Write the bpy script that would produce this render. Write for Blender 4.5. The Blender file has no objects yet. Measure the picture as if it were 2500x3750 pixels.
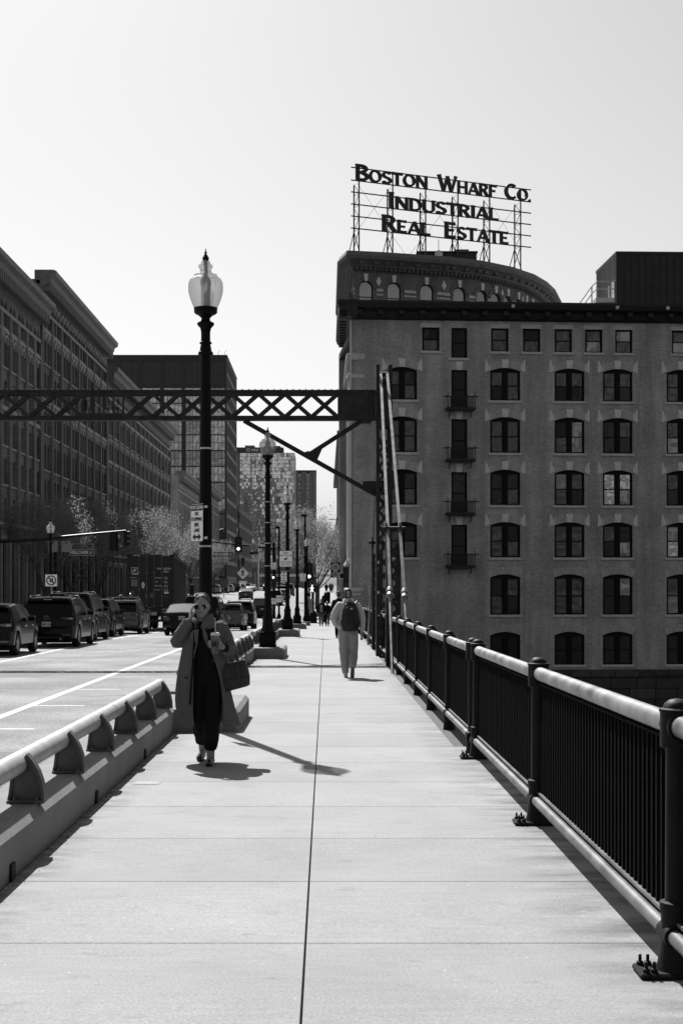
import bpy, bmesh, math, random
from mathutils import Vector, Matrix, Quaternion
random.seed(7)
R = math.radians
SC = bpy.context.scene
COL = SC.collection

# ------------------------------------------------------------------ camera, sky, sun, exposure
cam_d = bpy.data.cameras.new('camera'); cam = bpy.data.objects.new('camera', cam_d); COL.objects.link(cam)
cam.location = (0, 0, 1.72); cam.rotation_euler = (R(90), 0, 0)
cam_d.sensor_fit = 'AUTO'; cam_d.sensor_width = 36; cam_d.lens = 50.0
cam_d.shift_x = 0.0152; cam_d.shift_y = 0.0717
cam_d.clip_start = 0.05; cam_d.clip_end = 6000
SC.camera = cam
SUN_EL, SUN_AZ = R(48.5), R(-18.1)          # azimuth measured from +Y towards +X
world = bpy.data.worlds.new('World'); SC.world = world; world.use_nodes = True
wn = world.node_tree.nodes; wl = world.node_tree.links
sky = wn.new('ShaderNodeTexSky'); sky.sky_type = 'NISHITA'; sky.sun_disc = False
sky.sun_elevation = SUN_EL; sky.sun_rotation = SUN_AZ
sky.altitude = 0; sky.air_density = 3.2; sky.dust_density = 1.6; sky.ozone_density = 1.0
sep = wn.new('ShaderNodeSeparateColor')     # black-and-white picture taken through a red filter: the red channel only
bg = wn['Background']; bg.inputs['Strength'].default_value = 0.05
wl.new(sky.outputs[0], sep.inputs[0]); wl.new(sep.outputs[0], bg.inputs['Color'])
sun_d = bpy.data.lights.new('sun', 'SUN'); sun_d.energy = 5.0; sun_d.angle = R(0.5); sun_d.color = (1, 1, 1)
sun = bpy.data.objects.new('sun', sun_d); COL.objects.link(sun)
SV = Vector((math.sin(SUN_AZ)*math.cos(SUN_EL), math.cos(SUN_AZ)*math.cos(SUN_EL), math.sin(SUN_EL)))
sun.rotation_euler = SV.to_track_quat('Z', 'Y').to_euler(); sun.location = (-30, 60, 80)
SC.view_settings.view_transform = 'Standard'; SC.view_settings.look = 'None'
SC.view_settings.exposure = 0.9; SC.view_settings.gamma = 1.0
SC.render.engine = 'CYCLES'
SC.cycles.max_bounces = 8; SC.cycles.diffuse_bounces = 2; SC.cycles.glossy_bounces = 3
SC.cycles.transparent_max_bounces = 12; SC.cycles.transmission_bounces = 4
SC.cycles.caustics_reflective = False; SC.cycles.caustics_refractive = False
SC.cycles.sample_clamp_indirect = 4.0

# ------------------------------------------------------------------ helpers
_gp = [(-60, .35), (0, 0), (30, -.174), (55, -.32), (66, -.47), (78, -.66), (98, -1.05), (112, -1.2), (128, -1.12), (180, 0.0), (240, .42), (311, .67), (600, 1.0), (4000, 1.0)]
def g(y):                                   # height of the deck and, beyond it, of the street
    if y <= _gp[0][0]: return _gp[0][1]
    for (a, za), (b, zb) in zip(_gp, _gp[1:]):
        if y <= b: return za + (zb - za)*(y - a)/(b - a)
    return _gp[-1][1]

class MB:
    def __init__(s): s.v = []; s.f = []; s.m = []; s.mi = 0
    def add(s, vs, fs):
        o = len(s.v); s.v += [tuple(p) for p in vs]
        for f in fs: s.f.append(tuple(i + o for i in f)); s.m.append(s.mi)
        return s
    def box(s, x0, x1, y0, y1, z0, z1, M=None):
        vs = [Vector((x, y, z)) for z in (z0, z1) for y in (y0, y1) for x in (x0, x1)]
        if M is not None: vs = [M @ p for p in vs]
        return s.add(vs, [(0, 2, 3, 1), (4, 5, 7, 6), (0, 1, 5, 4), (2, 6, 7, 3), (0, 4, 6, 2), (1, 3, 7, 5)])
    def cbox(s, x0, x1, y0, y1, z0, z1, c=.01):     # chamfered box
        bm = bmesh.new(); bmesh.ops.create_cube(bm, size=1)
        for v in bm.verts: v.co = ((x0 + x1)/2 + v.co.x*(x1 - x0), (y0 + y1)/2 + v.co.y*(y1 - y0), (z0 + z1)/2 + v.co.z*(z1 - z0))
        bmesh.ops.bevel(bm, geom=bm.edges[:], offset=c, segments=1, affect='EDGES')
        bm.verts.index_update()
        s.add([v.co.copy() for v in bm.verts], [[v.index for v in f.verts] for f in bm.faces]); bm.free(); return s
    def bar(s, p0, p1, w, t, up=(0, 0, 1)):         # rectangular bar between two points
        p0, p1 = Vector(p0), Vector(p1); d = (p1 - p0); L = d.length; d.normalize(); up = Vector(up)
        if abs(d.dot(up)) > .99: up = Vector((1, 0, 0))
        a = d.cross(up).normalized(); b = a.cross(d)
        vs = [p + a*i*w/2 + b*j*t/2 for p in (p0, p1) for i, j in ((-1, -1), (1, -1), (1, 1), (-1, 1))]
        return s.add(vs, [(0, 1, 2, 3), (7, 6, 5, 4), (0, 4, 5, 1), (1, 5, 6, 2), (2, 6, 7, 3), (3, 7, 4, 0)])
    def tube(s, pts, r, n=10, cap=True, sy=1.0, up=(0, 0, 1)):
        pts = [Vector(p) for p in pts]; rs = r if isinstance(r, (list, tuple)) else [r]*len(pts)
        o = len(s.v); prev = None; rings = []
        for i, p in enumerate(pts):
            d = (pts[min(i + 1, len(pts) - 1)] - pts[max(i - 1, 0)]).normalized()
            if prev is None:
                u = Vector(up) if abs(d.dot(Vector(up))) < .95 else Vector((1, 0, 0))
                a = d.cross(u).normalized()
            else:
                a = (prev - d*prev.dot(d)).normalized()
            prev = a; b = a.cross(d)
            rings.append([p + (a*math.cos(2*math.pi*k/n) + b*math.sin(2*math.pi*k/n)*sy)*rs[i] for k in range(n)])
        return s.rings(rings, cap)
    def rings(s, rings, cap=True, closed=True):
        n = len(rings[0]); vs = [p for r in rings for p in r]; fs = []
        for i in range(len(rings) - 1):
            for k in range(n if closed else n - 1):
                k2 = (k + 1) % n
                fs.append((i*n + k, i*n + k2, (i + 1)*n + k2, (i + 1)*n + k))
        if cap:
            fs.append(tuple(range(n - 1, -1, -1))); fs.append(tuple((len(rings) - 1)*n + k for k in range(n)))
        return s.add(vs, fs)
    def lathe(s, prof, n=16, c=(0, 0, 0), sq=None):  # prof: (radius, z)
        c = Vector(c)
        return s.rings([[c + Vector((r*math.cos(2*math.pi*(k + .5)/n), r*math.sin(2*math.pi*(k + .5)/n), z)) for k in range(n)] for r, z in prof], prof[0] != prof[-1])
    def prism(s, poly, d0, d1, fn):                  # poly: 2-D outline, fn(a, b, depth) -> point
        n = len(poly)
        vs = [fn(a, b, d0) for a, b in poly] + [fn(a, b, d1) for a, b in poly]
        fs = [tuple(range(n - 1, -1, -1)), tuple(range(n, 2*n))] + [(i, (i + 1) % n, n + (i + 1) % n, n + i) for i in range(n)]
        return s.add(vs, fs)
    def quad(s, a, b, c, d): return s.add([a, b, c, d], [(0, 1, 2, 3)])
    def mesh(s, name, mats, smooth=None):
        me = bpy.data.meshes.new(name); me.from_pydata([tuple(p) for p in s.v], [], s.f)
        for m in (mats if isinstance(mats, (list, tuple)) else [mats]): me.materials.append(m)
        if any(s.m): me.polygons.foreach_set('material_index', s.m)
        me.update(); fix(me)
        if smooth:
            me.polygons.foreach_set('use_smooth', [True]*len(me.polygons)); me.set_sharp_from_angle(angle=R(smooth))
        return me
    def build(s, name, mats, parent=None, smooth=None, loc=(0, 0, 0), rot=(0, 0, 0)):
        return obj(name, s.mesh(name, mats, smooth), parent, loc, rot)
def fix(me):
    bm = bmesh.new(); bm.from_mesh(me); bmesh.ops.recalc_face_normals(bm, faces=bm.faces[:]); bm.to_mesh(me); bm.free()
def obj(name, me, parent=None, loc=(0, 0, 0), rot=(0, 0, 0), scale=(1, 1, 1)):
    o = bpy.data.objects.new(name, me); COL.objects.link(o); o.parent = parent; o.location = loc; o.rotation_euler = rot; o.scale = scale
    return o
def tag(o, label, cat, group=None):
    o['label'] = label; o['category'] = cat
    if group: o['group'] = group
    return o
def thing(name, label, cat, loc=(0, 0, 0), rz=0, group=None):
    o = bpy.data.objects.new(name, None); COL.objects.link(o); o.location = loc; o.rotation_euler = (0, 0, rz); o.empty_display_size = .2
    return tag(o, label, cat, group)
def struct(o): o['kind'] = 'structure'; return o
def stuff(o): o['kind'] = 'stuff'; return o
def tree_copy(o, label, loc, rz=0, scale=None):
    def rec(a, par):
        c = a.copy(); COL.objects.link(c); c.parent = par
        for ch in a.children: rec(ch, c)
        return c
    kids = list(o.children)
    r = o.copy(); COL.objects.link(r)
    for ch in kids: rec(ch, r)
    r.location = loc; r.rotation_euler = (0, 0, rz); r['label'] = label
    if scale: r.scale = scale
    return r
_tc = {}
def text_mesh(s, size, mat, depth=.004, bold=0.0, align='CENTER', sx=1.0, spacing=1.0):
    key = (s, size, mat.name, depth, bold, align, sx, spacing)
    if key in _tc: return _tc[key]
    cu = bpy.data.curves.new('lettering', 'FONT'); cu.body = s; cu.size = size; cu.extrude = depth/2; cu.offset = bold
    cu.align_x = align; cu.align_y = 'CENTER'; cu.space_character = spacing; cu.resolution_u = 3
    o = bpy.data.objects.new('lettering', cu)
    if 'text_bench' not in bpy.data.scenes: bpy.data.scenes.new('text_bench')
    ts = bpy.data.scenes['text_bench']; ts.collection.objects.link(o); vl = ts.view_layers[0]; vl.update()
    me = bpy.data.meshes.new_from_object(o.evaluated_get(vl.depsgraph)); me.transform(Matrix.Diagonal((sx, 1, 1, 1)))
    me.materials.clear(); me.materials.append(mat)
    bpy.data.objects.remove(o); bpy.data.curves.remove(cu); _tc[key] = me
    return me
FACE = (R(90), 0, 0)                                 # text standing upright, facing -Y

# ------------------------------------------------------------------ materials (the picture is black and white, so all are greys)
def mat(name, v, rough=.6, metal=0.0, var=0.0, vs=4.0, bump=0.0, bs=60.0, spec=.4, detail=4.0, var2=0.0, vs2=.7, stretch=None):
    m = bpy.data.materials.new(name); m.use_nodes = True; nt = m.node_tree; N = nt.nodes; L = nt.links
    p = N['Principled BSDF']; p.inputs['Roughness'].default_value = rough; p.inputs['Metallic'].default_value = metal
    p.inputs['Specular IOR Level'].default_value = spec; p.inputs['Base Color'].default_value = (v, v, v, 1)
    tc = N.new('ShaderNodeTexCoord'); src = tc.outputs['Object']
    if stretch:
        mp = N.new('ShaderNodeMapping'); mp.inputs['Scale'].default_value = stretch; L.new(src, mp.inputs[0]); src = mp.outputs[0]
    if var:
        n = N.new('ShaderNodeTexNoise'); n.inputs['Scale'].default_value = vs; n.inputs['Detail'].default_value = detail; L.new(src, n.inputs[0])
        r = N.new('ShaderNodeMapRange'); r.inputs[1].default_value = .25; r.inputs[2].default_value = .75
        r.inputs[3].default_value = v*(1 - var); r.inputs[4].default_value = v*(1 + var); L.new(n.outputs[0], r.inputs[0]); out = r.outputs[0]
        if var2:
            n2 = N.new('ShaderNodeTexNoise'); n2.inputs['Scale'].default_value = vs2; n2.inputs['Detail'].default_value = 5; L.new(src, n2.inputs[0])
            r2 = N.new('ShaderNodeMapRange'); r2.inputs[1].default_value = .3; r2.inputs[2].default_value = .7; r2.inputs[3].default_value = 1 - var2; r2.inputs[4].default_value = 1 + var2; L.new(n2.outputs[0], r2.inputs[0])
            mu = N.new('ShaderNodeMath'); mu.operation = 'MULTIPLY'; L.new(out, mu.inputs[0]); L.new(r2.outputs[0], mu.inputs[1]); out = mu.outputs[0]
        L.new(out, p.inputs['Base Color'])
    if bump:
        nb = N.new('ShaderNodeTexNoise'); nb.inputs['Scale'].default_value = bs; nb.inputs['Detail'].default_value = 3; L.new(src, nb.inputs[0])
        b = N.new('ShaderNodeBump'); b.inputs['Strength'].default_value = bump; b.inputs['Distance'].default_value = .02; L.new(nb.outputs[0], b.inputs['Height']); L.new(b.outputs[0], p.inputs['Normal'])
    return m
def brick_mat(name, v, mort, w=.21, h=.072, var=.18, rough=.85, plane='xz', bump=.5):
    m = bpy.data.materials.new(name); m.use_nodes = True; nt = m.node_tree; N = nt.nodes; L = nt.links; p = N['Principled BSDF']
    p.inputs['Roughness'].default_value = rough; p.inputs['Specular IOR Level'].default_value = .2
    tc = N.new('ShaderNodeTexCoord'); sp = N.new('ShaderNodeSeparateXYZ'); cb = N.new('ShaderNodeCombineXYZ'); L.new(tc.outputs['Object'], sp.inputs[0])
    L.new(sp.outputs[0 if plane[0] == 'x' else 1], cb.inputs[0]); L.new(sp.outputs[2], cb.inputs[1])
    b = N.new('ShaderNodeTexBrick'); b.inputs['Scale'].default_value = 1; b.inputs['Brick Width'].default_value = w; b.inputs['Row Height'].default_value = h
    b.inputs['Mortar Size'].default_value = .008; b.inputs['Bias'].default_value = 0
    b.inputs['Color1'].default_value = (v*(1 - var),)*3 + (1,); b.inputs['Color2'].default_value = (v*(1 + var),)*3 + (1,); b.inputs['Mortar'].default_value = (mort,)*3 + (1,)
    L.new(cb.outputs[0], b.inputs[0])
    n = N.new('ShaderNodeTexNoise'); n.inputs['Scale'].default_value = .35; n.inputs['Detail'].default_value = 6; L.new(tc.outputs['Object'], n.inputs[0])
    r = N.new('ShaderNodeMapRange'); r.inputs[1].default_value = .3; r.inputs[2].default_value = .7; r.inputs[3].default_value = .8; r.inputs[4].default_value = 1.2; L.new(n.outputs[0], r.inputs[0])
    mp = N.new('ShaderNodeMapping'); mp.inputs['Scale'].default_value = (1.1, 1.1, .07); L.new(tc.outputs['Object'], mp.inputs[0]); n3 = N.new('ShaderNodeTexNoise'); n3.inputs['Scale'].default_value = 1; n3.inputs['Detail'].default_value = 6; n3.inputs['Roughness'].default_value = .65; L.new(mp.outputs[0], n3.inputs[0])
    r3 = N.new('ShaderNodeMapRange'); r3.inputs[1].default_value = .32; r3.inputs[2].default_value = .6; r3.inputs[3].default_value = .72; r3.inputs[4].default_value = 1.08; L.new(n3.outputs[0], r3.inputs[0]); mm = N.new('ShaderNodeMath'); mm.operation = 'MULTIPLY'; L.new(r.outputs[0], mm.inputs[0]); L.new(r3.outputs[0], mm.inputs[1])
    mx = N.new('ShaderNodeVectorMath'); mx.operation = 'SCALE'; L.new(b.outputs[0], mx.inputs[0]); L.new(mm.outputs[0], mx.inputs['Scale']); L.new(mx.outputs[0], p.inputs['Base Color'])
    bu = N.new('ShaderNodeBump'); bu.inputs['Strength'].default_value = bump; bu.inputs['Distance'].default_value = .01; bu.invert = True; L.new(b.outputs['Fac'], bu.inputs['Height']); L.new(bu.outputs[0], p.inputs['Normal'])
    return m
def glass_mat(name, v, rough=.04, spec=.6, wob=.0, ws=1.5, metal=0.0):
    m = mat(name, v, rough, metal, spec=spec)
    if wob:
        N = m.node_tree.nodes; L = m.node_tree.links; n = N.new('ShaderNodeTexNoise'); n.inputs['Scale'].default_value = ws; n.inputs['Detail'].default_value = 2
        L.new(N.new('ShaderNodeTexCoord').outputs['Object'], n.inputs[0]); b = N.new('ShaderNodeBump'); b.inputs['Strength'].default_value = wob; b.inputs['Distance'].default_value = .2
        L.new(n.outputs[0], b.inputs['Height']); L.new(b.outputs[0], N['Principled BSDF'].inputs['Normal'])
    return m
def clear_mat(name, tint, alpha, rough=.3):           # frosted acrylic: part lets the view through, part scatters
    m = mat(name, tint, rough, 0, bump=.6, bs=90, spec=.5); nt = m.node_tree; N = nt.nodes; L = nt.links; p = N['Principled BSDF']
    tr = N.new('ShaderNodeBsdfTransparent'); mx = N.new('ShaderNodeMixShader'); mx.inputs[0].default_value = alpha
    tl = N.new('ShaderNodeBsdfTranslucent'); tl.inputs[0].default_value = (tint,)*3 + (1,); m2 = N.new('ShaderNodeMixShader'); m2.inputs[0].default_value = .5
    L.new(p.outputs[0], m2.inputs[1]); L.new(tl.outputs[0], m2.inputs[2]); L.new(tr.outputs[0], mx.inputs[1]); L.new(m2.outputs[0], mx.inputs[2]); L.new(mx.outputs[0], N['Material Output'].inputs[0])
    return m
def emit_mat(name, v, s):
    m = mat(name, v); p = m.node_tree.nodes['Principled BSDF']; p.inputs['Emission Color'].default_value = (v, v, v, 1); p.inputs['Emission Strength'].default_value = s
    return m

def slab_mat(name, v):
    m = mat(name, v, .85, spec=.25); nt = m.node_tree; N = nt.nodes; L = nt.links; tc = N.new('ShaderNodeTexCoord')
    def nz(scale, det, lo_, hi, stretch=None, a=.3, b=.7, rough=.5):
        src = tc.outputs['Object']
        if stretch: mp = N.new('ShaderNodeMapping'); mp.inputs['Scale'].default_value = stretch; L.new(src, mp.inputs[0]); src = mp.outputs[0]
        n = N.new('ShaderNodeTexNoise'); n.inputs['Scale'].default_value = scale; n.inputs['Detail'].default_value = det; n.inputs['Roughness'].default_value = rough; L.new(src, n.inputs[0])
        r = N.new('ShaderNodeMapRange'); r.inputs[1].default_value = a; r.inputs[2].default_value = b; r.inputs[3].default_value = lo_; r.inputs[4].default_value = hi; L.new(n.outputs[0], r.inputs[0]); return r.outputs[0], n.outputs[0]
    def mul(x, y): q = N.new('ShaderNodeMath'); q.operation = 'MULTIPLY'; L.new(x, q.inputs[0]); L.new(y, q.inputs[1]); return q.outputs[0]
    a, na = nz(1.0, 4, .76, 1.22, (80, 130, 80)); b, _ = nz(1.0, 6, .94, 1.05, (2.5, 22, 1)); c, _ = nz(.9, 6, .91, 1.06, None, .32, .66, .6); d, _ = nz(1.0, 2, 1.0, 1.5, (34, 34, 34), .70, .78); e, _ = nz(1.0, 5, .84, 1.0, (5, 7, 9), .27, .36)
    gx = N.new('ShaderNodeSeparateXYZ'); L.new(tc.outputs['Object'], gx.inputs[0])
    def edge(x0, x1, sc, lo_):                      # dirt washed in along the railing and the kerb, broken up by noise
        r = N.new('ShaderNodeMapRange'); r.inputs[1].default_value = x0; r.inputs[2].default_value = x1; r.inputs[3].default_value = 0; r.inputs[4].default_value = 1; L.new(gx.outputs[0], r.inputs[0])
        n, raw = nz(1.0, 7, 0, 1, (sc, sc*2.6, 1), .42, .62, .65); q = mul(r.outputs[0], n); z = N.new('ShaderNodeMapRange'); z.inputs[3].default_value = 1; z.inputs[4].default_value = lo_; L.new(q, z.inputs[0]); return z.outputs[0]
    st, _ = nz(1.0, 6, .88, 1.0, (2.3, 2.3, 1), .28, .40, .6); gum, _ = nz(1.0, 2, .6, 1.0, (9, 9, 9), .165, .19)
    o = mul(mul(mul(a, b), mul(c, d)), mul(mul(e, st), mul(gum, mul(edge(1.05, 1.6, 1.4, .42), edge(-1.55, -1.88, 2.2, .4))))); k = N.new('ShaderNodeMath'); k.operation = 'MULTIPLY'; k.inputs[1].default_value = v; L.new(o, k.inputs[0]); L.new(k.outputs[0], N['Principled BSDF'].inputs['Base Color'])
    bu = N.new('ShaderNodeBump'); bu.inputs['Strength'].default_value = .35; bu.inputs['Distance'].default_value = .01; L.new(na, bu.inputs['Height']); L.new(bu.outputs[0], N['Principled BSDF'].inputs['Normal']); return m
M = dict(
    slab=slab_mat('sidewalk_concrete', .232),
    joint=mat('joint_sealant', .06, .9, var=.4, vs=20),
    concrete=mat('barrier_concrete', .175, .85, var=.10, vs=40, bump=.3, bs=120, spec=.2, var2=.15, vs2=1.5),
    asphalt=mat('asphalt', .215, .85, var=.5, vs=30, bump=.8, bs=120, spec=.15, var2=.3, vs2=.45, detail=6),
    paint=mat('road_paint', .42, .7, var=.25, vs=9, spec=.3, detail=8),
    iron=mat('black_iron', .005, .5, spec=.10, bump=.08, bs=60),
    ironrail=mat('dark_railing_paint', .006, .75, spec=.02, var=.3, vs=12, bump=.1, bs=60),
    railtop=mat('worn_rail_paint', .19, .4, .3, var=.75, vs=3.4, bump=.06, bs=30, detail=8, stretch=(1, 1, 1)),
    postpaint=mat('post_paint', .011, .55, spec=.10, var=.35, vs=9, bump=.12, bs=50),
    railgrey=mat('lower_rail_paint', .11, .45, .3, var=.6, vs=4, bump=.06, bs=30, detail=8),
    alu=mat('brushed_rail_metal', .30, .5, .25, var=.2, vs=6, bump=.05, bs=80),
    bracket=mat('bracket_metal', .075, .55, .2, var=.3, vs=10, bump=.15, bs=40),
    steel=mat('old_bridge_steel', .03, .6, spec=.15, var=.4, vs=5, bump=.15, bs=30),
    eyebar=mat('worn_eyebar_steel', .17, .42, .3, var=.55, vs=6, bump=.1, bs=30),
    bolt=mat('bolt_steel', .05, .5, .4, var=.4, vs=30),
    dark=mat('deep_shadow_dark', .01, .9),
    earth=mat('ground_earth', .12, .9, var=.3, vs=.5),
    black=mat('black_paint', .008, .4, spec=.3),
)
# ------------------------------------------------------------------ the setting: ground, water, road, sidewalks
YS = [104.5] + list(range(108, 180, 6)) + list(range(180, 320, 10)) + [400, 600, 1000, 2000, 3500]
def strip(xl, xr, ys, dz, thick=None):
    mb = MB(); n = len(xl(0) if callable(xl) else [0])
    top = [[Vector((xl, y, g(y) + dz)), Vector((xr, y, g(y) + dz))] for y in ys]
    if thick is None:
        for a, b in zip(top, top[1:]): mb.quad(a[0], a[1], b[1], b[0])
    else:
        dn = Vector((0, 0, thick)); mb.rings([[a[0] - dn, a[1] - dn, a[1], a[0]] for a in top])
    return mb
BYS = [-20] + [k*3.0 for k in range(-3, 35)] + [104.5]
gr = strip(-1500, -2.2, [62] + [q for q in BYS if q > 62] + YS[1:], -.32); gr2 = strip(-2.2, 1500, [108.5] + [q for q in YS if q > 108.5], -.32); gr.add(gr2.v, gr2.f)
struct(gr.build('ground', M['earth']))
wm = mat('water', .005, .12, spec=.18); wm.node_tree.nodes['Principled BSDF'].inputs['IOR'].default_value = 1.33
_N = wm.node_tree.nodes; _n = _N.new('ShaderNodeTexNoise'); _n.inputs['Scale'].default_value = 1.6; _n.inputs['Detail'].default_value = 4
wm.node_tree.links.new(_N.new('ShaderNodeTexCoord').outputs['Object'], _n.inputs[0]); _b = _N.new('ShaderNodeBump'); _b.inputs['Strength'].default_value = .35; _b.inputs['Distance'].default_value = .15
wm.node_tree.links.new(_n.outputs[0], _b.inputs['Height']); wm.node_tree.links.new(_b.outputs[0], _N['Principled BSDF'].inputs['Normal'])
struct(MB().quad((-1500, -1500, -7.6), (1500, -1500, -7.6), (1500, 104.5, -7.6), (-1500, 104.5, -7.6)).build('water', wm))
RZ = -.12                                              # road below the sidewalk
ROAD_YS = BYS + YS[1:18]
struct(strip(-20.5, -2.30, BYS + [y for y in YS if 104.5 < y <= 600], RZ, .2).build('road', M['asphalt']))
struct(strip(-25.2, -20.5, [y for y in BYS if y > 30] + [y for y in YS if 104.5 < y <= 600], 0, .3).build('pavement', M['concrete']))
# near walkway of the bridge: every slab is a piece
walk = bpy.data.objects.new('sidewalk', None); COL.objects.link(walk); struct(walk)
jb = strip(-1.9, 1.72, [-8] + [k*1.5 + 1.0 for k in range(-5, 36)] + [55], -.03, .25).build('joint_bed', M['joint'], walk)
def slab(x0, x1, y0, y1, mb=None):
    mb = MB(); b = .003; z0, z1 = g(y0), g(y1)
    lo = [(x0, y0, z0 - .026), (x1, y0, z0 - .026), (x1, y1, z1 - .026), (x0, y1, z1 - .026)]
    md = [(x0, y0, z0 - b), (x1, y0, z0 - b), (x1, y1, z1 - b), (x0, y1, z1 - b)]
    hi = [(x0 + b, y0 + b, z0), (x1 - b, y0 + b, z0), (x1 - b, y1 - b, z1), (x0 + b, y1 - b, z1)]
    mb.rings([[Vector(p) for p in r] for r in (lo, md, hi)]); return mb
y = -.5; k = 0
SLM = [slab_mat('sidewalk_slab_%d' % i, v) for i, v in enumerate((.215, .225, .233))]
while y < 54.9:
    xr = 1.70 if y < 14.9 else 1.44
    slab(-1.88, -.105, y + .0025, y + 1.4975).build('slab', SLM[k % 3], walk)
    slab(-.095, xr, y + .0025, y + 1.4975).build('slab', SLM[(k + 1 + k//3) % 3], walk)
    y += 1.5; k += 1
struct(strip(-4.55, -2.3, [q for q in BYS if q >= 102] + [q for q in YS if 104.5 < q <= 600], 0, .35).build('far_sidewalk', M['slab']))
struct(strip(-14.7, -13.2, [q for q in BYS if 50 < q < 104], .02, .25).build('median', M['concrete']))
struct(strip(-2.3, 1.47, [55] + [q for q in BYS if q > 55] + [q for q in YS if 104.5 < q <= 600], 0, .35).build('far_sidewalk', M['slab']))
ed = MB()                                              # steel stringer the far railing stands on
ed.rings([[Vector((1.46, y, g(y) - .5)), Vector((1.95, y, g(y) - .5)), Vector((1.95, y, g(y) - .13)), Vector((1.46, y, g(y) - .13))] for y in (15.1, 30, 55, 104)])
struct(ed.build('deck_stringer', M['steel']))
dk = MB()
for x0, x1 in ((-26, -13.9), (-13.4, -2.1), (-2.0, 1.72)):
    dk.rings([[Vector((x0, y, g(y) - 1.6)), Vector((x1, y, g(y) - 1.6)), Vector((x1, y, g(y) - .52)), Vector((x0, y, g(y) - .52))] for y in (-20, 15, 55, 78, 104.4)])
struct(dk.build('deck_girder', M['steel']))
# lane lines, bike-lane ticks and cracks
def paint_line(x, y0, y1, w, name='lane_marking'):
    ys = [y0] + [q for q in BYS + YS if y0 < q < y1] + [y1]
    struct(strip(x - w/2, x + w/2, ys, RZ + .004).build(name, M['paint']))
paint_line(-4.85, 3, 62, .15); paint_line(-8.75, 3, 86, .14); paint_line(-2.9, 100, 300, .12); paint_line(-7.4, 104, 300, .12)
for k in range(9):
    yy = 11.3 + 4*k; struct(strip(-4.76, -3.95, [yy - .06, yy + .06], RZ + .004).build('bike_lane_tick', M['paint']))
struct(strip(-8.6, -4.0, [63.2, 63.7], RZ + .004).build('stop_line', M['paint']))
patch_m = mat('asphalt_patch', .15, .85, var=.4, vs=40, bump=.6, bs=120, spec=.15)
for x0, x1, y0, y1 in ((-7.9, -6.3, 31.5, 35.0), (-3.9, -2.5, 13.5, 16.5), (-12.5, -10.9, 33, 36), (-6.4, -5.2, 52, 58), (-7.6, -6.9, 19, 27), (-8.2, -5.6, 104, 112), (-12, -9, 150, 158)): struct(strip(x0, x1, [y0, (y0 + y1)/2, y1], RZ + .002).build('road_patch', patch_m))
for x, y in ((-6.2, 45.6), (-7.6, 59.5)): struct(MB().lathe([(.0, 0), (.36, 0), (.36, .004), (0, .004)], 20, (x, y, g(y) + RZ + .002)).build('manhole_cover', M['bolt']))
crack_m = mat('tar_crack', .02, .7)
def crack(pts, w):
    mb = MB(); prev = None
    for i, (x, y) in enumerate(pts):
        a = Vector((x, y - w*random.uniform(.5, 2.4), g(y) + RZ + .0035)); b = Vector((x, y + w*random.uniform(.5, 2.4), g(y) + RZ + .0035))
        if prev: mb.quad(prev[0], a, b, prev[1])
        prev = (a, b)
    struct(mb.build('road_crack', crack_m))
def wander(x0, y0, x1, y1, n, amp):
    return [(x0 + (x1 - x0)*i/n + random.uniform(-amp, amp)*.3, y0 + (y1 - y0)*i/n + random.uniform(-amp, amp)) for i in range(n + 1)]
crack(wander(-7.9, 36.5, -6.0, 50.5, 30, .25), .06); crack(wander(-8.1, 28, -5.2, 27.2, 26, .18), .022)
crack(wander(-13, 58, -5, 57.5, 30, .1), .05); crack(wander(-4.4, 25.4, -3.2, 26, 10, .1), .02); crack(wander(-9, 63.9, -4, 64.3, 20, .1), .07)
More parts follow.
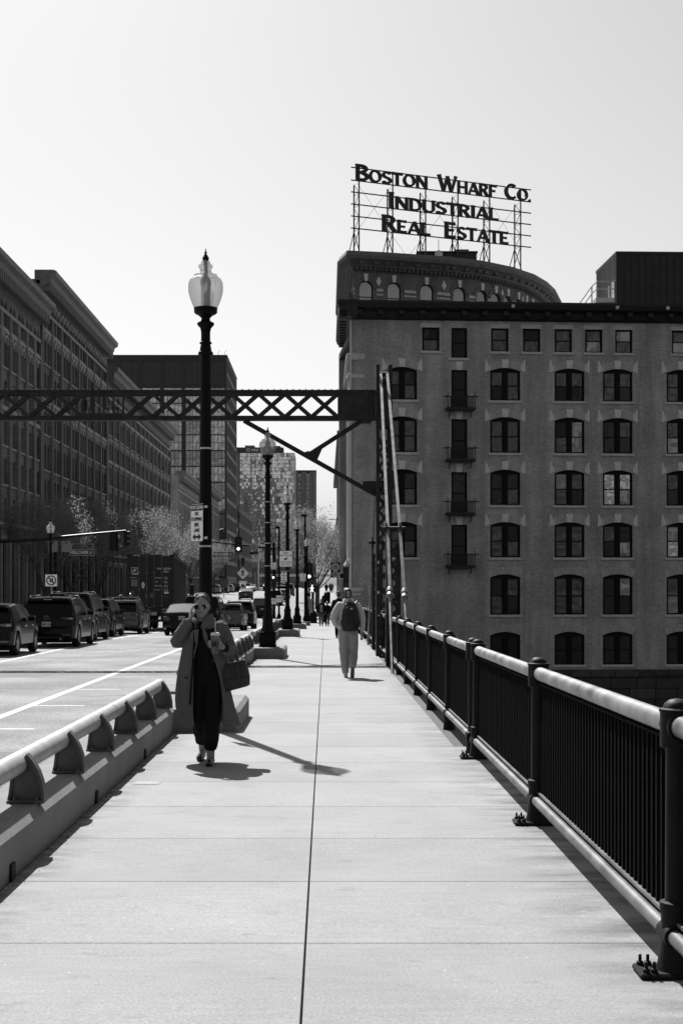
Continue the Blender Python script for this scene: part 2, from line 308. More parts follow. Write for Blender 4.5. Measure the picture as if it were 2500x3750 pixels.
# ------------------------------------------------------------------ traffic barrier along the road: concrete curb, brackets, tubular rail
def barrier(y0, y1, label, first):
    t = thing('traffic_barrier', label, 'barrier', (0, y0, g(y0)), group='bridge traffic barriers'); gz = g(y0)
    z = lambda y: g(y) - gz
    ys = [y0] + [q for q in (3, 6, 9, 12, 30, 55, 66, 78) if y0 < q < y1] + [y1]
    prof = [(-2.36, -.3), (-1.905, -.02), (-1.875, .265), (-1.925, .325), (-2.33, .325), (-2.36, .30)]
    prof[0] = (-2.36, -.3); prof[1] = (-1.905, -.3)
    segs = []; a = y0
    while a < y1 - .5:
        b = min(y1, a + 6.1); segs.append((a, b)); a = b
    for a, b in segs:
        MB().rings([[Vector((x, yy - y0, zz + z(yy))) for x, zz in prof] for yy in (a + .006, b - .006)]).build('concrete_curb', M['concrete'], t)
    rl = MB().tube([(-2.06, yy - y0, .585 + z(yy)) for yy in ys], .073, 18).build('rail', M['alu'], t, 40)
    for j in range(1, int((y1 - y0)/6.1) + 1):
        yy = first + 6.28*j - .55
        if y0 + .4 < yy < y1 - .4: MB().tube([(-2.06, yy - y0 - .05, .585 + z(yy)), (-2.06, yy - y0 + .05, .585 + z(yy))], .076, 18).build('rail_sleeve', M['alu'], t, 40)
    # cast bracket: curved web with a flange on the walkway side and a foot plate
    out = [(-1.885, 0), (-1.888, .06), (-1.900, .13), (-1.925, .20), (-1.962, .26), (-2.005, .305)]
    inn = [(-2.085, .215), (-2.088, .14), (-2.096, .07), (-2.11, 0)]
    wb = MB(); wb.prism(out + inn, -.011, .011, lambda a, b, d: Vector((a, d, b)))
    fl = out; r1 = [Vector((a, -.045, b)) for a, b in fl] ; 
    rings = []
    for i, (a, b) in enumerate(fl):
        nx, nz = (.016, .004 + .004*i)
        rings.append([Vector((a - nx*.3, -.045, b - nz*.3)), Vector((a + nx, -.045, b + nz)), Vector((a + nx, .045, b + nz)), Vector((a - nx*.3, .045, b - nz*.3))])
    wb.rings(rings)
    rings = [[Vector((a + .004, -.03, b)), Vector((a - .014, -.03, b)), Vector((a - .014, .03, b)), Vector((a + .004, .03, b))] for a, b in inn]
    wb.rings(rings)
    wb.cbox(-2.12, -1.868, -.062, .062, .0, .022, .006)
    for a in (-2.07, -1.92):
        for d in (-.04, .04): wb.lathe([(.011, .022), (.011, .04), (.004, .044)], 6, (a, d, 0))
    wb.cbox(-2.12, -1.99, -.045, .045, .2, .262, .01)
    me = wb.mesh('bracket', M['bracket'], 30)
    yy = first
    while yy < y1 - .3:
        if yy > y0 + .2: obj('bracket', me, t, (0, yy - y0, .325 + z(yy)))
        yy += 1.57
    dm = MB().box(-1.9, -1.868, -.05, .05, .0, .1).mesh('drain_slot', M['dark'])
    yy = first + .6
    while yy < y1: 
        if yy > y0 + .3: obj('drain_slot', dm, t, (0, yy - y0, .004 + z(yy)))
        yy += 3.14
    return t
LAMP_Y = [18.6, 38.4, 58.2, 78.0, 97.8]
barrier(-6, 17.68, 'grey concrete traffic barrier with tubular rail nearest the camera, left of the walkway', -5.0 + .37)
barrier(20.3, 37.4, 'grey concrete traffic barrier with tubular rail behind the woman, up to the second lamp', 21.2)
barrier(40.2, 57.2, 'concrete traffic barrier with tubular rail between the second and third lamps on the walkway', 41)
barrier(59.8, 77.2, 'concrete traffic barrier with tubular rail between the third and fourth lamps on the walkway', 60.6)
# ------------------------------------------------------------------ lamp pedestals and street lamps
def pedestal(y, label, x1=-1.08, L=2.5, h=.29):
    t = MB(); x0 = -2.36; zz = 0
    pts = [(x0, -1.0), (-1.9, -1.0), (x1 - .04, -.9), (x1, -.8), (x1, L - 1.1), (x1 - .5, L - 1.0), (x0, L - 1.0)]
    ring = lambda s, z: [Vector((x0 + (a - x0)*s if a > x0 else a, b*(1 if s == 1 else .985), z)) for a, b in pts]
    t.rings([ring(1, -.3), ring(1, h - .05), ring(.962, h)])
    return tag(t.build('lamp_pedestal', M['concrete'], None, loc=(0, y, g(y))), label, 'pedestal', 'concrete lamp pedestals')
PED = ['grey chamfered concrete block behind the woman, under the nearest street lamp',
       'low chamfered concrete block under the second street lamp along the walkway', 'low concrete block under the third street lamp along the walkway',
       'low concrete block under the fourth street lamp along the walkway', 'low concrete block under the fifth and farthest street lamp of the row']
for y, l in zip(LAMP_Y, PED): pedestal(y, l)
globe_m = clear_mat('lamp_globe_acrylic', .36, .58)
mantle_m = mat('lamp_inner_glass', .5, .3, bump=.5, bs=20)
band_m = mat('steel_band', .5, .35, .6)
def lamp_parts(t, bands=()):
    b = MB()                                               # cast base: square plinth, octagonal skirt, moulded neck
    b.cbox(-.235, .235, -.235, .235, 0, .05, .012); b.cbox(-.22, .22, -.22, .22, .05, .36, .02); b.cbox(-.235, .235, -.235, .235, .36, .40, .015)
    for sx in (-1, 1):
        for sy in (-1, 1): b.lathe([(.018, .05), (.018, .075), (.01, .085)], 6, (sx*.18, sy*.245, 0))
    base = b.build('base', M['iron'], t, 30)
    MB().lathe([(.21, .40), (.195, .44), (.165, .50), (.15, .58), (.145, .72), (.16, .75), (.16, .78), (.13, .82), (.115, .90), (.10, .93), (.10, .96)], 8).build('skirt', M['iron'], t, 25)
    p = MB(); n = 16                                       # fluted, tapering shaft
    rr = []
    for z, r in ((.95, .087), (2.0, .082), (3.2, .074), (4.48, .064)):
        rr.append([Vector((r*(1 - (.07 if k % 2 else 0))*math.cos(2*math.pi*k/32), r*(1 - (.07 if k % 2 else 0))*math.sin(2*math.pi*k/32), z)) for k in range(32)])
    p.rings(rr).build('shaft', M['iron'], t, 20)
    MB().lathe([(.064, 4.46), (.097, 4.48), (.099, 4.50), (.095, 4.52), (.078, 4.535), (.076, 4.56), (.063, 4.62), (.080, 4.63), (.080, 4.645), (.062, 4.66), (.060, 4.72), (.061, 4.78), (.072, 4.83), (.105, 4.865), (.114, 4.885), (.105, 4.90), (.07, 4.915), (.058, 4.935), (.058, 4.96), (.075, 4.975), (.10, 5.0), (.13, 5.01), (.152, 5.03), (.152, 5.075), (.156, 5.08), (.156, 5.09), (.14, 5.095)], 20).build('capital', M['iron'], t, 35)
    MB().lathe([(.15, 5.085), (.172, 5.13), (.20, 5.20), (.222, 5.28), (.228, 5.345), (.224, 5.41), (.205, 5.455), (.175, 5.48), (.155, 5.492), (.153, 5.515), (.11, 5.525), (.078, 5.55), (.072, 5.58), (.082, 5.60), (.093, 5.612), (.093, 5.64), (.06, 5.648), (.063, 5.668), (.05, 5.695), (.03, 5.71)], 28).build('globe', globe_m, t, 40)
    MB().lathe([(.05, 5.10), (.062, 5.14), (.062, 5.36), (.07, 5.38), (.07, 5.44), (.055, 5.47), (.03, 5.50), (.025, 5.70)], 14).build('lamp_mantle', mantle_m, t, 40)
    MB().lathe([(.04, 5.70), (.04, 5.725), (.049, 5.73), (.035, 5.75), (.024, 5.77), (.012, 5.79), (.012, 5.795), (.022, 5.805), (.012, 5.818), (.008, 5.82), (.007, 5.85), (.0, 5.852)], 12).build('finial', M['iron'], t, 30)
    for z in bands:
        MB().lathe([(.0865 - .0065*(z - 1), z - .012), (.0885 - .0065*(z - 1), z - .01), (.0885 - .0065*(z - 1), z + .01), (.0865 - .0065*(z - 1), z + .012)], 20).build('band', band_m, t, 40)
LL = ['tall black street lamp with acorn globe directly behind the woman, largest in view', 'black acorn street lamp second along the walkway, with three steel bands round its pole',
      'black acorn street lamp third along the walkway, carrying the right turn lane sign', 'black acorn street lamp fourth along the walkway, before the no turn on red sign', 'smallest black acorn street lamp of the row, farthest along the walkway']
for i, (y, l) in enumerate(zip(LAMP_Y, LL)):
    t = thing('street_lamp', l, 'street lamp', (-1.57 if i < 4 else -1.3, y, g(y) + .29 + .0), 0, 'acorn street lamps')
    t.scale = (1, 1, 1.015); lamp_parts(t, ((2.02, 3.28), (2.15, 2.75, 3.3, 3.85), (2.35,), (), ())[i])
t = thing('street_lamp', 'black acorn street lamp across the road, behind the traffic signal arm', 'street lamp', (-14.5, 75, g(75)), 0, 'acorn street lamps'); lamp_parts(t)
# ------------------------------------------------------------------ pedestrian railing on the right
RX = 1.585
def post_parts(t, y, zb, low=0.0):
    """one cast post: foot, shaft, collar with domed cap, base plate with bolts; zb = deck height, low = how far the foot goes below"""
    p = MB(); z0 = zb - low
    p.cbox(-.185, .11, -.10, .10, 0, .028, .008)
    p.lathe([(.10, .028), (.088, .06), (.078, .12), (.074, .16), (.074, .27), (.080, .30), (.080, .33), (.058, .335), (.056, .34), (.052, 1.0), (.056, 1.02), (.078, 1.03), (.078, 1.185), (.083, 1.19), (.083, 1.20), (.066, 1.205), (.058, 1.225), (.036, 1.242), (.0, 1.248)], 16)
    p.lathe([(.0, -.052), (.052, -.05), (.052, .05), (0, .052)], 12, (0, 0, 0)) if False else None
    for dx in (-.155, -.12):
        for dy in (-.065, .065): p.lathe([(.017, .028), (.017, .044), (.008, .046), (.008, .075), (.0, .078)], 6, (dx if dy > 0 else dx, dy, 0))
    return p
post_me = post_parts(None, 0, 0).mesh('post', M['postpaint'], 35)
COLLAR = {r: MB().tube([(0, -.085, 0), (0, .085, 0)], r, 14).mesh('rail_collar', M['postpaint'], 40) for r in (.064, .05)}
def railing(ys, label, low, dbl=None):
    t = thing('bridge_railing', label, 'railing', (RX, ys[0], g(ys[0])), 0, 'bridge pedestrian railings'); y0 = ys[0]; gz = g(y0)
    z = lambda y: g(y) - gz
    for y in ys:
        p = obj('post', post_me, t, (0, y - y0, z(y) - low))
        if low: p.scale = (1, 1, (1.248 + low)/1.248)
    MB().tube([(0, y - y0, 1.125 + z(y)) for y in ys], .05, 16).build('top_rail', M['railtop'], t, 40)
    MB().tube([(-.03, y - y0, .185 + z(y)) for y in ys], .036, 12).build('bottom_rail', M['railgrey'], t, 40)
    for y in ys:
        for zz, r, x in ((1.125, .064, 0), (.185, .05, -.03)): obj('rail_collar', COLLAR[r], t, (x, y - y0, zz + z(y)))
    MB().rings([[Vector((a, y - y0, b + z(y))) for a, b in ((-.013, 1.045), (.027, 1.045), (.027, 1.06), (-.013, 1.06))] for y in ys]).build('upper_strip', M['ironrail'], t)
    MB().rings([[Vector((a, y - y0, b + z(y))) for a, b in ((-.02, .235), (.035, .235), (.035, .25), (-.02, .25))] for y in ys]).build('lower_strip', M['railgrey'], t)
    pk = MB(); pk.box(-.013, .018, -.015, .015, .20, 1.075)
    me = pk.mesh('picket', M['ironrail']); spots = []
    for a, b in zip(ys, ys[1:]):
        n = max(2, round((b - a)/.098)); spots += [a + (b - a)*k/n for k in range(1, n) if (b - a) > .8 or True]
    spots.sort()
    for y in spots[:295]: obj('picket', me, t, (.007, y - y0, z(y)))
    if len(spots) > 295:
        far = MB()
        for y in spots[295:]: far.box(-.006, .025, y - y0 - .015, y - y0 + .015, .2 + z(y), 1.075 + z(y))
        stuff(far.build('picket_run', M['ironrail'], t))
    return t
railing([2.25, 6.42, 10.62, 14.85], 'dark iron picket railing with worn top rail nearest the camera, on the right edge', 0)
railing([15.35, 18.3, 21.4, 24.5, 27.6, 30.7, 33.8, 36.6, 39.8, 43, 46.2, 49.4, 52.6, 56, 62, 68, 74, 80, 86, 92, 98, 104], 'dark iron picket railing running from the doubled posts past the lattice tower', .14)

grit_m = mat('grit', .02, .9, var=.5, vs=80); rg = random.Random(11); gt = MB()
def pebble(x, y, s):
    z = g(y); gt.add([(x - s, y - s*.7, z + .0005), (x + s, y - s*.5, z + .0005), (x + .2*s, y + s, z + .0005), (x, y, z + s*.9)], [(0, 1, 3), (1, 2, 3), (2, 0, 3), (0, 2, 1)])
for _ in range(2600):
    y = rg.uniform(4.5, 40); pebble(-1.872 + abs(rg.gauss(0, .035)), y, rg.uniform(.0015, .006))
for _ in range(160):
    pebble(rg.uniform(-1.7, 1.5), rg.uniform(4.5, 22), rg.uniform(.001, .0025))
o = stuff(gt.build('grit', grit_m)); tag(o, 'dark grit and crumbs scattered along the foot of the traffic barrier', 'grit')
# ------------------------------------------------------------------ bridge portal (tower, crossbeam with 1899, braces, eyebars)
PY = 39.3; PG = g(PY)
t = thing('bridge_portal', 'riveted dark steel bridge portal with lattice crossbeam reading 1899 and laced tower', 'bridge portal', (0, PY, PG))
def P(x, z): return x, z - PG
S = M['steel']
rivet = MB().lathe([(.028, 0), (.026, .012), (.016, .024), (.0, .028)], 8).mesh('rivet', S, 60)
beam = []
zb, zt = 6.27 - PG, 7.11 - PG; xl, xr = -13.6, 1.37
for nm, a, b in (('top_flange', zt - .05, zt), ('bottom_flange', zb, zb + .05)):
    MB().box(xl, xr, -.13, .13, a, b).build(nm, S, t)
for nm, a, b in (('top_chord', zt - .15, zt - .053), ('bottom_chord', zb + .053, zb + .13)):
    for s in (-1, 1): MB().box(xl, xr, s*.1 - .012, s*.1 + .012, a, b).build(nm, S, t)
for s in (-1, 1): MB().box(.325, 1.366, s*.1 - .02, s*.1 + .02, zb + .05, zt - .05).build('end_plate', S, t)
for s in (-1, 1):
    for z in [zb + .12 + .085*k for k in range(8)]:
        for x in (1.16, 1.29): obj('rivet', rivet, t, (x, s*.12, z), (R(90)*(-s), 0, 0)) if s < 0 else None
for k in range(86):
    x = xl + .1 + .175*k
    if x < xr - .05: obj('rivet', rivet, t, (x, -.085, zt))
def xpanel(x0, x1):
    for s, (za, zc) in ((-1, (0, 1)), (1, (1, 0))):
        zz = (zb + .1, zt - .1)
        MB().bar((x0, -.1 + s*.014, zz[za]), (x1, -.1 + s*.014, zz[zc]), .02, .10, (0, 0, 1)).build('lattice_bar', S, t)
        MB().bar((x0, .1 + s*.014, zz[za]), (x1, .1 + s*.014, zz[zc]), .02, .10, (0, 0, 1)).build('lattice_bar', S, t)
    obj('rivet', rivet, t, ((x0 + x1)/2, -.126, (zb + zt)/2), (R(90), 0, 0))
for k in range(8): xpanel(.325 - .729*k, .325 - .729*(k + 1))
for k in range(9): xpanel(-6.71 - .729*k, -6.71 - .729*(k + 1))
# pierced date plate: framing pieces round the stencilled figures 1 8 9 9
dp = MB(); d0, d1 = -.125, -.105; px0, px1 = -6.71, -5.515; pz0, pz1 = zb + .13, zt - .15
zt2, zb2 = pz1 - .05, pz0 + .06; H2 = zt2 - zb2
dp.box(px0, px1, d0, d1, zt2, pz1); dp.box(px0, px1, d0, d1, pz0, zb2)
cw = (px1 - px0 - .12)/4
figs = {'1': ['0110', '0110', '0110', '0110', '0110', '0110', '0110', '1111'], '8': ['0111', '1001', '1001', '0110', '0110', '1001', '1001', '0110'], '9': ['0110', '1001', '1001', '1001', '0111', '0001', '1001', '0110']}
# every figure is an opening; the metal left between is built as bars
def figure(ch, x):
    w = cw - .05; th = .075
    def m(a0, a1, b0, b1): dp.box(x + a0*w, x + a1*w, d0, d1, zb2 + b0*H2, zb2 + b1*H2)
    if ch == '1':
        m(0, .12, .14, 1); m(.62, 1, .14, 1); m(0, .3, .2, .78); m(0, .12, 0, .02)
    if ch == '8':
        m(.38, .62, .60, .86); m(.38, .62, .14, .42); m(0, .16, .46, .56); m(.84, 1, .46, .56); m(.44, .56, .86, 1); m(.44, .56, 0, .14)
    if ch == '9':
        m(.38, .62, .52, .86); m(0, .62, .26, .36); m(.38, .62, .13, .27); m(.44, .56, .86, 1); m(0, .1, 0, .06)
for i, ch in enumerate('1899'):
    x = px0 + .06 + i*cw; figure(ch, x + .025)
    dp.box(x + cw - .025, x + cw + .025, d0, d1, zb2, zt2)
dp.box(px0, px0 + .085, d0, d1, zb2, zt2)
dp.build('date_plate', S, t)
# knee brace
for a, b, w in (((-2.26, 6.27), (1.38, 4.22), .11), ((-.52, 5.30), (.99, 6.27), .09)):
    MB().bar((a[0], 0, a[1] - PG), (b[0], 0, b[1] - PG), .12, w, (0, 1, 0)).build('knee_brace', S, t)
    MB().bar((a[0], 0, a[1] - PG), (b[0], 0, b[1] - PG), .02, w + .05, (0, 1, 0)).build('brace_web', S, t)
MB().prism([(1.02, 4.42), (1.37, 4.22), (1.80, 4.22), (1.80, 4.62), (1.02, 4.60)], -.015, .015, lambda a, b, d: Vector((a, d, b - PG))).build('gusset_plate', S, t)
MB().prism([(-.62, 5.38), (-.42, 5.24), (-.25, 5.16), (-.10, 5.50), (-.32, 5.42), (-.52, 5.43)], -.03, .03, lambda a, b, d: Vector((a, d, b - PG))).build('gusset_plate', S, t)
MB().box(.9, 1.25, -.1, .1, 6.19 - PG, 6.267 - PG).build('gusset_plate', S, t)
def laced_post(xc, yc, z0, z1, w, dpt, pitch, plate=None):
    for s in (-1, 1):
        lx = xc + s*(w/2 - .02)
        m = MB(); m.box(lx - .012, lx + .012, yc - dpt/2, yc + dpt/2, z0, z1)
        for q in (-1, 1):
            m.box(min(lx, lx - s*.085), max(lx, lx - s*.085), yc + q*dpt/2 - .012, yc + q*dpt/2 + .012, z0, z1)
        m.build('leg', S, t)
    z = z0 + .3; k = 0; top = z1 if plate is None else plate
    a, b = xc - w/2 + .08, xc + w/2 - .08
    while z + pitch < top:
        for q, fl in ((-1, 0), (1, 1)):
            p0, p1 = ((a, b) if (k + fl) % 2 == 0 else (b, a))
            MB().bar((p0, yc + q*(dpt/2 + .02), z), (p1, yc + q*(dpt/2 + .02), z + pitch), .014, .075, (0, 0, 1)).build('lacing_bar', S, t)
            if q < 0: MB().bar((p1, yc + q*(dpt/2 + .034), z), (p0, yc + q*(dpt/2 + .034), z + pitch), .012, .06, (0, 0, 1)).build('lacing_bar', S, t)
        z += pitch; k += 1
    if plate is not None:
        for q in (-1, 1): MB().box(a - .03, b + .03, yc + q*(dpt/2 + .02) - .01, yc + q*(dpt/2 + .02) + .01, plate, z1 - .55).build('cover_plate', S, t)
laced_post(1.60, 0, -.3, 7.79 - PG, .46, .42, .40, 6.06 - PG)
for z in [6.15 - PG + .1*k for k in range(11)]:
    for x in (1.41, 1.79): obj('rivet', rivet, t, (x, -.222, z), (R(90), 0, 0))
for q in (-5.4, 5.2):
    laced_post(1.60, q, -.4, 2.72 - PG, .36, .3, .30, None)
    for s in (-1, 1):
        lx = 1.60 + s*.16
        MB().prism([(-.17, -.45), (.17, -.45), (.17, .0), (.09, .36), (-.09, .36), (-.17, 0)], -.018, .018, lambda a, b, d, lx=lx, q=q: Vector((lx + d, q + a, b + 2.85 - PG))).build('pin_plate', S, t)
    MB().tube([(1.34, q, 3.07 - PG), (1.88, q, 3.07 - PG)], .06, 10).build('pin', S, t, 40)
MB().tube([(1.38, 0, 7.55 - PG), (1.82, 0, 7.55 - PG)], .07, 12).build('pin', S, t, 40)
MB().box(1.49, 1.71, -.19, .19, 7.3 - PG, 7.42 - PG).build('cover_plate', S, t)
E_ = M['eyebar']
for s, q in ((-1, -5.4), (1, 5.2)):
    for xa, xm, xb in ((1.51, 1.47, 1.42), (1.69, 1.76, 1.80)):
        p0 = Vector((xa, s*.1, 7.55 - PG)); p1 = Vector((xm, q + s*.02, 3.07 - PG)); p2 = Vector((xb, q*1.68, -.12 if xb < 1.6 else -.2))
        MB().bar(p0, p1, .07, .035, (0, 0, 1)).build('eyebar', E_, t)
        MB().bar(p1, p1 + (p2 - p1)*.44, .07, .05, (0, 0, 1)).build('eyebar', E_, t)
        c = p1 + (p2 - p1)*.44; d = (p2 - p1).normalized()
        MB().tube([c - d*.16, c - d*.11, c - d*.02, c, c + d*.12, c + d*.17], [.04, .075, .08, .06, .085, .045], 8).build('turnbuckle', E_, t, 20)
        MB().tube([c, p2], .036, 10).build('tie_rod', E_, t, 40)
MB().box(1.40, 1.80, -.28, .28, -.35, .02).build('foot', S, t)
stk = mat('paper_sticker', .5, .6, var=.5, vs=40)
for i, (x, z, w, h) in enumerate(((1.415, 2.55, .05, .07), (1.42, 2.35, .05, .1), (1.41, 1.72, .06, .07), (1.43, 1.1, .06, .07), (1.56, .66, .1, .04))):
    MB().box(x, x + w, -.2245, -.2235, z, z + h).build('sticker', stk, t)

# ------------------------------------------------------------------ facade tools
def facade(name, m, parent, U0, U1, Z0, Z1, ops, depth=.22, loc=(0, 0, 0), rot=(0, 0, 0)):
    us = sorted({U0, U1} | {round(v, 4) for o in ops for v in o[:2]}); zs = sorted({Z0, Z1} | {round(v, 4) for o in ops for v in o[2:4]})
    us = [u for u in us if U0 - 1e-6 <= u <= U1 + 1e-6]
    mb = MB()
    for zi in range(len(zs) - 1):
        za, zb = zs[zi], zs[zi + 1]; zm = (za + zb)/2; row = [o for o in ops if o[2] < zm < o[3]]
        run = None
        for ui in range(len(us) - 1):
            um = (us[ui] + us[ui + 1])/2; hole = any(o[0] < um < o[1] for o in row)
            if hole:
                if run is not None: mb.quad((run, 0, za), (us[ui], 0, za), (us[ui], 0, zb), (run, 0, zb)); run = None
            elif run is None: run = us[ui]
        if run is not None: mb.quad((run, 0, za), (us[-1], 0, za), (us[-1], 0, zb), (run, 0, zb))
    for o in ops:
        a, b, c, d = o[:4]; rise = o[4] if len(o) > 4 else 0
        mb.quad((a, 0, c), (a, depth, c), (b, depth, c), (b, 0, c))
        mb.quad((a, 0, c), (a, 0, d - rise), (a, depth, d - rise), (a, depth, c)); mb.quad((b, 0, c), (b, depth, c), (b, depth, d - rise), (b, 0, d - rise))
        if rise <= 0: mb.quad((a, 0, d), (b, 0, d), (b, depth, d), (a, depth, d))
        else:
            n = 8; hw = (b - a)/2; mid = (a + b)/2
            arc = [(mid + hw*math.cos(math.pi*(1 - k/n)), d - rise + rise*math.sin(math.pi*k/n)) for k in range(n + 1)] if rise > hw*.7 else [(a + (b - a)*k/n, d - rise + rise*(1 - (2*k/n - 1)**2)) for k in range(n + 1)]
            for (x0, z0), (x1, z1) in zip(arc, arc[1:]):
                mb.quad((x0, 0, z0), (x0, depth, z0), (x1, depth, z1), (x1, 0, z1))
                mb.quad((x0, 0, z0), (x1, 0, z1), (x1, 0, d), (x0, 0, d))
    o = mb.build(name, m, parent, None, loc, rot)
    return o
FRAME = mat('dark_window_frame', .004, .6, spec=.15)
G0 = glass_mat('window_glass_dark', .014, .05, .22, .08, 1.2)
G1 = glass_mat('window_glass_grey', .06, .05, .5, .6, .9, .06)
G2 = glass_mat('window_glass_bright', .34, .05, .9, .5, .9, .8)
G3 = glass_mat('window_glass_half_bright', .16, .06, .9, .6, .7, .55)
STONE = mat('pale_lintel_stone', .62, .85, var=.15, vs=6, bump=.2, bs=30)
STONE2 = mat('grey_sandstone', .48, .85, var=.2, vs=4, bump=.2, bs=30)
BR = brick_mat('buff_brick', .40, .22)
BR2 = brick_mat('flat_arch_brick', .46, .34, .075, .30)
DARKTRIM = mat('dark_copper_cornice', .012, .6, var=.3, vs=3)
def window_mesh(w, h, rise, sashes, fr=.10, mull=.34):
    mb = MB(); mb.box(0, fr, -.04, .06, 0, h); mb.box(w - fr, w, -.04, .06, 0, h); mb.box(fr, w - fr, -.04, .06, 0, fr); mb.box(fr, w - fr, -.04, .06, h - max(fr, rise + .08), h)
    panes = []
    bays = [(fr, w - fr)] if sashes == 1 else [(fr, w/2 - mull/2), (w/2 + mull/2, w - fr)]
    if sashes == 2: mb.box(w/2 - mull/2, w/2 + mull/2, -.05, .05, fr, h - max(fr, rise + .08))
    zt = h - max(fr, rise + .08)
    for a, b in bays:
        zm = fr + (zt - fr)*.5; mb.box(a, b, -.02, .05, zm - .04, zm + .04)
        for z0, z1, dy in ((fr, zm - .04, .02), (zm + .04, zt, .035)):
            mb.box(a, a + .05, -.01, .045, z0, z1); mb.box(b - .05, b, -.01, .045, z0, z1)
            panes.append((a + .05, b - .05, z0, z1, dy))
    return mb.mesh('window', FRAME), panes
def pane_mesh(p, m):
    a, b, c, d, y = p; return MB().box(a, b, y, y + .012, c, d).mesh('pane', m)

# ------------------------------------------------------------------ the big brick building right of the bridge
TH = 4.0; B0 = (1.92, 105.0, 0)
bld = thing('brick_building', 'large buff brick warehouse with arched windows filling the right side beyond the railing', 'building', B0, R(TH))
U1 = 36.0
cols = [(2.61, 4.83), (10.30, 12.56), (15.15, 17.41), (18.80, 21.06), (23.65, 25.91), (28.6, 30.86)]
rows = [(15.47, 17.90), (11.58, 14.24), (7.69, 10.33), (3.80, 6.43), (-.46, 2.55)]
topc = [(5.21, 6.51), (10.37, 11.68), (12.76, 14.07), (15.15, 16.46), (17.46, 18.77), (19.74, 21.05), (24.05, 25.36), (28.9, 30.2)]
firew = [(18.60, 20.84), (14.75, 17.71), (10.9, 14.06), (7.0, 10.13), (3.1, 6.22)]
ops = [(a, b, c, d, .24) for a, b in cols for c, d in rows if not (a < 3 and c < 3)] + [(a, b, 19.11, 20.84) for a, b in topc] + [(7.39, 8.58, c, d) for c, d in firew] + [(a, b, -4.2, -1.74, .26) for a, b in cols[1:]]
facade('wall', BR, bld, 0, U1, -4.57, 21.4, ops, .26)
zr = 19
def add_window(u0, u1, z0, z1, rise, sashes, pick):
    key = (round(u1 - u0, 2), round(z1 - z0, 2), rise, sashes)
    if key not in add_window.c: add_window.c[key] = window_mesh(u1 - u0, z1 - z0, rise, sashes, .11 if sashes == 2 else .1); add_window.p[key] = {}
    me, panes = add_window.c[key]
    w = obj('window', me, bld, (u0, .17, z0))
    for i, p in enumerate(panes):
        gm = pick(i)
        if (i, gm.name) not in add_window.p[key]: add_window.p[key][(i, gm.name)] = pane_mesh(p, gm)
        obj('pane', add_window.p[key][(i, gm.name)], w)
add_window.c = {}; add_window.p = {}
rnd = random.Random(3)
def pick_for(ci, ri):
    br = {(3, 2): [G2, G2, G3, G2], (3, 4): [G0, G0, G0, G3], (4, 0): [G1, G1, G1, G1], (4, 1): [G3, G1, G0, G1], (4, 3): [G2, G3, G1, G1], (2, 2): [G1, G3, G0, G1], (2, 1): [G1, G0, G3, G3], (3, 3): [G0, G1, G3, G0], (4, 4): [G3, G1, G1, G0]}
    lst = br.get((ci, ri)); return (lambda i: lst[i]) if lst else (lambda i: rnd.choice((G0, G1, G1)))
sill2 = MB().cbox(-.14, 2.40, -.09, .12, -.19, 0, .01).mesh('sill', STONE2); sill1 = MB().cbox(-.13, 1.43, -.09, .12, -.19, 0, .01).mesh('sill', STONE2); lint1 = MB().box(-.13, 1.43, -.02, .1, 0, .32).mesh('lintel', STONE2)
keyst = MB().prism([(-.19, 0), (.19, 0), (.27, .62), (-.27, .62)], -.05, .1, lambda a, b, d: Vector((a, d, b))).mesh('keystone', STONE)
skew = MB().prism([(0, -.28), (.14, -.28), (.40, -.12), (.10, .62), (.04, .62)], -.025, .1, lambda a, b, d: Vector((-a + .10, d, b))).mesh('skewback', STONE)
skewr = MB().prism([(0, -.28), (.14, -.28), (.40, -.12), (.10, .62), (.04, .62)], -.025, .1, lambda a, b, d: Vector((a - .10, d, b))).mesh('skewback', STONE)
fan = MB(); n = 10
for k in range(n):
    a0, a1 = -1.13 + 2.26*k/n, -1.13 + 2.26*(k + 1)/n
    f = lambda a: .02 - .24*(a/1.13)**2
    fan.prism([(a0, f(a0)), (a1, f(a1)), (a1*1.22, .55 - .13*(a1/1.13)**2), (a0*1.22, .55 - .13*(a0/1.13)**2)], -.012, .05, lambda a, b, d: Vector((a, d, b)))
fan = fan.mesh('flat_arch', BR2)
for ci, (a, b) in enumerate(cols):
    for ri, (c, d) in enumerate(rows):
        if a < 3 and c < 3: continue
        add_window(a, b, c, d, .24, 2, pick_for(ci, ri)); obj('sill', sill2, bld, (a, 0, c))
        m = (a + b)/2; obj('flat_arch', fan, bld, (m, 0, d))
        if ri < 4:
            obj('keystone', keyst, bld, (m, 0, d)); obj('skewback', skewr, bld, (a - .30, 0, d)); obj('skewback', skew, bld, (b + .30, 0, d))
for a, b in cols[1:]:
    add_window(a, b, -4.2, -1.74, .26, 2, lambda i: G0); obj('sill', sill2, bld, (a, 0, -4.2)); obj('flat_arch', fan, bld, ((a + b)/2, 0, -1.74))
for a, b in topc:
    br = a in (19.74, 24.05, 17.46)
    add_window(a, b, 19.11, 20.84, 0, 1, (lambda i: rnd.choice((G3, G1))) if br else (lambda i: rnd.choice((G0, G0, G1)))); obj('sill', sill1, bld, (a, 0, 19.11)); obj('lintel', lint1, bld, (a, 0, 20.84))
for c, d in firew:
    add_window(7.39, 8.58, c, d, 0, 1, lambda i: G0); obj('keystone', keyst, bld, (7.985, .01, d)) if d < 20 else obj('sill', sill1, bld, (7.27, 0, c))
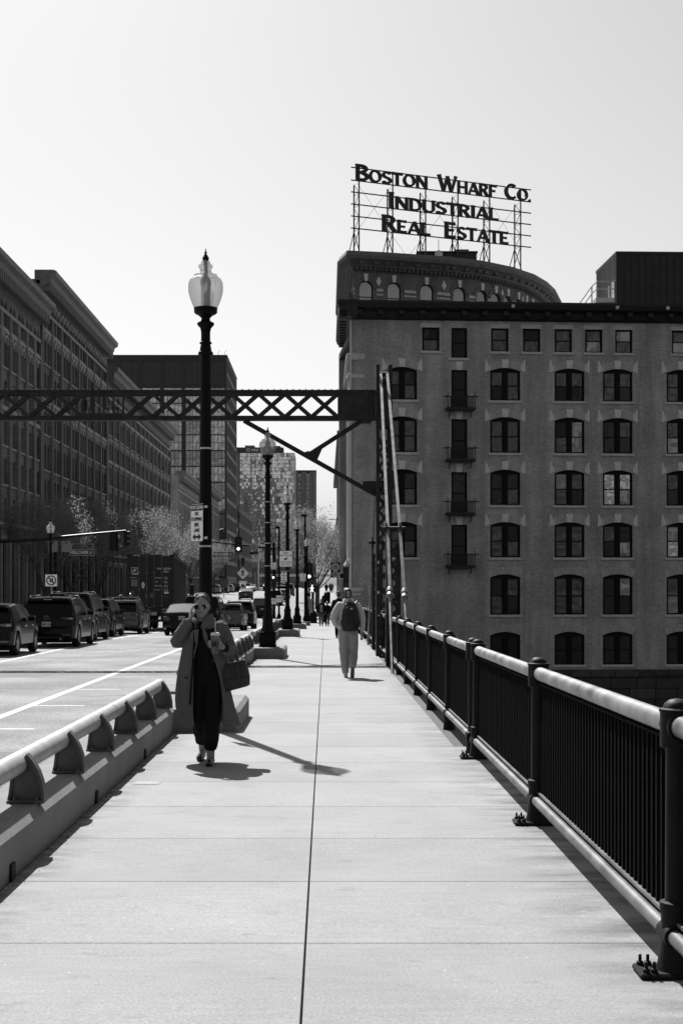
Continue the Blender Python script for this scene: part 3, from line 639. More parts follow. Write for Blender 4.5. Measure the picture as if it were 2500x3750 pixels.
# iron balconies
bal = [14.65, 10.86, 6.90, 3.02]
for z in bal:
    m = MB(); m.box(6.95, 9.05, -.85, 0, z, z + .2); b = m.build('balcony', DARKTRIM, bld)
    MB().tube([(6.7, -.8, z + 1.0), (9.3, -.8, z + 1.0)], .045, 6).build('handrail', DARKTRIM, b)
    bs = MB()
    for k in range(14): bs.box(7.2 + k*.123, 7.255 + k*.123, -.82, -.775, z + .1, z + .98)
    for x in (7.0, 9.0): bs.tube([(x, -.8, z + .1), (x, -.8, z + 1.25)], .035, 6); bs.tube([(x, -.8, z + 1), (x, 0, z + 1)], .025, 6)
    stuff(bs.build('baluster_run', DARKTRIM, b))
    for x in (7.2, 8.8): MB().tube([(x, -.02, z - .45), (x, -.25, z - .32), (x, -.6, z)], .035, 6).build('scroll_bracket', DARKTRIM, b)
# cornice with brackets, returning along the street side
MB().rings([[Vector((x, y, z)) for y, z in ((0, 21.35), (-.35, 21.5), (-.45, 21.9), (-.95, 22.1), (-1.05, 22.45), (-1.0, 22.5), (-1.0, 22.62), (.4, 22.62), (.4, 21.35))] for x in (-1.0, U1)]).build('cornice', DARKTRIM, bld)
PRE = set(bld.children)
MB().rings([[Vector((x, y, z)) for x, z in ((0, 21.35), (-.35, 21.5), (-.45, 21.9), (-.95, 22.1), (-1.08, 22.45), (-1.02, 22.5), (-1.02, 22.64), (.4, 22.64), (.4, 21.37))] for y in (-1.02, 15.5)]).build('cornice', DARKTRIM, bld)
mod = MB().cbox(-.2, .2, -.85, -.02, 21.62, 21.98, .03).mesh('modillion', DARKTRIM)
modl = MB().cbox(-.85, -.02, -.2, .2, 21.62, 21.98, .03).mesh('modillion', DARKTRIM)
for k in range(12): obj('modillion', modl, bld, (0, .6 + 1.2*k, 0))
SIDE1 = list(bld.children)
for k in range(23): obj('modillion', mod, bld, (.5 + 1.55*k, 0, 0))
for k, x in enumerate((11.8, 19.6, 23.4, 31)): MB().lathe([(.05, .0), (.12, .05), (.14, .2), (.06, .25)], 8, (x, -1.1, 22.15)).build('floodlight', STONE, bld)
SIDE2 = set(bld.children)
# street side wall with pilasters, belts and windows (seen very obliquely), plus roof and rear
sops = [(1.6 + 3.0*k, 2.9 + 3.0*k, c, d, .2) for k in range(5) for c, d in rows[:4]] + [(1.6 + 3.0*k, 2.9 + 3.0*k, 19.1, 20.8) for k in range(5)]
sw = facade('wall', BR, bld, 0, 16, -4.57, 21.4, [(16 - b, 16 - a, *r) for a, b, *r in sops], .25, (0, 16, 0), (0, 0, R(-90)))
sd = window_mesh(1.3, 2.6, .2, 1)[0]
for a, b, c, d, *r in sops: obj('window', sd, bld, (.16, b, c), (0, 0, R(-90)))
for a, b, c, d, *r in sops: MB().box(.24, .25, a, b, c, d).build('pane', G0, bld)
for k in range(6): MB().cbox(-.22, 0, .15 + 3*k, 1.05 + 3*k, -1.2, 18.4, .03).build('pilaster', BR, bld)
for z, p in ((18.4, .45), (3.3, .42), (15.9, .3)): MB().cbox(-p, .0, -.02 if z < 17 else .4, 16, z, z + .32, .05).build('belt_course', STONE2, bld)
FRONT = set(bld.children)
MB().cbox(-.55, .85, -.35, .6, 1.25, 1.55, .08).build('corner_capital', STONE2, bld); MB().cbox(-.42, .75, -.22, .6, .95, 1.25, .1).build('corner_capital', STONE2, bld)
MB().cbox(-.4, .95, -.14, .6, 18.35, 18.85, .06).build('corner_capital', STONE2, bld); MB().cbox(-.36, .9, -.1, .6, 17.0, 17.35, .06).build('corner_capital', STONE2, bld)
MB().box(.3, U1, .3, 16, 20.9, 21.36).build('roof', DARKTRIM, bld); MB().box(U1 - .3, U1, .01, 16, -4.57, 21.3).build('side_wall', BR, bld); MB().box(.3, U1 - .4, 15.9, 16.1, -4.57, 21.3).build('rear_wall', BR, bld)
MB().tube([(-.1, -.1, 1.6), (-.1, -.1, 21.3)], .07, 8).build('downpipe', STONE, bld, 40)
for x in (9.9, 21.8): MB().tube([(x, -.05, -1), (x, -.05, 3.0)], .02, 6).build('conduit', STONE2, bld)
for o in [q for q in FRONT if q not in SIDE2] + [q for q in SIDE1 if q not in PRE]: o.matrix_basis = Matrix.Rotation(R(-TH), 4, 'Z') @ o.matrix_basis
# granite seawall: each stone a piece
sea = thing('granite_seawall', 'dark granite block seawall at the water under the brick building', 'seawall', (1.3, 104.35, 0), R(TH))
MB().box(-.5, U1 + 8, .25, 1.2, -9, -4.58).build('backing', M['dark'], sea)
gm = [mat('granite_%d' % i, v, .9, var=.3, vs=2, bump=.6, bs=8) for i, v in enumerate((.05, .065, .04))]
z = -4.6; k = 0
while z > -8.6:
    h = (.5, .85, .8, .9, .9)[k % 5]; x = -.4 + (.9 if k % 2 else 0)
    while x < U1 + 6:
        w = rnd.uniform(1.4, 2.6); MB().cbox(x + .015, x + w - .015, -rnd.uniform(0, .06) - (.12 if k == 0 else 0), .3, z - h + .015, z - .015, .03).build('stone', rnd.choice(gm), sea); x += w
    z -= h; k += 1
# ------------------------------------------------------------------ metal-clad penthouse on the roof
ph = thing('roof_penthouse', 'dark metal-clad rooftop penthouse with pale steel stair, top right', 'penthouse', (22.9, 112.2, 21.35), R(2))
MET = mat('dark_standing_seam', .024, .5, var=.4, vs=1.2, spec=.3); MET_SUNLIT = mat('seam_metal_sunlit', .2, .55, .2, var=.3, vs=2)  # side copy of the seam metal, lightened to paint in the sunlight
PALE = mat('pale_steel', .55, .5, .2, var=.15, vs=5)
w = MB(); w.box(0, 14, 0, 7, 0, 6.5); w.build('body', MET, ph); MB().box(-.06, 14.1, -.06, 7.1, 6.5, 6.72).build('roof_edge', MET, ph)
seam = MB().box(-.03, .03, -.06, 0, 0, 6.5).mesh('seam', MET); sl = MB().box(-.05, 0, -.03, .03, 0, 6.5).mesh('seam', MET_SUNLIT)
for k in range(24): obj('seam', seam, ph, (.05 + .57*k, 0, 0))
MB().box(-.03, -.001, 0, 7, 0, 6.5).build('side_cladding', MET_SUNLIT, ph)
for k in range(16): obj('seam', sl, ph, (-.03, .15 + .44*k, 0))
MB().box(-.06, -.03, .5, 1.5, 2.1, 4.6).build('door', PALE, ph); MB().box(-.09, -.03, 2.1, 3.4, 3.4, 4.3).build('louvre', DARKTRIM, ph)
st = MB()
for a in ((-.1, 2.1), (-1.5, 2.1), (-1.5, .3), (-.1, .3)): st.box(a[0] - .05, a[0] + .05, a[1] - .05, a[1] + .05, 0, 4.4)
st.build('platform_post_frame', PALE, ph)
MB().box(-1.6, 0, .2, 2.2, 2.75, 3.1).build('platform', PALE, ph)
for z in (3.8, 4.4): MB().tube([(0, .25, z), (-1.5, .25, z), (-1.5, 2.1, z), (-2.4, 2.5, z - 1.3)], .05, 6).build('handrail', PALE, ph)
for k in range(13): MB().box(-2.6 + .08*k, -1.6, 2.2, 2.35, .22*k, .22*k + .05).build('tread', PALE, ph)
MB().tube([(-1.5, .25, 2.8), (-.1, .25, 1.4)], .06, 6).build('brace', PALE, ph); MB().tube([(-2.7, 2.2, 0), (-1.6, 2.2, 3)], .08, 6).build('stringer', PALE, ph); MB().box(-1.55, -.05, .28, .34, 1.2, 2.1).build('grating', PALE, ph)
# ------------------------------------------------------------------ curved building behind with arched top storey
CP = [(1.9, 125.2), (2.4, 125.0), (4.6, 125.5), (7.4, 126.3), (10.5, 127.2), (13.45, 128.7), (16.2, 131.0), (18.5, 133.9), (20.1, 137), (21.4, 140.4), (22.8, 145.6), (23.4, 150), (23.8, 156)]
cb = thing('curved_building', 'curved dark brick building with arched top-storey windows under the rooftop sign', 'building', (2.4, 125, 0))
BRD = brick_mat('dark_red_brick', .17, .11); CT = mat('curved_cornice', .11, .7, var=.3, vs=3)
def L0(p): return Vector((p[0] - 2.4, p[1] - 125.0, 0))
cpl = [L0(p) for p in CP[1:]]
def nrm(d): return Vector((d.y, -d.x, 0)).normalized()
def arch_out(w, h, ins): 
    r_ = w/2 - ins; return [(w/2 - r_, ins), (w/2 + r_, ins)] + [(w/2 + r_*math.cos(math.pi*k/10), h - w/2 + r_*math.sin(math.pi*k/10)) for k in range(11)]
wf = MB(); o_, i_ = arch_out(1.3, 3.0, 0.0), arch_out(1.3, 3.0, .09)
for k in range(len(o_)):
    k2 = (k + 1) % len(o_); wf.prism([o_[k], o_[k2], i_[k2], i_[k]], -.03, .05, lambda a, b, d: Vector((a, d, b)))
wf.box(.09, 1.21, -.01, .04, 1.55, 1.62); winm = wf.mesh('window', FRAME)
GC = glass_mat('arched_glass', .22, .1, .8, .3, 1.0, .5)
pan = MB().prism(arch_out(1.3, 3.0, .085), .02, .03, lambda a, b, d: Vector((a, d, b))).mesh('pane', GC)
arch = MB()
for k in range(9):
    a0, a1 = math.pi*k/9, math.pi*(k + 1)/9
    arch.prism([(.70*math.cos(a0), .70*math.sin(a0)), (.70*math.cos(a1), .70*math.sin(a1)), (1.0*math.cos(a1), 1.0*math.sin(a1)), (1.0*math.cos(a0), 1.0*math.sin(a0))], -.09, .05, lambda a, b, d: Vector((a, d, b)))
arch = arch.mesh('archivolt', CT); key2 = MB().prism([(-.13, .62), (.13, .62), (.2, 1.25), (-.2, 1.25)], -.16, .05, lambda a, b, d: Vector((a, d, b))).mesh('keystone', STONE)
dia = MB().prism([(0, -.45), (.24, 0), (0, .45), (-.24, 0)], -.04, .02, lambda a, b, d: Vector((a, d, b))).mesh('diamond_panel', STONE)
dent = MB().box(-.09, .09, -.5, 0, 0, .22).mesh('dentil', CT); dbig = MB().cbox(-.2, .2, -1.0, 0, 0, .4, .04).mesh('bracket', CT)
WZ = 25.55
acc = 0
for i, (a, b) in enumerate(zip(cpl, cpl[1:])):
    d = b - a; L = d.length; ang = math.atan2(d.y, d.x)
    nw = 1 if L < 3.4 else 2
    cs = [L*(j + .5)/nw for j in range(nw)]
    ops = [(c - .65, c + .65, WZ, WZ + 3.0, .65) for c in cs if L > 2]
    facade('wall', BRD, cb, 0, L, -1.2, 29.6, ops, .3, tuple(a), (0, 0, ang))
    R4 = Matrix.Translation(a) @ Matrix.Rotation(ang, 4, 'Z')
    for c in cs:
        if L <= 2: continue
        w = obj('window', winm, cb, R4 @ Vector((c - .65, .14, WZ)), (0, 0, ang)); obj('pane', pan, w)
        obj('archivolt', arch, cb, R4 @ Vector((c, 0, WZ + 2.35)), (0, 0, ang)); obj('keystone', key2, cb, R4 @ Vector((c, 0, WZ + 2.35)), (0, 0, ang))
    if i in (1, 3, 5, 6, 8): obj('diamond_panel', dia, cb, R4 @ Vector((.05, 0, WZ + 3.0)), (0, 0, ang))
    for z0, z1, p in ((WZ + 2.1, WZ + 2.35, .08), (WZ + 1.75, WZ + 1.9, .06)):
        e = [0] + [v for c in cs for v in (c - 1.0, c + 1.0)] + [L] if L > 2 else [0, L]
        for x0, x1 in zip(e[::2], e[1::2]): MB().box(x0, x1, -p, .02, z0, z1).build('belt_course', STONE2, cb, None, tuple(a), (0, 0, ang))
    x = .2
    while x < L:
        obj('dentil', dent, cb, R4 @ Vector((x, 0, 29.42)), (0, 0, ang)); x += .42
    x = .5
    while x < L:
        obj('bracket', dbig, cb, R4 @ Vector((x, 0, 29.85)), (0, 0, ang)); x += 1.35
prof = [(0, 28.55), (-.2, 28.6), (-.25, 28.75), (-.55, 29.0), (-.6, 29.25), (-1.05, 29.7), (-1.35, 29.8), (-1.4, 30.25), (-1.3, 30.55), (-1.2, 30.9), (1.2, 30.9), (1.2, 28.55)]
full = [L0((2.4, 150)), L0((2.4, 126.5))] + cpl; ring = []
for i, p in enumerate(full):
    d = (full[min(i + 1, len(full) - 1)] - full[max(0, i - 1)]).normalized(); n = nrm(d)
    ring.append([p - n*y*(1.15 if i == 2 else 1) + Vector((0, 0, 29.42 + (z - 28.55)*.62)) for y, z in prof])
MB().rings(ring).build('cornice', CT, cb)
MB().box(-.03, 0, 0, 28, -1.2, 29.6).build('wall', BRD, cb)
poly = [(p.x, p.y) for p in cpl] + [(0, 31)]
MB().prism(poly, 29.7, 30.3, lambda a, b, d: Vector((a, b, d))).build('roof', DARKTRIM, cb)
for k in range(8):
    for z in (24.6, 20.6, 16.6, 12.6, 8.6, 4.6): MB().cbox(-.2, -.03, 1 + 3.3*k, 2.4 + 3.3*k, z, z + 2.6, .03).build('bay_panel', CT, cb)
    MB().cbox(-.4, -.03, 2.7 + 3.3*k, 3.5 + 3.3*k, -1, 28, .03).build('pilaster', BRD, cb)
rb = thing('roof_bulkhead', 'low dark bulkhead on the curved building behind the sign legs', 'bulkhead', (8.7, 135, 30.3))
MB().cbox(0, 5.6, 0, 5, 0, 3.0, .05).build('body', MET, rb); MB().cbox(-.1, 5.7, -.1, 5.1, 3.0, 3.15, .03).build('roof_edge', MET, rb); MB().cbox(3.6, 4.9, .5, 3, 3.15, 3.45, .03).build('hatch', MET, rb)
da = thing('satellite_dish', 'small pale dish aerial on a mast on the curved roof', 'dish', (10.4, 131.5, 30.3))
MB().tube([(0, 0, 0), (0, 0, 3.4)], .03, 6).build('mast', DARKTRIM, da); MB().lathe([(.0, .0), (.2, .03), (.36, .12), (.37, .13), (.2, .06), (0, .03)], 14).build('dish', STONE, da, 40, (0, -.1, 2.0), (R(90), 0, 0))
# ------------------------------------------------------------------ rooftop sign
sg = thing('rooftop_sign', 'large openwork rooftop sign reading Boston Wharf Co. Industrial Real Estate', 'sign', (2.3, 130, 30.3), math.atan2(7.5, 17.5))
SB = mat('sign_letter_dark', .022, .6); SL = 19.04
def stroke_letter(ch):
    th = .19; polys = []
    def ln(x0, y0, x1, y1, w=th, fl=(1, 1)):
        d = Vector((x1 - x0, y1 - y0)); n = Vector((-d.y, d.x)).normalized(); e = d.normalized()
        a, b = Vector((x0, y0)), Vector((x1, y1)); q = []
        w0 = w/2*(1.28 if fl[0] else 1); w1 = w/2*(1.28 if fl[1] else 1); s = min(.12, d.length*.3)
        q = [a - n*w0, a + e*s - n*w/2, b - e*s - n*w/2, b - n*w1, b + n*w1, b - e*s + n*w/2, a + e*s + n*w/2, a + n*w0]
        polys.append([tuple(v) for v in q])
    def arc(cx, cy, rx, ry, a0, a1, w=th):
        n = max(4, int(abs(a1 - a0)/14)); r0 = []; r1 = []
        for k in range(n):
            b0, b1 = R(a0 + (a1 - a0)*k/n), R(a0 + (a1 - a0)*(k + 1)/n + (1.5 if a1 > a0 else -1.5))
            f = lambda t, s: (cx + (rx + s*w/2)*math.cos(t), cy + (ry + s*w*.42)*math.sin(t))
            polys.append([f(b0, -1), f(b0, 1), f(b1, 1), f(b1, -1)])
    if ch == 'B': ln(.12, 0, .12, 1); arc(.32, .745, .21, .17, -90, 90); arc(.33, .285, .25, .20, -90, 90); [ln(.12, y, .34, y, .15, (0, 0)) for y in (.08, .515, .92)]; w = .66
    elif ch == 'O': arc(.41, .5, .31, .42, 0, 360); w = .82
    elif ch == 'S': arc(.33, .72, .21, .20, 20, 270); arc(.33, .28, .23, .20, 90, -160); w = .64
    elif ch == 'T': ln(.36, 0, .36, .85); ln(.02, .91, .70, .91, .18); w = .72
    elif ch == 'N': ln(.13, 0, .13, 1, .17); ln(.69, 0, .69, 1, .17); ln(.12, .95, .70, .05, .2, (0, 0)); w = .82
    elif ch == 'W': ln(.05, 1, .32, .02, .18, (1, 0)); ln(.32, .02, .52, .95, .15, (0, 0)); ln(.52, .95, .74, .02, .18, (0, 0)); ln(.74, .02, 1.0, 1, .15, (0, 1)); w = 1.06
    elif ch == 'H': ln(.13, 0, .13, 1, .18); ln(.67, 0, .67, 1, .18); ln(.13, .5, .67, .5, .15, (0, 0)); w = .80
    elif ch == 'A': ln(.06, 0, .40, .98, .16, (1, 0)); ln(.74, 0, .40, .98, .2, (1, 0)); ln(.2, .3, .62, .3, .14, (0, 0)); w = .80
    elif ch == 'R': ln(.12, 0, .12, 1); arc(.33, .715, .22, .19, -90, 90); ln(.12, .92, .35, .92, .15, (0, 0)); ln(.12, .50, .35, .50, .15, (0, 0)); ln(.36, .47, .64, 0, .19, (0, 1)); w = .72
    elif ch == 'F': ln(.12, 0, .12, 1); ln(.12, .91, .58, .91, .17, (0, 1)); ln(.12, .5, .46, .5, .15, (0, 1)); w = .62
    elif ch == 'C': arc(.41, .5, .31, .42, 48, 312); w = .74
    elif ch == 'I': ln(.15, 0, .15, 1, .2); w = .30
    elif ch == 'D': ln(.12, 0, .12, 1); arc(.32, .5, .33, .42, -90, 90); [ln(.12, y, .34, y, .15, (0, 0)) for y in (.08, .92)]; w = .76
    elif ch == 'U': ln(.12, .35, .12, 1, .19, (0, 1)); ln(.66, .35, .66, 1, .17, (0, 1)); arc(.39, .36, .27, .29, 180, 360); w = .78
    elif ch == 'L': ln(.12, 0, .12, 1); ln(.12, .09, .58, .09, .17, (0, 1)); w = .62
    elif ch == 'E': ln(.12, 0, .12, 1); ln(.12, .91, .56, .91, .16, (0, 1)); ln(.12, .5, .48, .5, .14, (0, 1)); ln(.12, .09, .58, .09, .16, (0, 1)); w = .64
    else: polys.append([(.11 + .1*math.cos(k*.785), .1 + .1*math.sin(k*.785)) for k in range(8)]); w = .24
    return polys, w
LC = {}
def letter_me(ch):
    if ch not in LC:
        polys, w = stroke_letter(ch); mb = MB()
        for i, q in enumerate(polys): mb.prism(q, -.10 - .0015*i, .10 + .0015*i, lambda a, b, d: Vector((a, d, b)))
        LC[ch] = (mb.mesh('letter', SB), w)
    return LC[ch]
def word(s, a, b, zbase, big=1.52, small=1.19):
    ws = [letter_me(c)[1]*(big if i == 0 else small) for i, c in enumerate(s)]; k = (b - a)/sum(ws); x = a
    for i, c in enumerate(s):
        h = big if i == 0 else small
        if c == '.': h = small
        obj('letter', letter_me(c)[0], sg, (x, -.14, zbase - 30.3), (0, 0, 0), (h*k, 1, h)); x += ws[i]*k
word('BOSTON', .35, 7.8, 38.75); word('WHARF', 8.85, 15.2, 38.75); word('CO.', 16.0, 18.95, 38.75)
word('INDUSTRIAL', 3.65, 15.4, 36.55); word('REAL', 3.0, 8.1, 34.4); word('ESTATE', 9.5, 16.5, 34.4)
for z in (39.95, 38.78, 37.70, 36.60, 35.50, 34.40):
    MB().box(0, SL, -.05, .05, z - 30.3 - .045, z - 30.3 + .045).build('rail', SB, sg)
for k in range(6):
    s = .85 + k*3.42; m = MB(); top = 39.9 - 30.3
    q = 1.25
    for yy, z1 in ((.12, top), (q, 38.7 - 30.3)): m.box(s - .05, s + .05, yy - .05, yy + .05, .0, z1)
    z = 4.1; j = 0
    while z < 8.3:
        m.tube([(s, .12 if j % 2 else q, z), (s, q if j % 2 else .12, z + 1.1)], .03, 5); m.tube([(s, .12, z), (s, q, z)], .025, 5); z += 1.1; j += 1
    m.tube([(s, q, 4.1), (s - .3, q + 1.9, 0)], .045, 5); m.tube([(s, q, 4.1), (s + .1, -.9, 0)], .045, 5); m.tube([(s, .12, 4.1), (s, q + 1.9, 0)], .04, 5)
    m.build('support_frame', SB, sg)
for k in range(5):
    s = .85 + k*3.42
    for a, b in (((s, 4.1), (s + 3.42, 8.4)), ((s + 3.42, 4.1), (s, 8.4))) if k % 2 == 0 else (((s, 0), (s + 3.42, 4.1)), ((s + 3.42, 0), (s, 4.1))):
        MB().tube([(a[0], .5, a[1]), (b[0], .5, b[1])], .014, 4).build('brace_wire', SB, sg)

nb_ = thing('reflection_block', 'unseen plain brick block added along the water beyond the right edge of the picture', 'building', (39.2, 107.6, 0), R(4)); MB().box(0, 70, 0, 16, -4.5, 24).build('wall', BR, nb_); MB().box(-.3, 70.3, -.4, 16.2, 24, 25).build('cornice', DARKTRIM, nb_); MB().box(-3.2, 71, -.6, .2, -9, -4.52).build('foundation', gm[0], nb_)  # unseen block added so the water mirrors a wall instead of bright sky
# ------------------------------------------------------------------ brick warehouses along the left of the street
LX = -25.0
GL = glass_mat('far_window_glass', .004, .08, .15, .1, 1.0)
GLB = glass_mat('far_window_sky', .12, .05, .8, .4, .5, .5)
def small_window(w, h, rise):
    mb = MB(); f = .09
    mb.box(0, f, 0, .08, 0, h); mb.box(w - f, w, 0, .08, 0, h); mb.box(f, w - f, 0, .08, 0, f); mb.box(f, w - f, 0, .08, h - f - rise*.5, h); mb.box(f, w - f, .01, .07, h*.5 - .04, h*.5 + .04)
    mb.mi = 1; mb.box(f, w - f, .04, .05, f, h - f); return mb.mesh('window', [FRAME, GL])
def warehouse(label, y0, y1, ztop, rows, bay, wins, base, bmat, trim, cornice, arch_rows=(), pil=.22):
    t = thing('brick_warehouse', label, 'building', (LX, y0, 0), R(90), 'brick warehouses on the left')
    L = y1 - y0; nb = max(1, int(L/bay)); bay = L/nb; ops = []; ww = wins[1]
    for b in range(nb):
        for ri, (z0, z1, rise) in enumerate(rows):
            for c in wins[0]:
                u = b*bay + bay*c; ops.append((u - ww/2, u + ww/2, z0, z1, min(rise, ww/2)))
        ops.append((b*bay + bay*.18, b*bay + bay*.82, -.7, base - 1.0, .5))
    facade('wall', bmat, t, 0, L, -1.6, ztop - .8, ops, .32)
    cache = {}
    for u0, u1, z0, z1, rise in ops:
        k = (round(u1 - u0, 2), round(z1 - z0, 2), rise)
        if k not in cache: cache[k] = (small_window(u1 - u0, z1 - z0, rise), MB().cbox(-.12, u1 - u0 + .12, -.1, .1, -.16, 0, .015).mesh('sill', trim))
        obj('window', cache[k][0], t, (u0, .22, z0))
        if z0 > 1: obj('sill', cache[k][1], t, (u0, 0, z0))
    hood = MB(); r = ww/2
    for k in range(7):
        a0, a1 = math.pi*k/7, math.pi*(k + 1)/7
        hood.prism([((r + .05)*math.cos(a0), (r + .05)*math.sin(a0)), ((r + .05)*math.cos(a1), (r + .05)*math.sin(a1)), ((r + .27)*math.cos(a1), (r + .27)*math.sin(a1)), ((r + .27)*math.cos(a0), (r + .27)*math.sin(a0))], -.14, .02, lambda a, b, d: Vector((a, d, b)))
    hood = hood.mesh('hood_mould', trim)
    for ri in arch_rows:
        z0, z1, rise = rows[ri]
        for b in range(nb):
            for c in wins[0]: obj('hood_mould', hood, t, (b*bay + bay*c, 0, z1 - min(rise, ww/2)))
    for b in range(nb + 1):
        u = min(max(b*bay, .3), L - .3); MB().cbox(u - .3, u + .3, -pil, .02, -1.4, ztop - 3.6, .03).build('pilaster', bmat, t)
    for z, p in ((base, .35), (rows[0][0] - .45, .18), (rows[2][0] - .4, .16), (ztop - 3.5, .12)): MB().cbox(0, L, -p, .02, z, z + .3, .04).build('belt_course', trim, t)
    pr = [(0, ztop - 1.9), (-.25, ztop - 1.8), (-.3, ztop - 1.5), (-.9, ztop - 1.1), (-1.0, ztop - .7), (-1.35, ztop - .5), (-1.4, ztop - .1), (-1.15, ztop), (.5, ztop), (.5, ztop - 1.9)]
    MB().rings([[Vector((x, y, z)) for y, z in pr] for x in (.02, L - .02)]).build('cornice', cornice, t)
    br = MB().cbox(-.11, .11, -.85, 0, ztop - 1.85, ztop - 1.15, .03).mesh('bracket', cornice)
    n = min(280, int(L/.62))
    for k in range(n): obj('bracket', br, t, (L*(k + .5)/n, 0, 0))
    MB().box(.02, L - .02, .02, 18, ztop - 1.2, ztop - .9).build('roof', DARKTRIM, t)
    MB().box(0, .3, .33, 18, -1.6, ztop - .82).build('end_wall', bmat, t); MB().box(L - .3, L, .33, 18, -1.6, ztop - .82).build('end_wall', bmat, t)
    return t
LB1 = brick_mat('warehouse_brick_red', .22, .13); LB2 = brick_mat('warehouse_brick_dark', .17, .11); LB3 = brick_mat('warehouse_brick_brown', .22, .13)
LT = mat('warehouse_brownstone', .33, .85, var=.2, vs=3); LC2 = mat('warehouse_copper_cornice', .15, .6, var=.3, vs=2)
R6 = lambda top, n, p, h, rise: [(top - p*k - h, top - p*k, rise) for k in range(n)]
warehouse('brick warehouse with paired windows and bracketed cornice at the left edge of the picture', 84, 124.6, 26.4, R6(23.9, 6, 3.05, 2.1, .3), 3.0, ((.30, .70), .98), 6.3, LB1, LT, LC2, (1,))
warehouse('tallest brick warehouse with pointed arch windows, second from the left', 124.6, 162, 29.4, R6(27.0, 7, 3.15, 2.35, .42), 4.5, ((.2, .5, .8), 1.02), 6.3, LB2, LT, LC2, (0, 1, 3))
warehouse('long brick warehouse with arched upper windows behind the 1899 crossbeam', 162, 228, 26.7, R6(24.3, 7, 2.95, 2.2, .42), 4.6, ((.2, .5, .8), 1.02), 5.0, LB3, LT, LC2, (0, 2))
t = thing('roof_stair_house', 'dark brick stair house on the roof behind the tallest warehouse cornice', 'roof house', (LX - 9, 116, 25))
MB().cbox(0, 5.6, 0, 6, 0, 5.2, .05).build('body', LB2, t); MB().cbox(-.2, 5.8, -.2, 6.2, 5.2, 5.5, .05).build('coping', LC2, t)
# flags on the long warehouse
fl = thing('wall_flag', 'striped flag on a slanting pole on the long warehouse', 'flag', (LX, 176, 8.4))
MB().tube([(0, 0, 0), (3.2, -.5, 1.5)], .04, 6).build('pole', FRAME, fl)
for k in range(7): MB().rings([[Vector((1.2 + .27*k + dx, -.3 - .04*k, .5 + .12*k)), Vector((1.25 + .27*k + dx + .25, -.32 - .04*k, -1.7 + .06*k)), Vector((1.25 + .27*k + dx + .25, -.30 - .04*k, -1.7 + .06*k)), Vector((1.2 + .27*k + dx, -.28 - .04*k, .5 + .12*k))] for dx in (0, .27)]).build('stripe', PALE if k % 2 else FRAME, fl)
# ------------------------------------------------------------------ pale loft building beyond
PB = brick_mat('pale_brick', .34, .24); PT = mat('pale_trim', .36, .8, var=.15, vs=2)
t = warehouse('pale brick loft building beyond the long warehouse, left of the lamp pole', 241, 280, 21.2, R6(18.6, 5, 3.3, 2.3, .3), 3.3, ((.3, .7), .9), 3.0, PB, PT, LC2, ())
t['group'] = ''; del t['group']
facade('wall', PB, t, 0, 12, -1.5, 20.4, [(1.2 + 3*k, 2.2 + 3*k, z, z + 2.2, .2) for k in range(3) for z in (5, 8.4, 11.8, 15.2)], .2, (-.02, 12.0, 0), (0, 0, R(-90)))
t2 = warehouse('pale stepped brick block beyond the pale loft building', 280, 330, 23.0, R6(20.4, 5, 3.3, 2.3, .3), 3.6, ((.3, .7), 1.0), 3.0, PB, PT, LC2, ()); del t2['group']
# ------------------------------------------------------------------ office tower with dark frame and glazed bays
TF = mat('dark_tower_frame', .030, .6, var=.2, vs=.6); TF2 = mat('tower_side_frame', .11, .7, var=.2, vs=.5)
TG = [glass_mat('tower_glass_a', .40, .06, .9, .6, .25, .8), glass_mat('tower_glass_b', .26, .06, .9, .8, .35, .7), glass_mat('tower_glass_c', .10, .06, .8, .5, .3, .5)]
TGD = glass_mat('tower_mechanical_glass', .012, .2, .4)
tw = thing('office_tower', 'dark framed glass office tower behind the warehouses', 'tower', (-24.9, 358, 0))
TW, TD, TZ = 60, 40, 59.4
facade('frame', TF, tw, -TW, 0, -1, TZ, [(-TW + .6 + 5.45*k, -TW + 5.45*k + 5.05, z, z + 3.75) for k in range(11) for z in [4 + 7.95*j + 3.95*q for j in range(6) for q in (0, 1)]] + [(-TW + .6 + 5.45*k, -TW + 5.45*k + 5.05, 52.3, 58.2) for k in range(11)], .35)
cell = {}
def bay_glass(w, h, m, nx, nz):
    key = (w, h, m.name, nx, nz)
    if key not in cell:
        mb = MB(); mb.mi = 0
        for i in range(nx):
            for j in range(nz):
                tx, tz = rnd.uniform(-.006, .006), rnd.uniform(-.006, .006); x0, x1 = w*i/nx + .05, w*(i + 1)/nx - .05; z0, z1 = h*j/nz + .05, h*(j + 1)/nz - .05
                mb.quad((x0, tx, z0), (x1, -tx, z0), (x1, -tx + tz, z1), (x0, tx + tz, z1))
        mb.mi = 1; mb.box(0, w, .04, .05, 0, h)
        for i in range(nx + 1): mb.box(w*i/nx - .035, w*i/nx + .035, -.05, .04, 0, h)
        for j in range(nz + 1): mb.box(0, w, -.04, .04, h*j/nz - .03, h*j/nz + .03)
        cell[key] = mb.mesh('window', [m, TF])
    return cell[key]
for k in range(11):
    for j in range(6):
        for q in (0, 1):
            z = 4 + 7.95*j + 3.95*q
            obj('window', bay_glass(4.45, 3.75, rnd.choices(TG, (5, 4, 3))[0], 5, 2), tw, (-TW + .6 + 5.45*k, .25, z))
    obj('window', bay_glass(4.45, 5.9, TGD, 3, 2), tw, (-TW + .6 + 5.45*k, .25, 52.3))
facade('frame', TF2, tw, 0, TD, -1, TZ, [(1 + 2.4*k, 2.9 + 2.4*k, z, z + 3.0) for k in range(16) for z in [4 + 3.97*j for j in range(14)]], .4, (0, 0, 0), (0, 0, R(90)))
sgl = [bay_glass(1.9, 3.0, m, 1, 1) for m in TG]
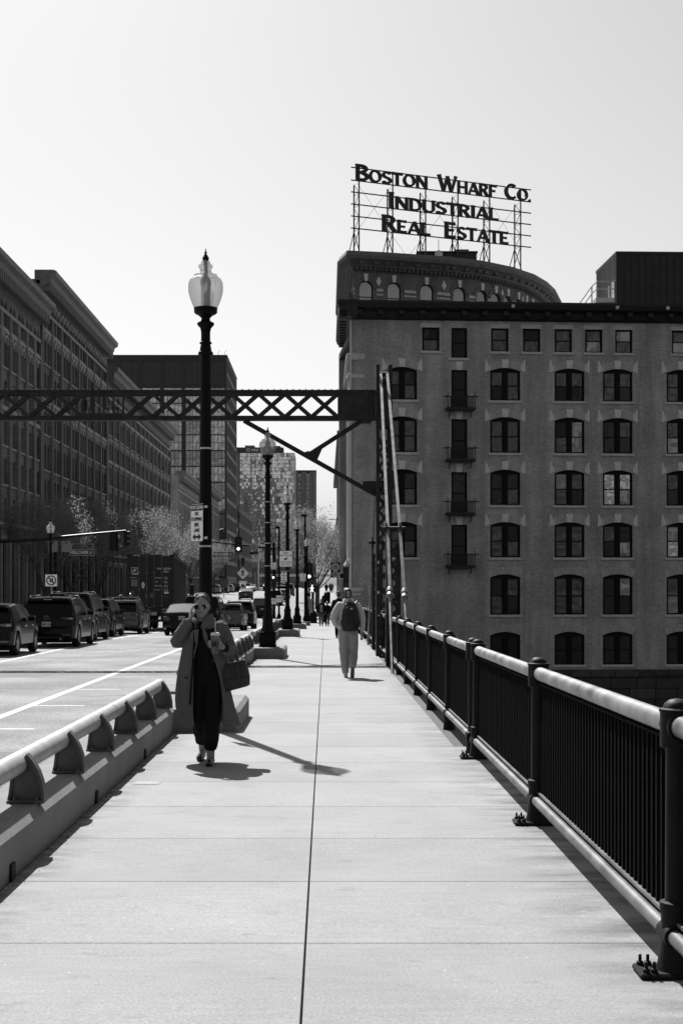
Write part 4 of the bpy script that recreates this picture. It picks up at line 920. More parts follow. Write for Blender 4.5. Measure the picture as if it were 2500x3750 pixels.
for k in range(16):
    for j in range(14): obj('window', rnd.choice(sgl), tw, (-.3, 1 + 2.4*k, 4 + 3.97*j), (0, 0, R(90)))
MB().box(-TW, 0, .4, TD, TZ - .3, TZ).build('roof', TF, tw); MB().box(-TW - .1, .1, -.1, TD, TZ, TZ + .35).build('coping', TF, tw)
MB().box(-TW + .3, -.45, .45, TD - 1, -1, TZ - .35).build('core', TF, tw)
for x in (-2.2, -.6): MB().tube([(x, 1, TZ), (x, 1, TZ + 1.2), (x + .5, .6, TZ + 1.6)], .05, 5).build('roof_camera', TF, tw)
lowb = thing('tower_podium', 'lower brick-fronted block beside the glass tower, above the parked cars', 'building', (-24.2, 398, 0))
facade('wall', brick_mat('podium_brick', .16, .1), lowb, 0, 70, -1, 24, [(1.5 + 5*k, 4.7 + 5*k, z, z + 3.2) for k in range(14) for z in (1.2, 6, 10.4, 14.8, 19.2)], .4, (0, 0, 0), (0, 0, R(90)))
facade('wall', brick_mat('podium_brick_front', .2, .14), lowb, -12, 0, -1, 24, [(-11 + 4*k, -8 + 4*k, z, z + 3) for k in range(3) for z in (6, 10.4, 14.8, 19.2)], .4)
sg2 = bay_glass(3.2, 3.2, TG[2], 2, 1)
for k in range(14):
    for z in (1.2, 6, 10.4, 14.8, 19.2): obj('window', sg2, lowb, (-.3, 1.5 + 5*k, z), (0, 0, R(90)))
MB().box(-12, 0, .5, 70, 23.6, 24).build('roof', TF, lowb)
# ------------------------------------------------------------------ glass hotel tower at the end of the street
ht = thing('hotel_tower', 'reflective glass hotel tower with Omni sign at the end of the street', 'tower', (-36.2, 600, 0))
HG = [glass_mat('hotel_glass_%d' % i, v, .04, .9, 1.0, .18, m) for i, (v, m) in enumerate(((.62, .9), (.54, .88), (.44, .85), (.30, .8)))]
HF = mat('hotel_frame', .10, .5, .2); HC = mat('hotel_concrete', .20, .8, var=.15, vs=.3)
HW, HZ = 23.0, 57.6
from mathutils import noise as _mn
noise3 = lambda a, b: _mn.noise(Vector((a, b, 3.7)))
for c in range(4):
    mb = MB(); nx, nz = 27, 30
    pr = random.Random(40 + c)
    for i in range(nx):
        for j in range(nz):
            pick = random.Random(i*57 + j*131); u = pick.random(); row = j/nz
            q_ = noise3(i*.33, j*.13) + .55*noise3(i*1.1 + 9, j*.35) + .22*(u - .5) + (.28 if row > .62 else -.02); cls = 0 if q_ > .22 else 1 if q_ > .02 else 2 if q_ > -.22 else 3  # panel greys follow noise streaks, painting reflections into the glass
            if cls != c: continue
            a, b = pick.uniform(-.02, .02), pick.uniform(-.04, .04); x0, x1 = HW*i/nx + .04, HW*(i + 1)/nx - .04; z0, z1 = 11.5 + (HZ - 11.5)*j/nz + .05, 11.5 + (HZ - 11.5)*(j + 1)/nz - .05
            mb.quad((x0, a, z0), (x1, -a, z0), (x1, -a + b, z1), (x0, a + b, z1))
    stuff(mb.build('glass_panel_field', HG[c], ht))
mb = MB()
for i in range(0, 28): mb.box(HW*i/27 - .05, HW*i/27 + .05, -.14, .2, 11.5, HZ)
for j in range(0, 31): mb.box(0, HW, -.1, .2, 11.5 + (HZ - 11.5)*j/30 - .06, 11.5 + (HZ - 11.5)*j/30 + .06)
stuff(mb.build('mullion_grid', HF, ht))
MB().box(0, HW, .25, 26, -1, HZ).build('core', HF, ht); MB().box(-10, -.05, 1.5, 26, -1, HZ + .6).build('concrete_wing', HC, ht)
MB().box(-1.9, 18.3, -.3, 8, HZ + .05, HZ + 2.35).build('sign_band', mat('hotel_sign_band', .035, .6), ht)
MB().box(2, 6, 2, 8, HZ + 2.3, HZ + 3.4).build('roof_plant', HC, ht); MB().box(10, 17, 2, 8, HZ + 2.3, HZ + 3.2).build('roof_plant', HC, ht)
WL = mat('white_sign_letter', .75, .5)
obj('lettering', text_mesh('O', 2.1, WL, .1, .0), ht, (3.5, -.4, HZ + 1.2), FACE); obj('lettering', text_mesh('MNI', 1.65, WL, .1, .0), ht, (6.3, -.4, HZ + 1.1), FACE)
for k in range(5):
    a = math.pi*2*k/5 + math.pi/2; MB().lathe([(.30, 0), (.42, .0), (.42, .1), (.30, .1), (.30, 0)], 14, (0, 0, 0)).build('emblem_petal', WL, ht, None, (9.4 + .5*math.cos(a), -.35, HZ + 1.2 + .5*math.sin(a)), FACE)
MB().box(-4, HW + 6, -1.5, 24, -1, 9).build('podium', HF, ht); MB().box(-4.3, HW + 6.3, -1.8, 24, 9, 11.4).build('podium_fascia', HC, ht)
pk = bay_glass(4.2, 6.5, TG[2], 3, 3)
for k in range(7): obj('window', pk, ht, (-3.4 + 4.6*k, -1.58, 1))
ch = thing('portal_annex', 'pale concrete frame annex in front of the glass hotel', 'building', (-36, 500, 0)); 
MB().box(-4, 6.6, 0, 20, 20.5, 22.6).build('lintel', PT, ch); MB().box(5.6, 6.6, .01, 20, -1, 20.5).build('column', PT, ch); MB().box(-4, 5.5, .8, 20, -1, 20.4).build('body', HC, ch)
for k in range(4): obj('window', bay_glass(2.0, 16, TG[1], 2, 5), ch, (-3.6 + 2.3*k, .7, 3.5))
dt = thing('striped_tower', 'dark tower with vertical fins, right of the glass hotel', 'tower', (-14.9, 660, 0))
MB().box(0, 10.4, .3, 22, -1, 54.6).build('body', TF, dt); MB().box(-.1, 10.5, .2, 22, 54.6, 55.2).build('coping', TF, dt)
FN = mat('tower_fin', .17, .6, var=.15, vs=.4)
x = 0
for i, w in enumerate((.7, .55, .6, 0, 0, .6, .5, .6, 0, 0, .6, .5, .7, .9)):
    if w: MB().box(x, x + w, -.25, .29, 0, 54.5).build('fin', FN, dt)
    x += .74
for z in range(2, 52, 4):
    for x in (2.25, 5.95): obj('window', bay_glass(1.35, 3.6, TG[1 if z % 8 else 2], 2, 2), dt, (x, .2, z))
# ------------------------------------------------------------------ right-hand buildings further along the street (seen edge-on)
rb2 = thing('far_brick_block', 'far dark brick block edge-on beyond the curved building, right of the trees', 'building', (2.1, 231, 0))
facade('wall', BRD, rb2, 0, 78, -1.5, 17.5, [(2 + 3.4*k, 3.6 + 3.4*k, z, z + 2.3, .2) for k in range(22) for z in (4.2, 7.6, 11, 14.4)], .25, (0, 0, 0), (0, 0, R(-90)))
for k in range(22):
    for z in (4.2, 7.6, 11, 14.4): MB().box(.2, .24, -(3.6 + 3.4*k), -(2 + 3.4*k), z, z + 2.3).build('window', GL, rb2)
MB().box(-.9, 8, -78, 0, 17.5, 18.4).build('cornice', CT, rb2); MB().box(.3, 8, -78, 0, -1.5, 17.4).build('body', BRD, rb2)
for k in range(24): MB().cbox(-.35, -.01, -78 + 3.4*k, -77.3 + 3.4*k, -1.4, 17.4, .03).build('pilaster', BRD, rb2)
MB().cbox(-.8, 0, -78, 0, 3.2, 3.6, .05).build('belt_course', STONE2, rb2)
rb3 = thing('far_end_block', 'farthest dark block on the right, edge-on at the end of the street', 'building', (2.6, 340, 0)); MB().box(0, 20, -100, 0, -1, 14).build('body', BRD, rb3); MB().box(-.6, 20, -100.2, .2, 14, 14.8).build('cornice', CT, rb3)
# ------------------------------------------------------------------ street trees
LEAF = mat('spring_leaf', .15, .6, spec=.2); _nt = LEAF.node_tree; _tl = _nt.nodes.new('ShaderNodeBsdfTranslucent'); _tl.inputs[0].default_value = (.22, .22, .22, 1); _mx = _nt.nodes.new('ShaderNodeMixShader'); _mx.inputs[0].default_value = .5
_nt.links.new(_nt.nodes['Principled BSDF'].outputs[0], _mx.inputs[1]); _nt.links.new(_tl.outputs[0], _mx.inputs[2]); _nt.links.new(_mx.outputs[0], _nt.nodes['Material Output'].inputs[0])
BARK = mat('bark', .05, .9, var=.4, vs=6)
def street_tree(label, x, y, h, rad, seed, n=5200, leaf=.075, group='street trees'):
    rg = random.Random(seed); z0 = g(y) + .0
    t = thing('street_tree', label, 'tree', (x, y, z0), 0, group)
    tk = MB(); tips = []
    def limb(p, d, L, r, lv):
        pts = [p]; rs = [r]; q = p.copy(); dd = d.copy()
        for k in range(4):
            dd = (dd + Vector((rg.uniform(-.16, .16), rg.uniform(-.16, .16), rg.uniform(-.02, .12)))).normalized(); q = q + dd*L/4; pts.append(q.copy()); rs.append(r*(1 - .17*(k + 1)))
            if lv >= 2: tips.append(q.copy())
            if lv < 3 and k >= 1:
                for _ in range(2 if lv == 1 else 2):
                    a = rg.uniform(0, 6.28); s = rg.uniform(.45, .95)
                    nd = (dd + Vector((math.cos(a)*s, math.sin(a)*s, rg.uniform(.0, .45)))).normalized(); limb(q, nd, L*rg.uniform(.5, .72), rs[-1]*.55, lv + 1)
        tk.tube(pts, rs, 6 if lv < 2 else 3, cap=False)
    trunk_h = h*.28
    tk.tube([(0, 0, -.1), (0, 0, .3), (.04, .02, trunk_h)], [.17, .13, .10], 8)
    for k in range(7):
        a = 2*math.pi*k/7 + rg.uniform(-.3, .3); el = rg.uniform(.7, 1.9)
        limb(Vector((.04, .02, trunk_h*rg.uniform(.8, 1.0))), Vector((math.cos(a), math.sin(a), el)).normalized(), h*.50*rg.uniform(.8, 1.1), .055, 1)
    tk.build('trunk', BARK, t)
    tips = [p for p in tips if math.hypot(p.x, p.y) < rad*1.15 and p.z < h*1.03]
    lv = MB(); per = max(1, n//max(1, len(tips)))
    for p in tips:
        for _ in range(per):
            c = p + Vector((rg.gauss(0, .22), rg.gauss(0, .22), rg.gauss(0, .2))); a = Vector((rg.gauss(0, 1), rg.gauss(0, 1), rg.gauss(0, 1))).normalized(); b = a.cross(Vector((rg.gauss(0, 1), rg.gauss(0, 1), rg.gauss(0, 1)))).normalized(); s = leaf*rg.uniform(.6, 1.4)
            lv.add([c - a*s, c + b*s*.55, c + a*s, c - b*s*.55], [(0, 1, 2, 3)])
    me = bpy.data.meshes.new('crown'); me.from_pydata([tuple(v) for v in lv.v], [], lv.f); me.materials.append(LEAF); obj('crown', me, t)
street_tree('leafing street tree nearest on the right, between the far lamps and the building', -.7, 128, 9.6, 3.0, 1, 14000, .062)
street_tree('leafing street tree behind the nearest one on the right pavement', -1.0, 146, 9.2, 3.0, 2, 12000, .062)
street_tree('leafing street tree farthest back on the right pavement', -1.6, 170, 9.0, 3.0, 3, 9000, .07)
for i, (x, y, h, r) in enumerate(((-20.6, 104, 9, 3), (-20.8, 116, 9.5, 3.2), (-20.6, 129, 9, 3), (-17.4, 133, 9.6, 3.2), (-17.2, 150, 9.2, 3.2), (-17.2, 172, 8.6, 3), (-19, 200, 8, 3), (-18.5, 235, 8.5, 3.2))):
    street_tree(['shaded street tree at far left in front of the paired-window warehouse', 'shaded street tree behind the hanging street-name sign', 'shaded street tree against the tallest warehouse', 'sunlit leafing tree left of the shipping container', 'sunlit leafing tree above the shipping container', 'sunlit leafing tree just right of the shipping container top', 'small leafing tree beside the pale loft building', 'small leafing tree right of the lamp pole, above the far parked cars'][i], x, y, h, r, 10 + i, 11000, .07)

# ------------------------------------------------------------------ unseen towers added behind the camera to darken reflections in glass and paint
DG = [glass_mat('downtown_glass', .06, .1, .6), mat('downtown_stone', .22, .8, var=.2, vs=.1)]
for i, (lb, x, y, w, d_, h, st) in enumerate((('unseen added dark slab tower behind the viewpoint, left of the bridge axis', -95, -190, 46, 40, 120, 0), ('unseen added pale stone tower behind the viewpoint on the bridge axis', -32, -230, 40, 40, 150, 1), ('unseen added broad dark office block behind the viewpoint, right of the axis', 26, -170, 60, 40, 62, 0), ('unseen added tall pale tower behind the viewpoint, far right', 104, -210, 44, 44, 135, 1), ('unseen added low stone block behind the viewpoint, left of the road', -60, -110, 44, 30, 34, 1), ('unseen added low dark block behind the viewpoint, beyond the water on the right', 60, -120, 70, 30, 26, 0))):
    t = thing('reflection_tower', lb, 'tower', (x, y, -2), 0, 'unseen reflection towers behind the viewpoint')
    MB().box(-w/2, w/2, -d_, 0, 0, h).build('body', DG[1 - st], t)
    n = int(h/3.8)
    bd = MB()
    for k in range(n): bd.box(-w/2 - .15, w/2 + .15, -.2, .25, 3.8*k, 3.8*k + 1.3)
    for k in range(int(w/5) + 1): bd.box(-w/2 + 5*k - .3, -w/2 + 5*k + .3, -.1, .4, 0, h)
    stuff(bd.build('facade_grid', DG[st] if st else mat('downtown_dark_frame', .05, .7), t)); MB().box(-w/2 + 4, w/2 - 4, -d_ + 4, -4, h, h + 5).build('roof_plant', DG[1], t)
# ------------------------------------------------------------------ signs and signals
WHITE = mat('white_sign_sheeting', .85, .5, var=.06, vs=20); INK = mat('black_sign_ink', .01, .6); SGREY = mat('street_sign_face', .08, .5); ALUM = mat('sign_back_aluminium', .25, .4, .4)
GO = emit_mat('lit_signal_lens', .9, 1.0); LENS = mat('dark_signal_lens', .02, .15)
def plate(t, w, h, m=WHITE, name='panel', border=INK, y=0.0, r=.03):
    def rr(w, h, r): return [(sx*(w/2 - r) + r*math.cos(a), sy*(h/2 - r) + r*math.sin(a)) for sx, sy, a0 in ((1, 1, 0), (-1, 1, 90), (-1, -1, 180), (1, -1, 270)) for a in (R(a0), R(a0 + 45), R(a0 + 90))]
    fn = lambda a, b, d: Vector((a, d, b))
    if border: MB().prism(rr(w, h, r), y, y + .006, fn).build('border', border, t); MB().prism(rr(w - .06*min(w, h), h - .06*min(w, h), r*.8), y - .002, y - .0005, fn).build(name, m, t)
    else: MB().prism(rr(w, h, r), y, y + .006, fn).build(name, m, t)
def line(t, s, size, x, z, m=INK, y=-.005, sx=1.0, bold=0.0, align='CENTER'): obj('lettering', text_mesh(s, size, m, .003, bold, align, sx), t, (x, y, z), FACE)
def poly(t, pts, m, y0=-.005, y1=-.002, name='symbol'): MB().prism(pts, y0, y1, lambda a, b, d: Vector((a, d, b))).build(name, m, t)
def arrow2(t, z, w, m=INK): poly(t, [(-w/2, z), (-w/2 + .06, z + .045), (-w/2 + .06, z + .015), (w/2 - .06, z + .015), (w/2 - .06, z + .045), (w/2, z), (w/2 - .06, z - .045), (w/2 - .06, z - .015), (-w/2 + .06, z - .015), (-w/2 + .06, z - .045)], m)
def tow_sign(label, loc, rz, s=1.0, strap=None):
    t = thing('parking_sign', label, 'sign', loc, rz); t.scale = (s, s, s)
    plate(t, .30, .50); poly(t, [(-.135, .155), (.135, .155), (.135, .235), (-.135, .235)], INK, -.004, -.002, 'header')
    line(t, 'TOW ZONE', .062, 0, .195, WHITE, -.0065, .86, .0008)
    for k, w in enumerate(('NO', 'STOPPING', 'BIKE', 'LANE')): line(t, w, .066, 0, .115 - .072*k, sx=.82, bold=.0012)
    arrow2(t, -.185, .2)
    if strap:
        for z in (.2, -.2): MB().box(.10, strap, .008, .02, z - .015, z + .015).build('strap', band_m, t)
    return t
tow_sign('white no stopping bike lane sign strapped to the nearest lamp pole', (-1.668, 18.42, g(18.6) + 2.64), R(-52), 1.0, .22)
tow_sign('small no stopping bike lane sign under the right turn lane sign', (-1.71, 58.05, g(58) + 2.45), R(-30), .95)
t = thing('lane_sign', 'white right turn lane sign on the third lamp pole', 'sign', (-1.63, 58.05, g(58) + 3.17))
plate(t, .55, .67, r=.04); line(t, 'BEGIN', .085, 0, .235, sx=.85, bold=.001); line(t, 'RIGHT TURN LANE', .085, 0, .135, sx=.72, bold=.001); line(t, 'YIELD TO BUSES', .082, 0, -.14, sx=.74, bold=.001); line(t, 'AND TRUCKS', .082, 0, -.235, sx=.78, bold=.001)
poly(t, [(-.08, -.055), (-.05, .035), (-.02, .005), (.05, .06), (.085, .015), (.015, -.03), (.04, -.05)], INK)
def no_turn(label, loc):
    t = thing('turn_sign', label, 'sign', loc); plate(t, .58, .62)
    for k, w in enumerate(('NO', 'TURN', 'ON RED')): line(t, w, .145, 0, .17 - .18*k, sx=.85, bold=.002)
no_turn('white no turn on red sign behind the second lamp pole', (-4.55, 122.6, g(122) + 4.55))
no_turn('white no turn on red sign half hidden by the tall pole before the far signal', (-1.75, 112, g(112) + 3.55))
def street_name(label, loc, w, h):
    t = thing('street_name_sign', label, 'sign', loc); plate(t, w, h, SGREY, border=WHITE, r=.06); line(t, 'MELCHER', h*.72, -w*.12, 0, WHITE, sx=.95, bold=.002); line(t, 'ST', h*.42, w*.36, -.02, WHITE, bold=.001)
    return t
# left mast arm
AY = 96.0
a = thing('signal_mast', 'long dark traffic signal arm reaching in from the left edge', 'signal mast', (-22.2, AY, g(AY)))
MB().tube([(0, 0, 0), (0, 0, 6.2)], [.19, .14], 12).build('pole', M['iron'], a, 40); MB().tube([(0, 0, 5.7), (3.0, 0, 5.85), (8.73, 0, 6.42)], [.14, .12, .07], 10).build('arm', mat('galvanised_arm', .03, .45, .3, spec=.3), a, 40)
def signal_head(label, loc, rz, n=3, lit=None, hor=False):
    t = thing('traffic_signal', label, 'traffic light', loc, rz, 'traffic signals')
    MB().cbox(-.2, .2, -.02, .18, -.18 - .36*(n - 1), .2, .03).build('housing', M['black'], t); MB().cbox(-.31, .31, .0, .02, -.30 - .36*(n - 1), .31, .02).build('backplate', M['black'], t)
    for k in range(n):
        z = -.36*k; MB().lathe([(0, 0), (.14, 0), (.14, .02), (.0, .04)], 16).build('lens', GO if lit == k else LENS, t, 40, (0, -.02, z), FACE)
        v = [(.155*math.cos(R(a)), .155*math.sin(R(a))) for a in range(-30, 211, 20)]
        MB().rings([[Vector((x, 0, zz + z)) for x, zz in v], [Vector((x, -.22, zz + z)) for x, zz in v]], False, False).build('visor', M['black'], t)
    return t
signal_head('dark traffic signal hanging near the end of the left arm', (-14.3, AY + .1, g(AY) + 6.1), R(168)); signal_head('dark traffic signal seen edge-on at the tip of the left arm', (-13.45, AY, g(AY) + 6.25), R(105))
sn = street_name('dark Melcher street-name sign hanging from the left signal arm', (-16.42, AY - .05, g(AY) + 4.95), 1.67, .42)
MB().box(-.8, .8, -.02, .02, .56, .60).build('hanger_bar', ALUM, sn)
for x in (-.72, .72): MB().box(x - .025, x + .025, -.015, .015, .2, .56).build('hanger', ALUM, sn)
for x, lb in ((-18.33, 'plain back of a square sign left of the far lamp across the road'), (-17.45, 'plain back of a square sign right of the far lamp across the road')):
    t = thing('sign_back', lb, 'sign', (x, AY - .3, g(AY) + 5.35)); plate(t, .62, .75, ALUM, border=None)
    MB().box(-.05, .05, .0, .3, .2, .35).build('mount', ALUM, t)
t = thing('u_turn_sign', 'white no U-turn sign above the dark sport utility cars', 'sign', (-13.5, 70, g(70) + 2.5)); plate(t, .62, .62); MB().box(-.03, .03, .01, .06, -2.5, .3).build('post', ALUM, t)
MB().lathe([(.19, 0), (.245, 0), (.245, .003), (.19, .003), (.19, 0)], 28).build('ring', INK, t, None, (0, -.004, 0), FACE)
poly(t, [(-.17, .13), (-.13, .17), (.17, -.13), (.13, -.17)], INK, -.009, -.0065)
pts = [(.10, -.14), (.10, .04)] + [(.025 + .075*math.cos(R(a)), .04 + .075*math.sin(R(a))) for a in range(20, 181, 32)] + [(-.05, -.02), (-.11, -.02), (-.03, -.11), (.05, -.02), (.0, -.02), (.0, .04)] + [(.025 + .025*math.cos(R(a)), .04 + .025*math.sin(R(a))) for a in range(160, 0, -45)] + [(.05, -.14)]
poly(t, pts, INK)
t = thing('delineator_post', 'pale rounded delineator post behind the dark cars, before the tree trunks', 'post', (-13.2, 78, g(78))); MB().tube([(0, 0, 0), (0, 0, .4)], .05, 10).build('stem', ALUM, t)
MB().prism([(-.11, .4), (.11, .4), (.11, 1.95), (.08, 2.05), (0, 2.09), (-.08, 2.05), (-.11, 1.95)], -.02, .02, lambda a, b, d: Vector((a, d, b))).build('panel', mat('delineator_face', .2, .6), t)
# right signal mast beyond the bridge
RY = 123.0
a = thing('signal_mast', 'dark traffic signal mast with arm, behind the second lamp pole', 'signal mast', (-4.48, RY, g(RY)))
MB().lathe([(.24, 0), (.24, .06), (.16, .1), (.14, .5), (.13, .6)], 12).build('base', M['iron'], a, 30); MB().tube([(0, 0, .5), (0, 0, 6.55)], [.13, .11], 12).build('pole', M['iron'], a, 40); MB().tube([(0, 0, 6.05), (-5.5, 0, 6.65)], [.1, .06], 10).build('arm', M['iron'], a, 40)
MB().cbox(-.22, .22, -.35, -.1, 2.7, 3.8, .04).build('walk_signal_box', M['black'], a); MB().lathe([(0, 0), (.1, 0), (.1, .02), (0, .03)], 12).build('walk_lens', GO, a, None, (-.05, -.36, 3.55), FACE)
signal_head('traffic signal with lit bottom lens hanging over the road', (-7.55, RY - .1, g(RY) + 6.75), 0, 3, 2)
street_name('dark Melcher street-name sign right of the nearest lamp pole', (-8.85, RY - .12, g(RY) + 5.55), 1.84, .46)
t = thing('yield_sign', 'turning vehicles yield sign hanging from the right signal arm', 'sign', (-6.2, RY - .12, g(RY) + 5.95)); plate(t, .74, .80, ALUM); plate(t, .70, .34, mat('sign_yellow_grey', .22, .6), 'header_panel', None, -.006, .02); t.children[-1].location.z = .2
line(t, 'TURNING', .11, -.06, .28, y=-.012, sx=.8); line(t, 'VEHICLES', .11, -.06, .14, y=-.012, sx=.8); poly(t, [(-.28, -.05), (-.06, -.05), (-.17, -.26)], INK); poly(t, [(-.23, -.08), (-.11, -.08), (-.17, -.2)], WHITE, -.009, -.0065)
def walker(t, x, z, s, m, y=-.006):
    poly(t, [(x + a*s, z + b*s) for a, b in ((-.05, .2), (.03, .22), (.08, .12), (.16, .08), (.14, .04), (.06, .07), (.04, -.02), (.12, -.22), (.05, -.22), (-.01, -.06), (-.08, -.22), (-.15, -.2), (-.05, .02), (-.06, .1), (-.12, .02), (-.16, .04), (-.11, .14))], m, y - .003, y)
    MB().lathe([(.05*s, 0), (.05*s, .003)], 10).build('symbol', m, t, None, (x + .01*s, y, z + .3*s), FACE)
walker(t, .2, -.17, .55, INK)
cam_p = thing('camera_mast', 'thin dark pole with curved neck camera above the right signal arm', 'camera', (-9.3, RY, g(RY) + 6.55)); MB().tube([(0, 0, 0), (0, 0, .9), (.12, 0, 1.15), (.4, 0, 1.2), (.5, 0, 1.0)], .04, 8).build('neck', ALUM, cam_p, 40); MB().lathe([(.0, -.1), (.09, -.05), (.11, .05), (.06, .18), (0, .2)], 10, (.5, 0, .72)).build('camera_body', M['black'], cam_p, 40)
def light_pole(label, x, y, h, arm):
    t = thing('light_pole', label, 'light pole', (x, y, g(y)), 0, 'slim light poles'); MB().lathe([(.2, 0), (.18, .3), (.1, .5), (.09, .6)], 10).build('base', M['iron'], t, 30); MB().tube([(0, 0, .5), (0, 0, h)], [.09, .075], 10).build('shaft', M['iron'], t, 40)
    MB().cbox(-.35, .09, -.05, .05, h - .18, h + .02, .02).build('bracket', M['iron'], t); MB().cbox(-arm, -.3, -.12, .12, h - .1, h - .02, .02).build('luminaire', ALUM, t)
light_pole('slim dark light pole with flat luminaire between the second and third lamps', -3.95, 120, 7.85, 1.45)
light_pole('slim dark light pole with flat luminaire between the third and fifth lamps', -1.66, 114, 8.6, 1.5)
signal_head('traffic signal with lit bottom lens on the post by the tree', (-1.33, 113.2, g(113) + 4.35), 0, 3, 2)
t = thing('signal_post', 'slim dark post carrying the far right traffic signal', 'post', (-1.33, 113.6, g(113.6))); MB().lathe([(.17, 0), (.15, .2), (.07, .35), (.06, 4.9), (.0, 4.95)], 10).build('shaft', M['iron'], t, 40); MB().lathe([(.06, 2.0), (.11, 2.05), (.11, 2.3), (.06, 2.35)], 10).build('collar', M['iron'], t, 40)
t = thing('utility_cabinet', 'grey steel utility cabinet on the walkway before the couple', 'cabinet', (-1.22, 113, g(113))); MB().cbox(-.21, .21, -.15, .15, .05, 1.85, .02).build('body', mat('cabinet_grey', .22, .6, var=.2, vs=3), t); MB().cbox(-.24, .24, -.18, .18, 0, .08, .02).build('plinth', M['concrete'], t); MB().box(-.18, .18, -.153, -.150, .2, 1.7).build('door', mat('cabinet_door', .19, .6, var=.3, vs=5), t); MB().tube([(.12, -.17, .9), (.12, -.17, 1.05)], .012, 6).build('handle', ALUM, t)
t = thing('walk_signal', 'black pedestrian signal showing a lit walking figure', 'walk signal', (-.95, 108.5, g(108.5))); MB().lathe([(.3, 0), (.26, .8), (.12, .95), (.07, 1.0), (.06, 2.6)], 8).build('post', M['iron'], t, 30)
MB().cbox(-.36, .36, -.12, .16, 2.35, 2.95, .03).build('housing', M['black'], t); t2 = t; walker(t2, -.1, 2.6, .95, GO, -.124)
t = thing('push_button_post', 'dark post with domed top beside the walk signal', 'post', (-.2, 112, g(112))); MB().lathe([(.16, 0), (.14, .4), (.1, 1.6), (.13, 1.7), (.13, 2.0), (.06, 2.12), (0, 2.15)], 12).build('shaft', M['iron'], t, 40); MB().cbox(-.05, .05, -.16, -.1, 1.1, 1.3, .01).build('button_box', M['black'], t)
t = thing('litter_bin', 'dark round litter bin far along the walkway', 'bin', (.15, 165, g(165))); MB().lathe([(.3, 0), (.36, .3), (.38, 1.0), (.4, 1.1), (.3, 1.25), (.1, 1.35), (0, 1.36)], 14).build('body', M['iron'], t, 40); MB().box(-.2, .2, -.39, -.36, .95, 1.1).build('slot', M['dark'], t)
for lb, x, y, z, w in (('small bicycle sign on the signal mast', -4.48, RY - .3, g(RY) + 1.5, .42), ('small bicycle sign on the slim light pole', -3.95, 119.7, g(120) + 1.75, .46)):
    t = thing('bicycle_sign', lb, 'sign', (x, y, z)); plate(t, w, w*1.3, r=.03); 
    for sx in (-.1, .1): MB().lathe([(.06, 0), (.085, 0), (.085, .003), (.06, .003), (.06, 0)], 12).build('symbol', INK, t, None, (sx, -.004, .08), FACE)
    line(t, 'YIELD', .09, 0, -.15, sx=.8)
# crossing sign far off
t = thing('crossing_sign', 'pale diamond pedestrian crossing sign above the far parked cars', 'sign', (-11.65, 200, g(200))); MB().tube([(0, 0, 0), (0, 0, 5.0)], .06, 8).build('post', M['iron'], t); MB().prism([(0, -.85), (.85, 0), (0, .85), (-.85, 0)], -.08, -.06, lambda a, b, d: Vector((a, d, b + 3.3))).build('panel', WHITE, t); walker(t, 0, 3.3, 1.9, INK, -.085); MB().cbox(-.2, .2, -.15, .1, 4.4, 5.5, .03).build('flasher', M['black'], t); MB().box(-.55, .55, -.09, -.06, 1.8, 2.2).build('plaque', WHITE, t)
t = thing('keep_right_sign', 'small dark keep-right sign before the parked cars', 'sign', (-13.6, 190, g(190))); MB().box(-.04, .04, 0, .04, 0, 2.6).build('post', ALUM, t); MB().box(-.55, .55, -.03, 0, 1.3, 2.6).build('panel', SGREY, t)
t = thing('white_mast', 'pale double-arm mast in front of the glass hotel', 'light pole', (-20, 420, g(420))); MB().tube([(0, 0, 0), (0, 0, 13.5)], .3, 8).build('shaft', PALE, t); MB().tube([(0, 0, 13.4), (.4, 0, 13.9), (1.6, 0, 13.8)], .2, 6).build('arm', PALE, t); MB().tube([(0, 0, 9.2), (2.6, 0, 9.2)], .22, 6).build('arm', PALE, t)
ov = thing('footbridge', 'pale horizontal footbridge railing across the far end of the street', 'footbridge', (-30, 470, g(470))); MB().box(8, 36, 0, 3, 3.8, 4.6).build('deck', PALE, ov); [MB().box(x, x + .8, .5, 2.5, -1, 3.8).build('pier', HC, ov) for x in (10, 22, 34)]
# shop signs on the street side of the brick building
t = thing('blade_sign', 'black square blade sign with two pale discs on the building side', 'sign', (.74, 110, 2.92)); MB().cbox(-.36, .36, -.06, .06, -.6, .6, .02).build('panel', M['black'], t)
for z, r in ((.22, .31), (-.33, .26)):
    MB().lathe([(0, 0), (r, 0), (r, .01), (0, .01)], 24).build('disc', mat('disc_pale', .3, .6), t, None, (0, -.062, z), FACE)
    for dz in (.09, .0, -.09): MB().box(-r*.55, r*.55, -.078, -.073, z + dz - .025, z + dz + .025).build('bar_mark', INK, t)
MB().tube([(0, 0, .55), (1.1, 0, .55)], .025, 6).build('bracket', M['black'], t); MB().tube([(0, 0, -.55), (1.1, 0, -.55)], .025, 6).build('bracket', M['black'], t)
t = thing('blade_sign', 'dark round shop sign with pale ring beside the tall banner', 'sign', (1.22, 107.6, 2.45)); MB().lathe([(0, 0), (.30, 0), (.30, .05), (0, .05)], 20).build('panel', M['black'], t, None, (0, 0, 0), FACE); MB().lathe([(.22, 0), (.28, 0), (.28, .01), (.22, .01), (.22, 0)], 20).build('ring', WHITE, t, None, (0, -.055, 0), FACE); MB().tube([(.2, 0, .2), (.72, 0, .2)], .02, 6).build('bracket', M['black'], t)
t = thing('wall_banner', 'tall dark vertical banner sign at the corner of the brick building', 'sign', (1.56, 106.2, .35)); MB().cbox(-.28, .26, -.08, .08, 0, 2.75, .02).build('panel', M['black'], t)
for k in range(5): line(t, 'FULTON'[k], .34, 0, 2.4 - .48*k, mat('banner_ink', .05, .6), -.085)
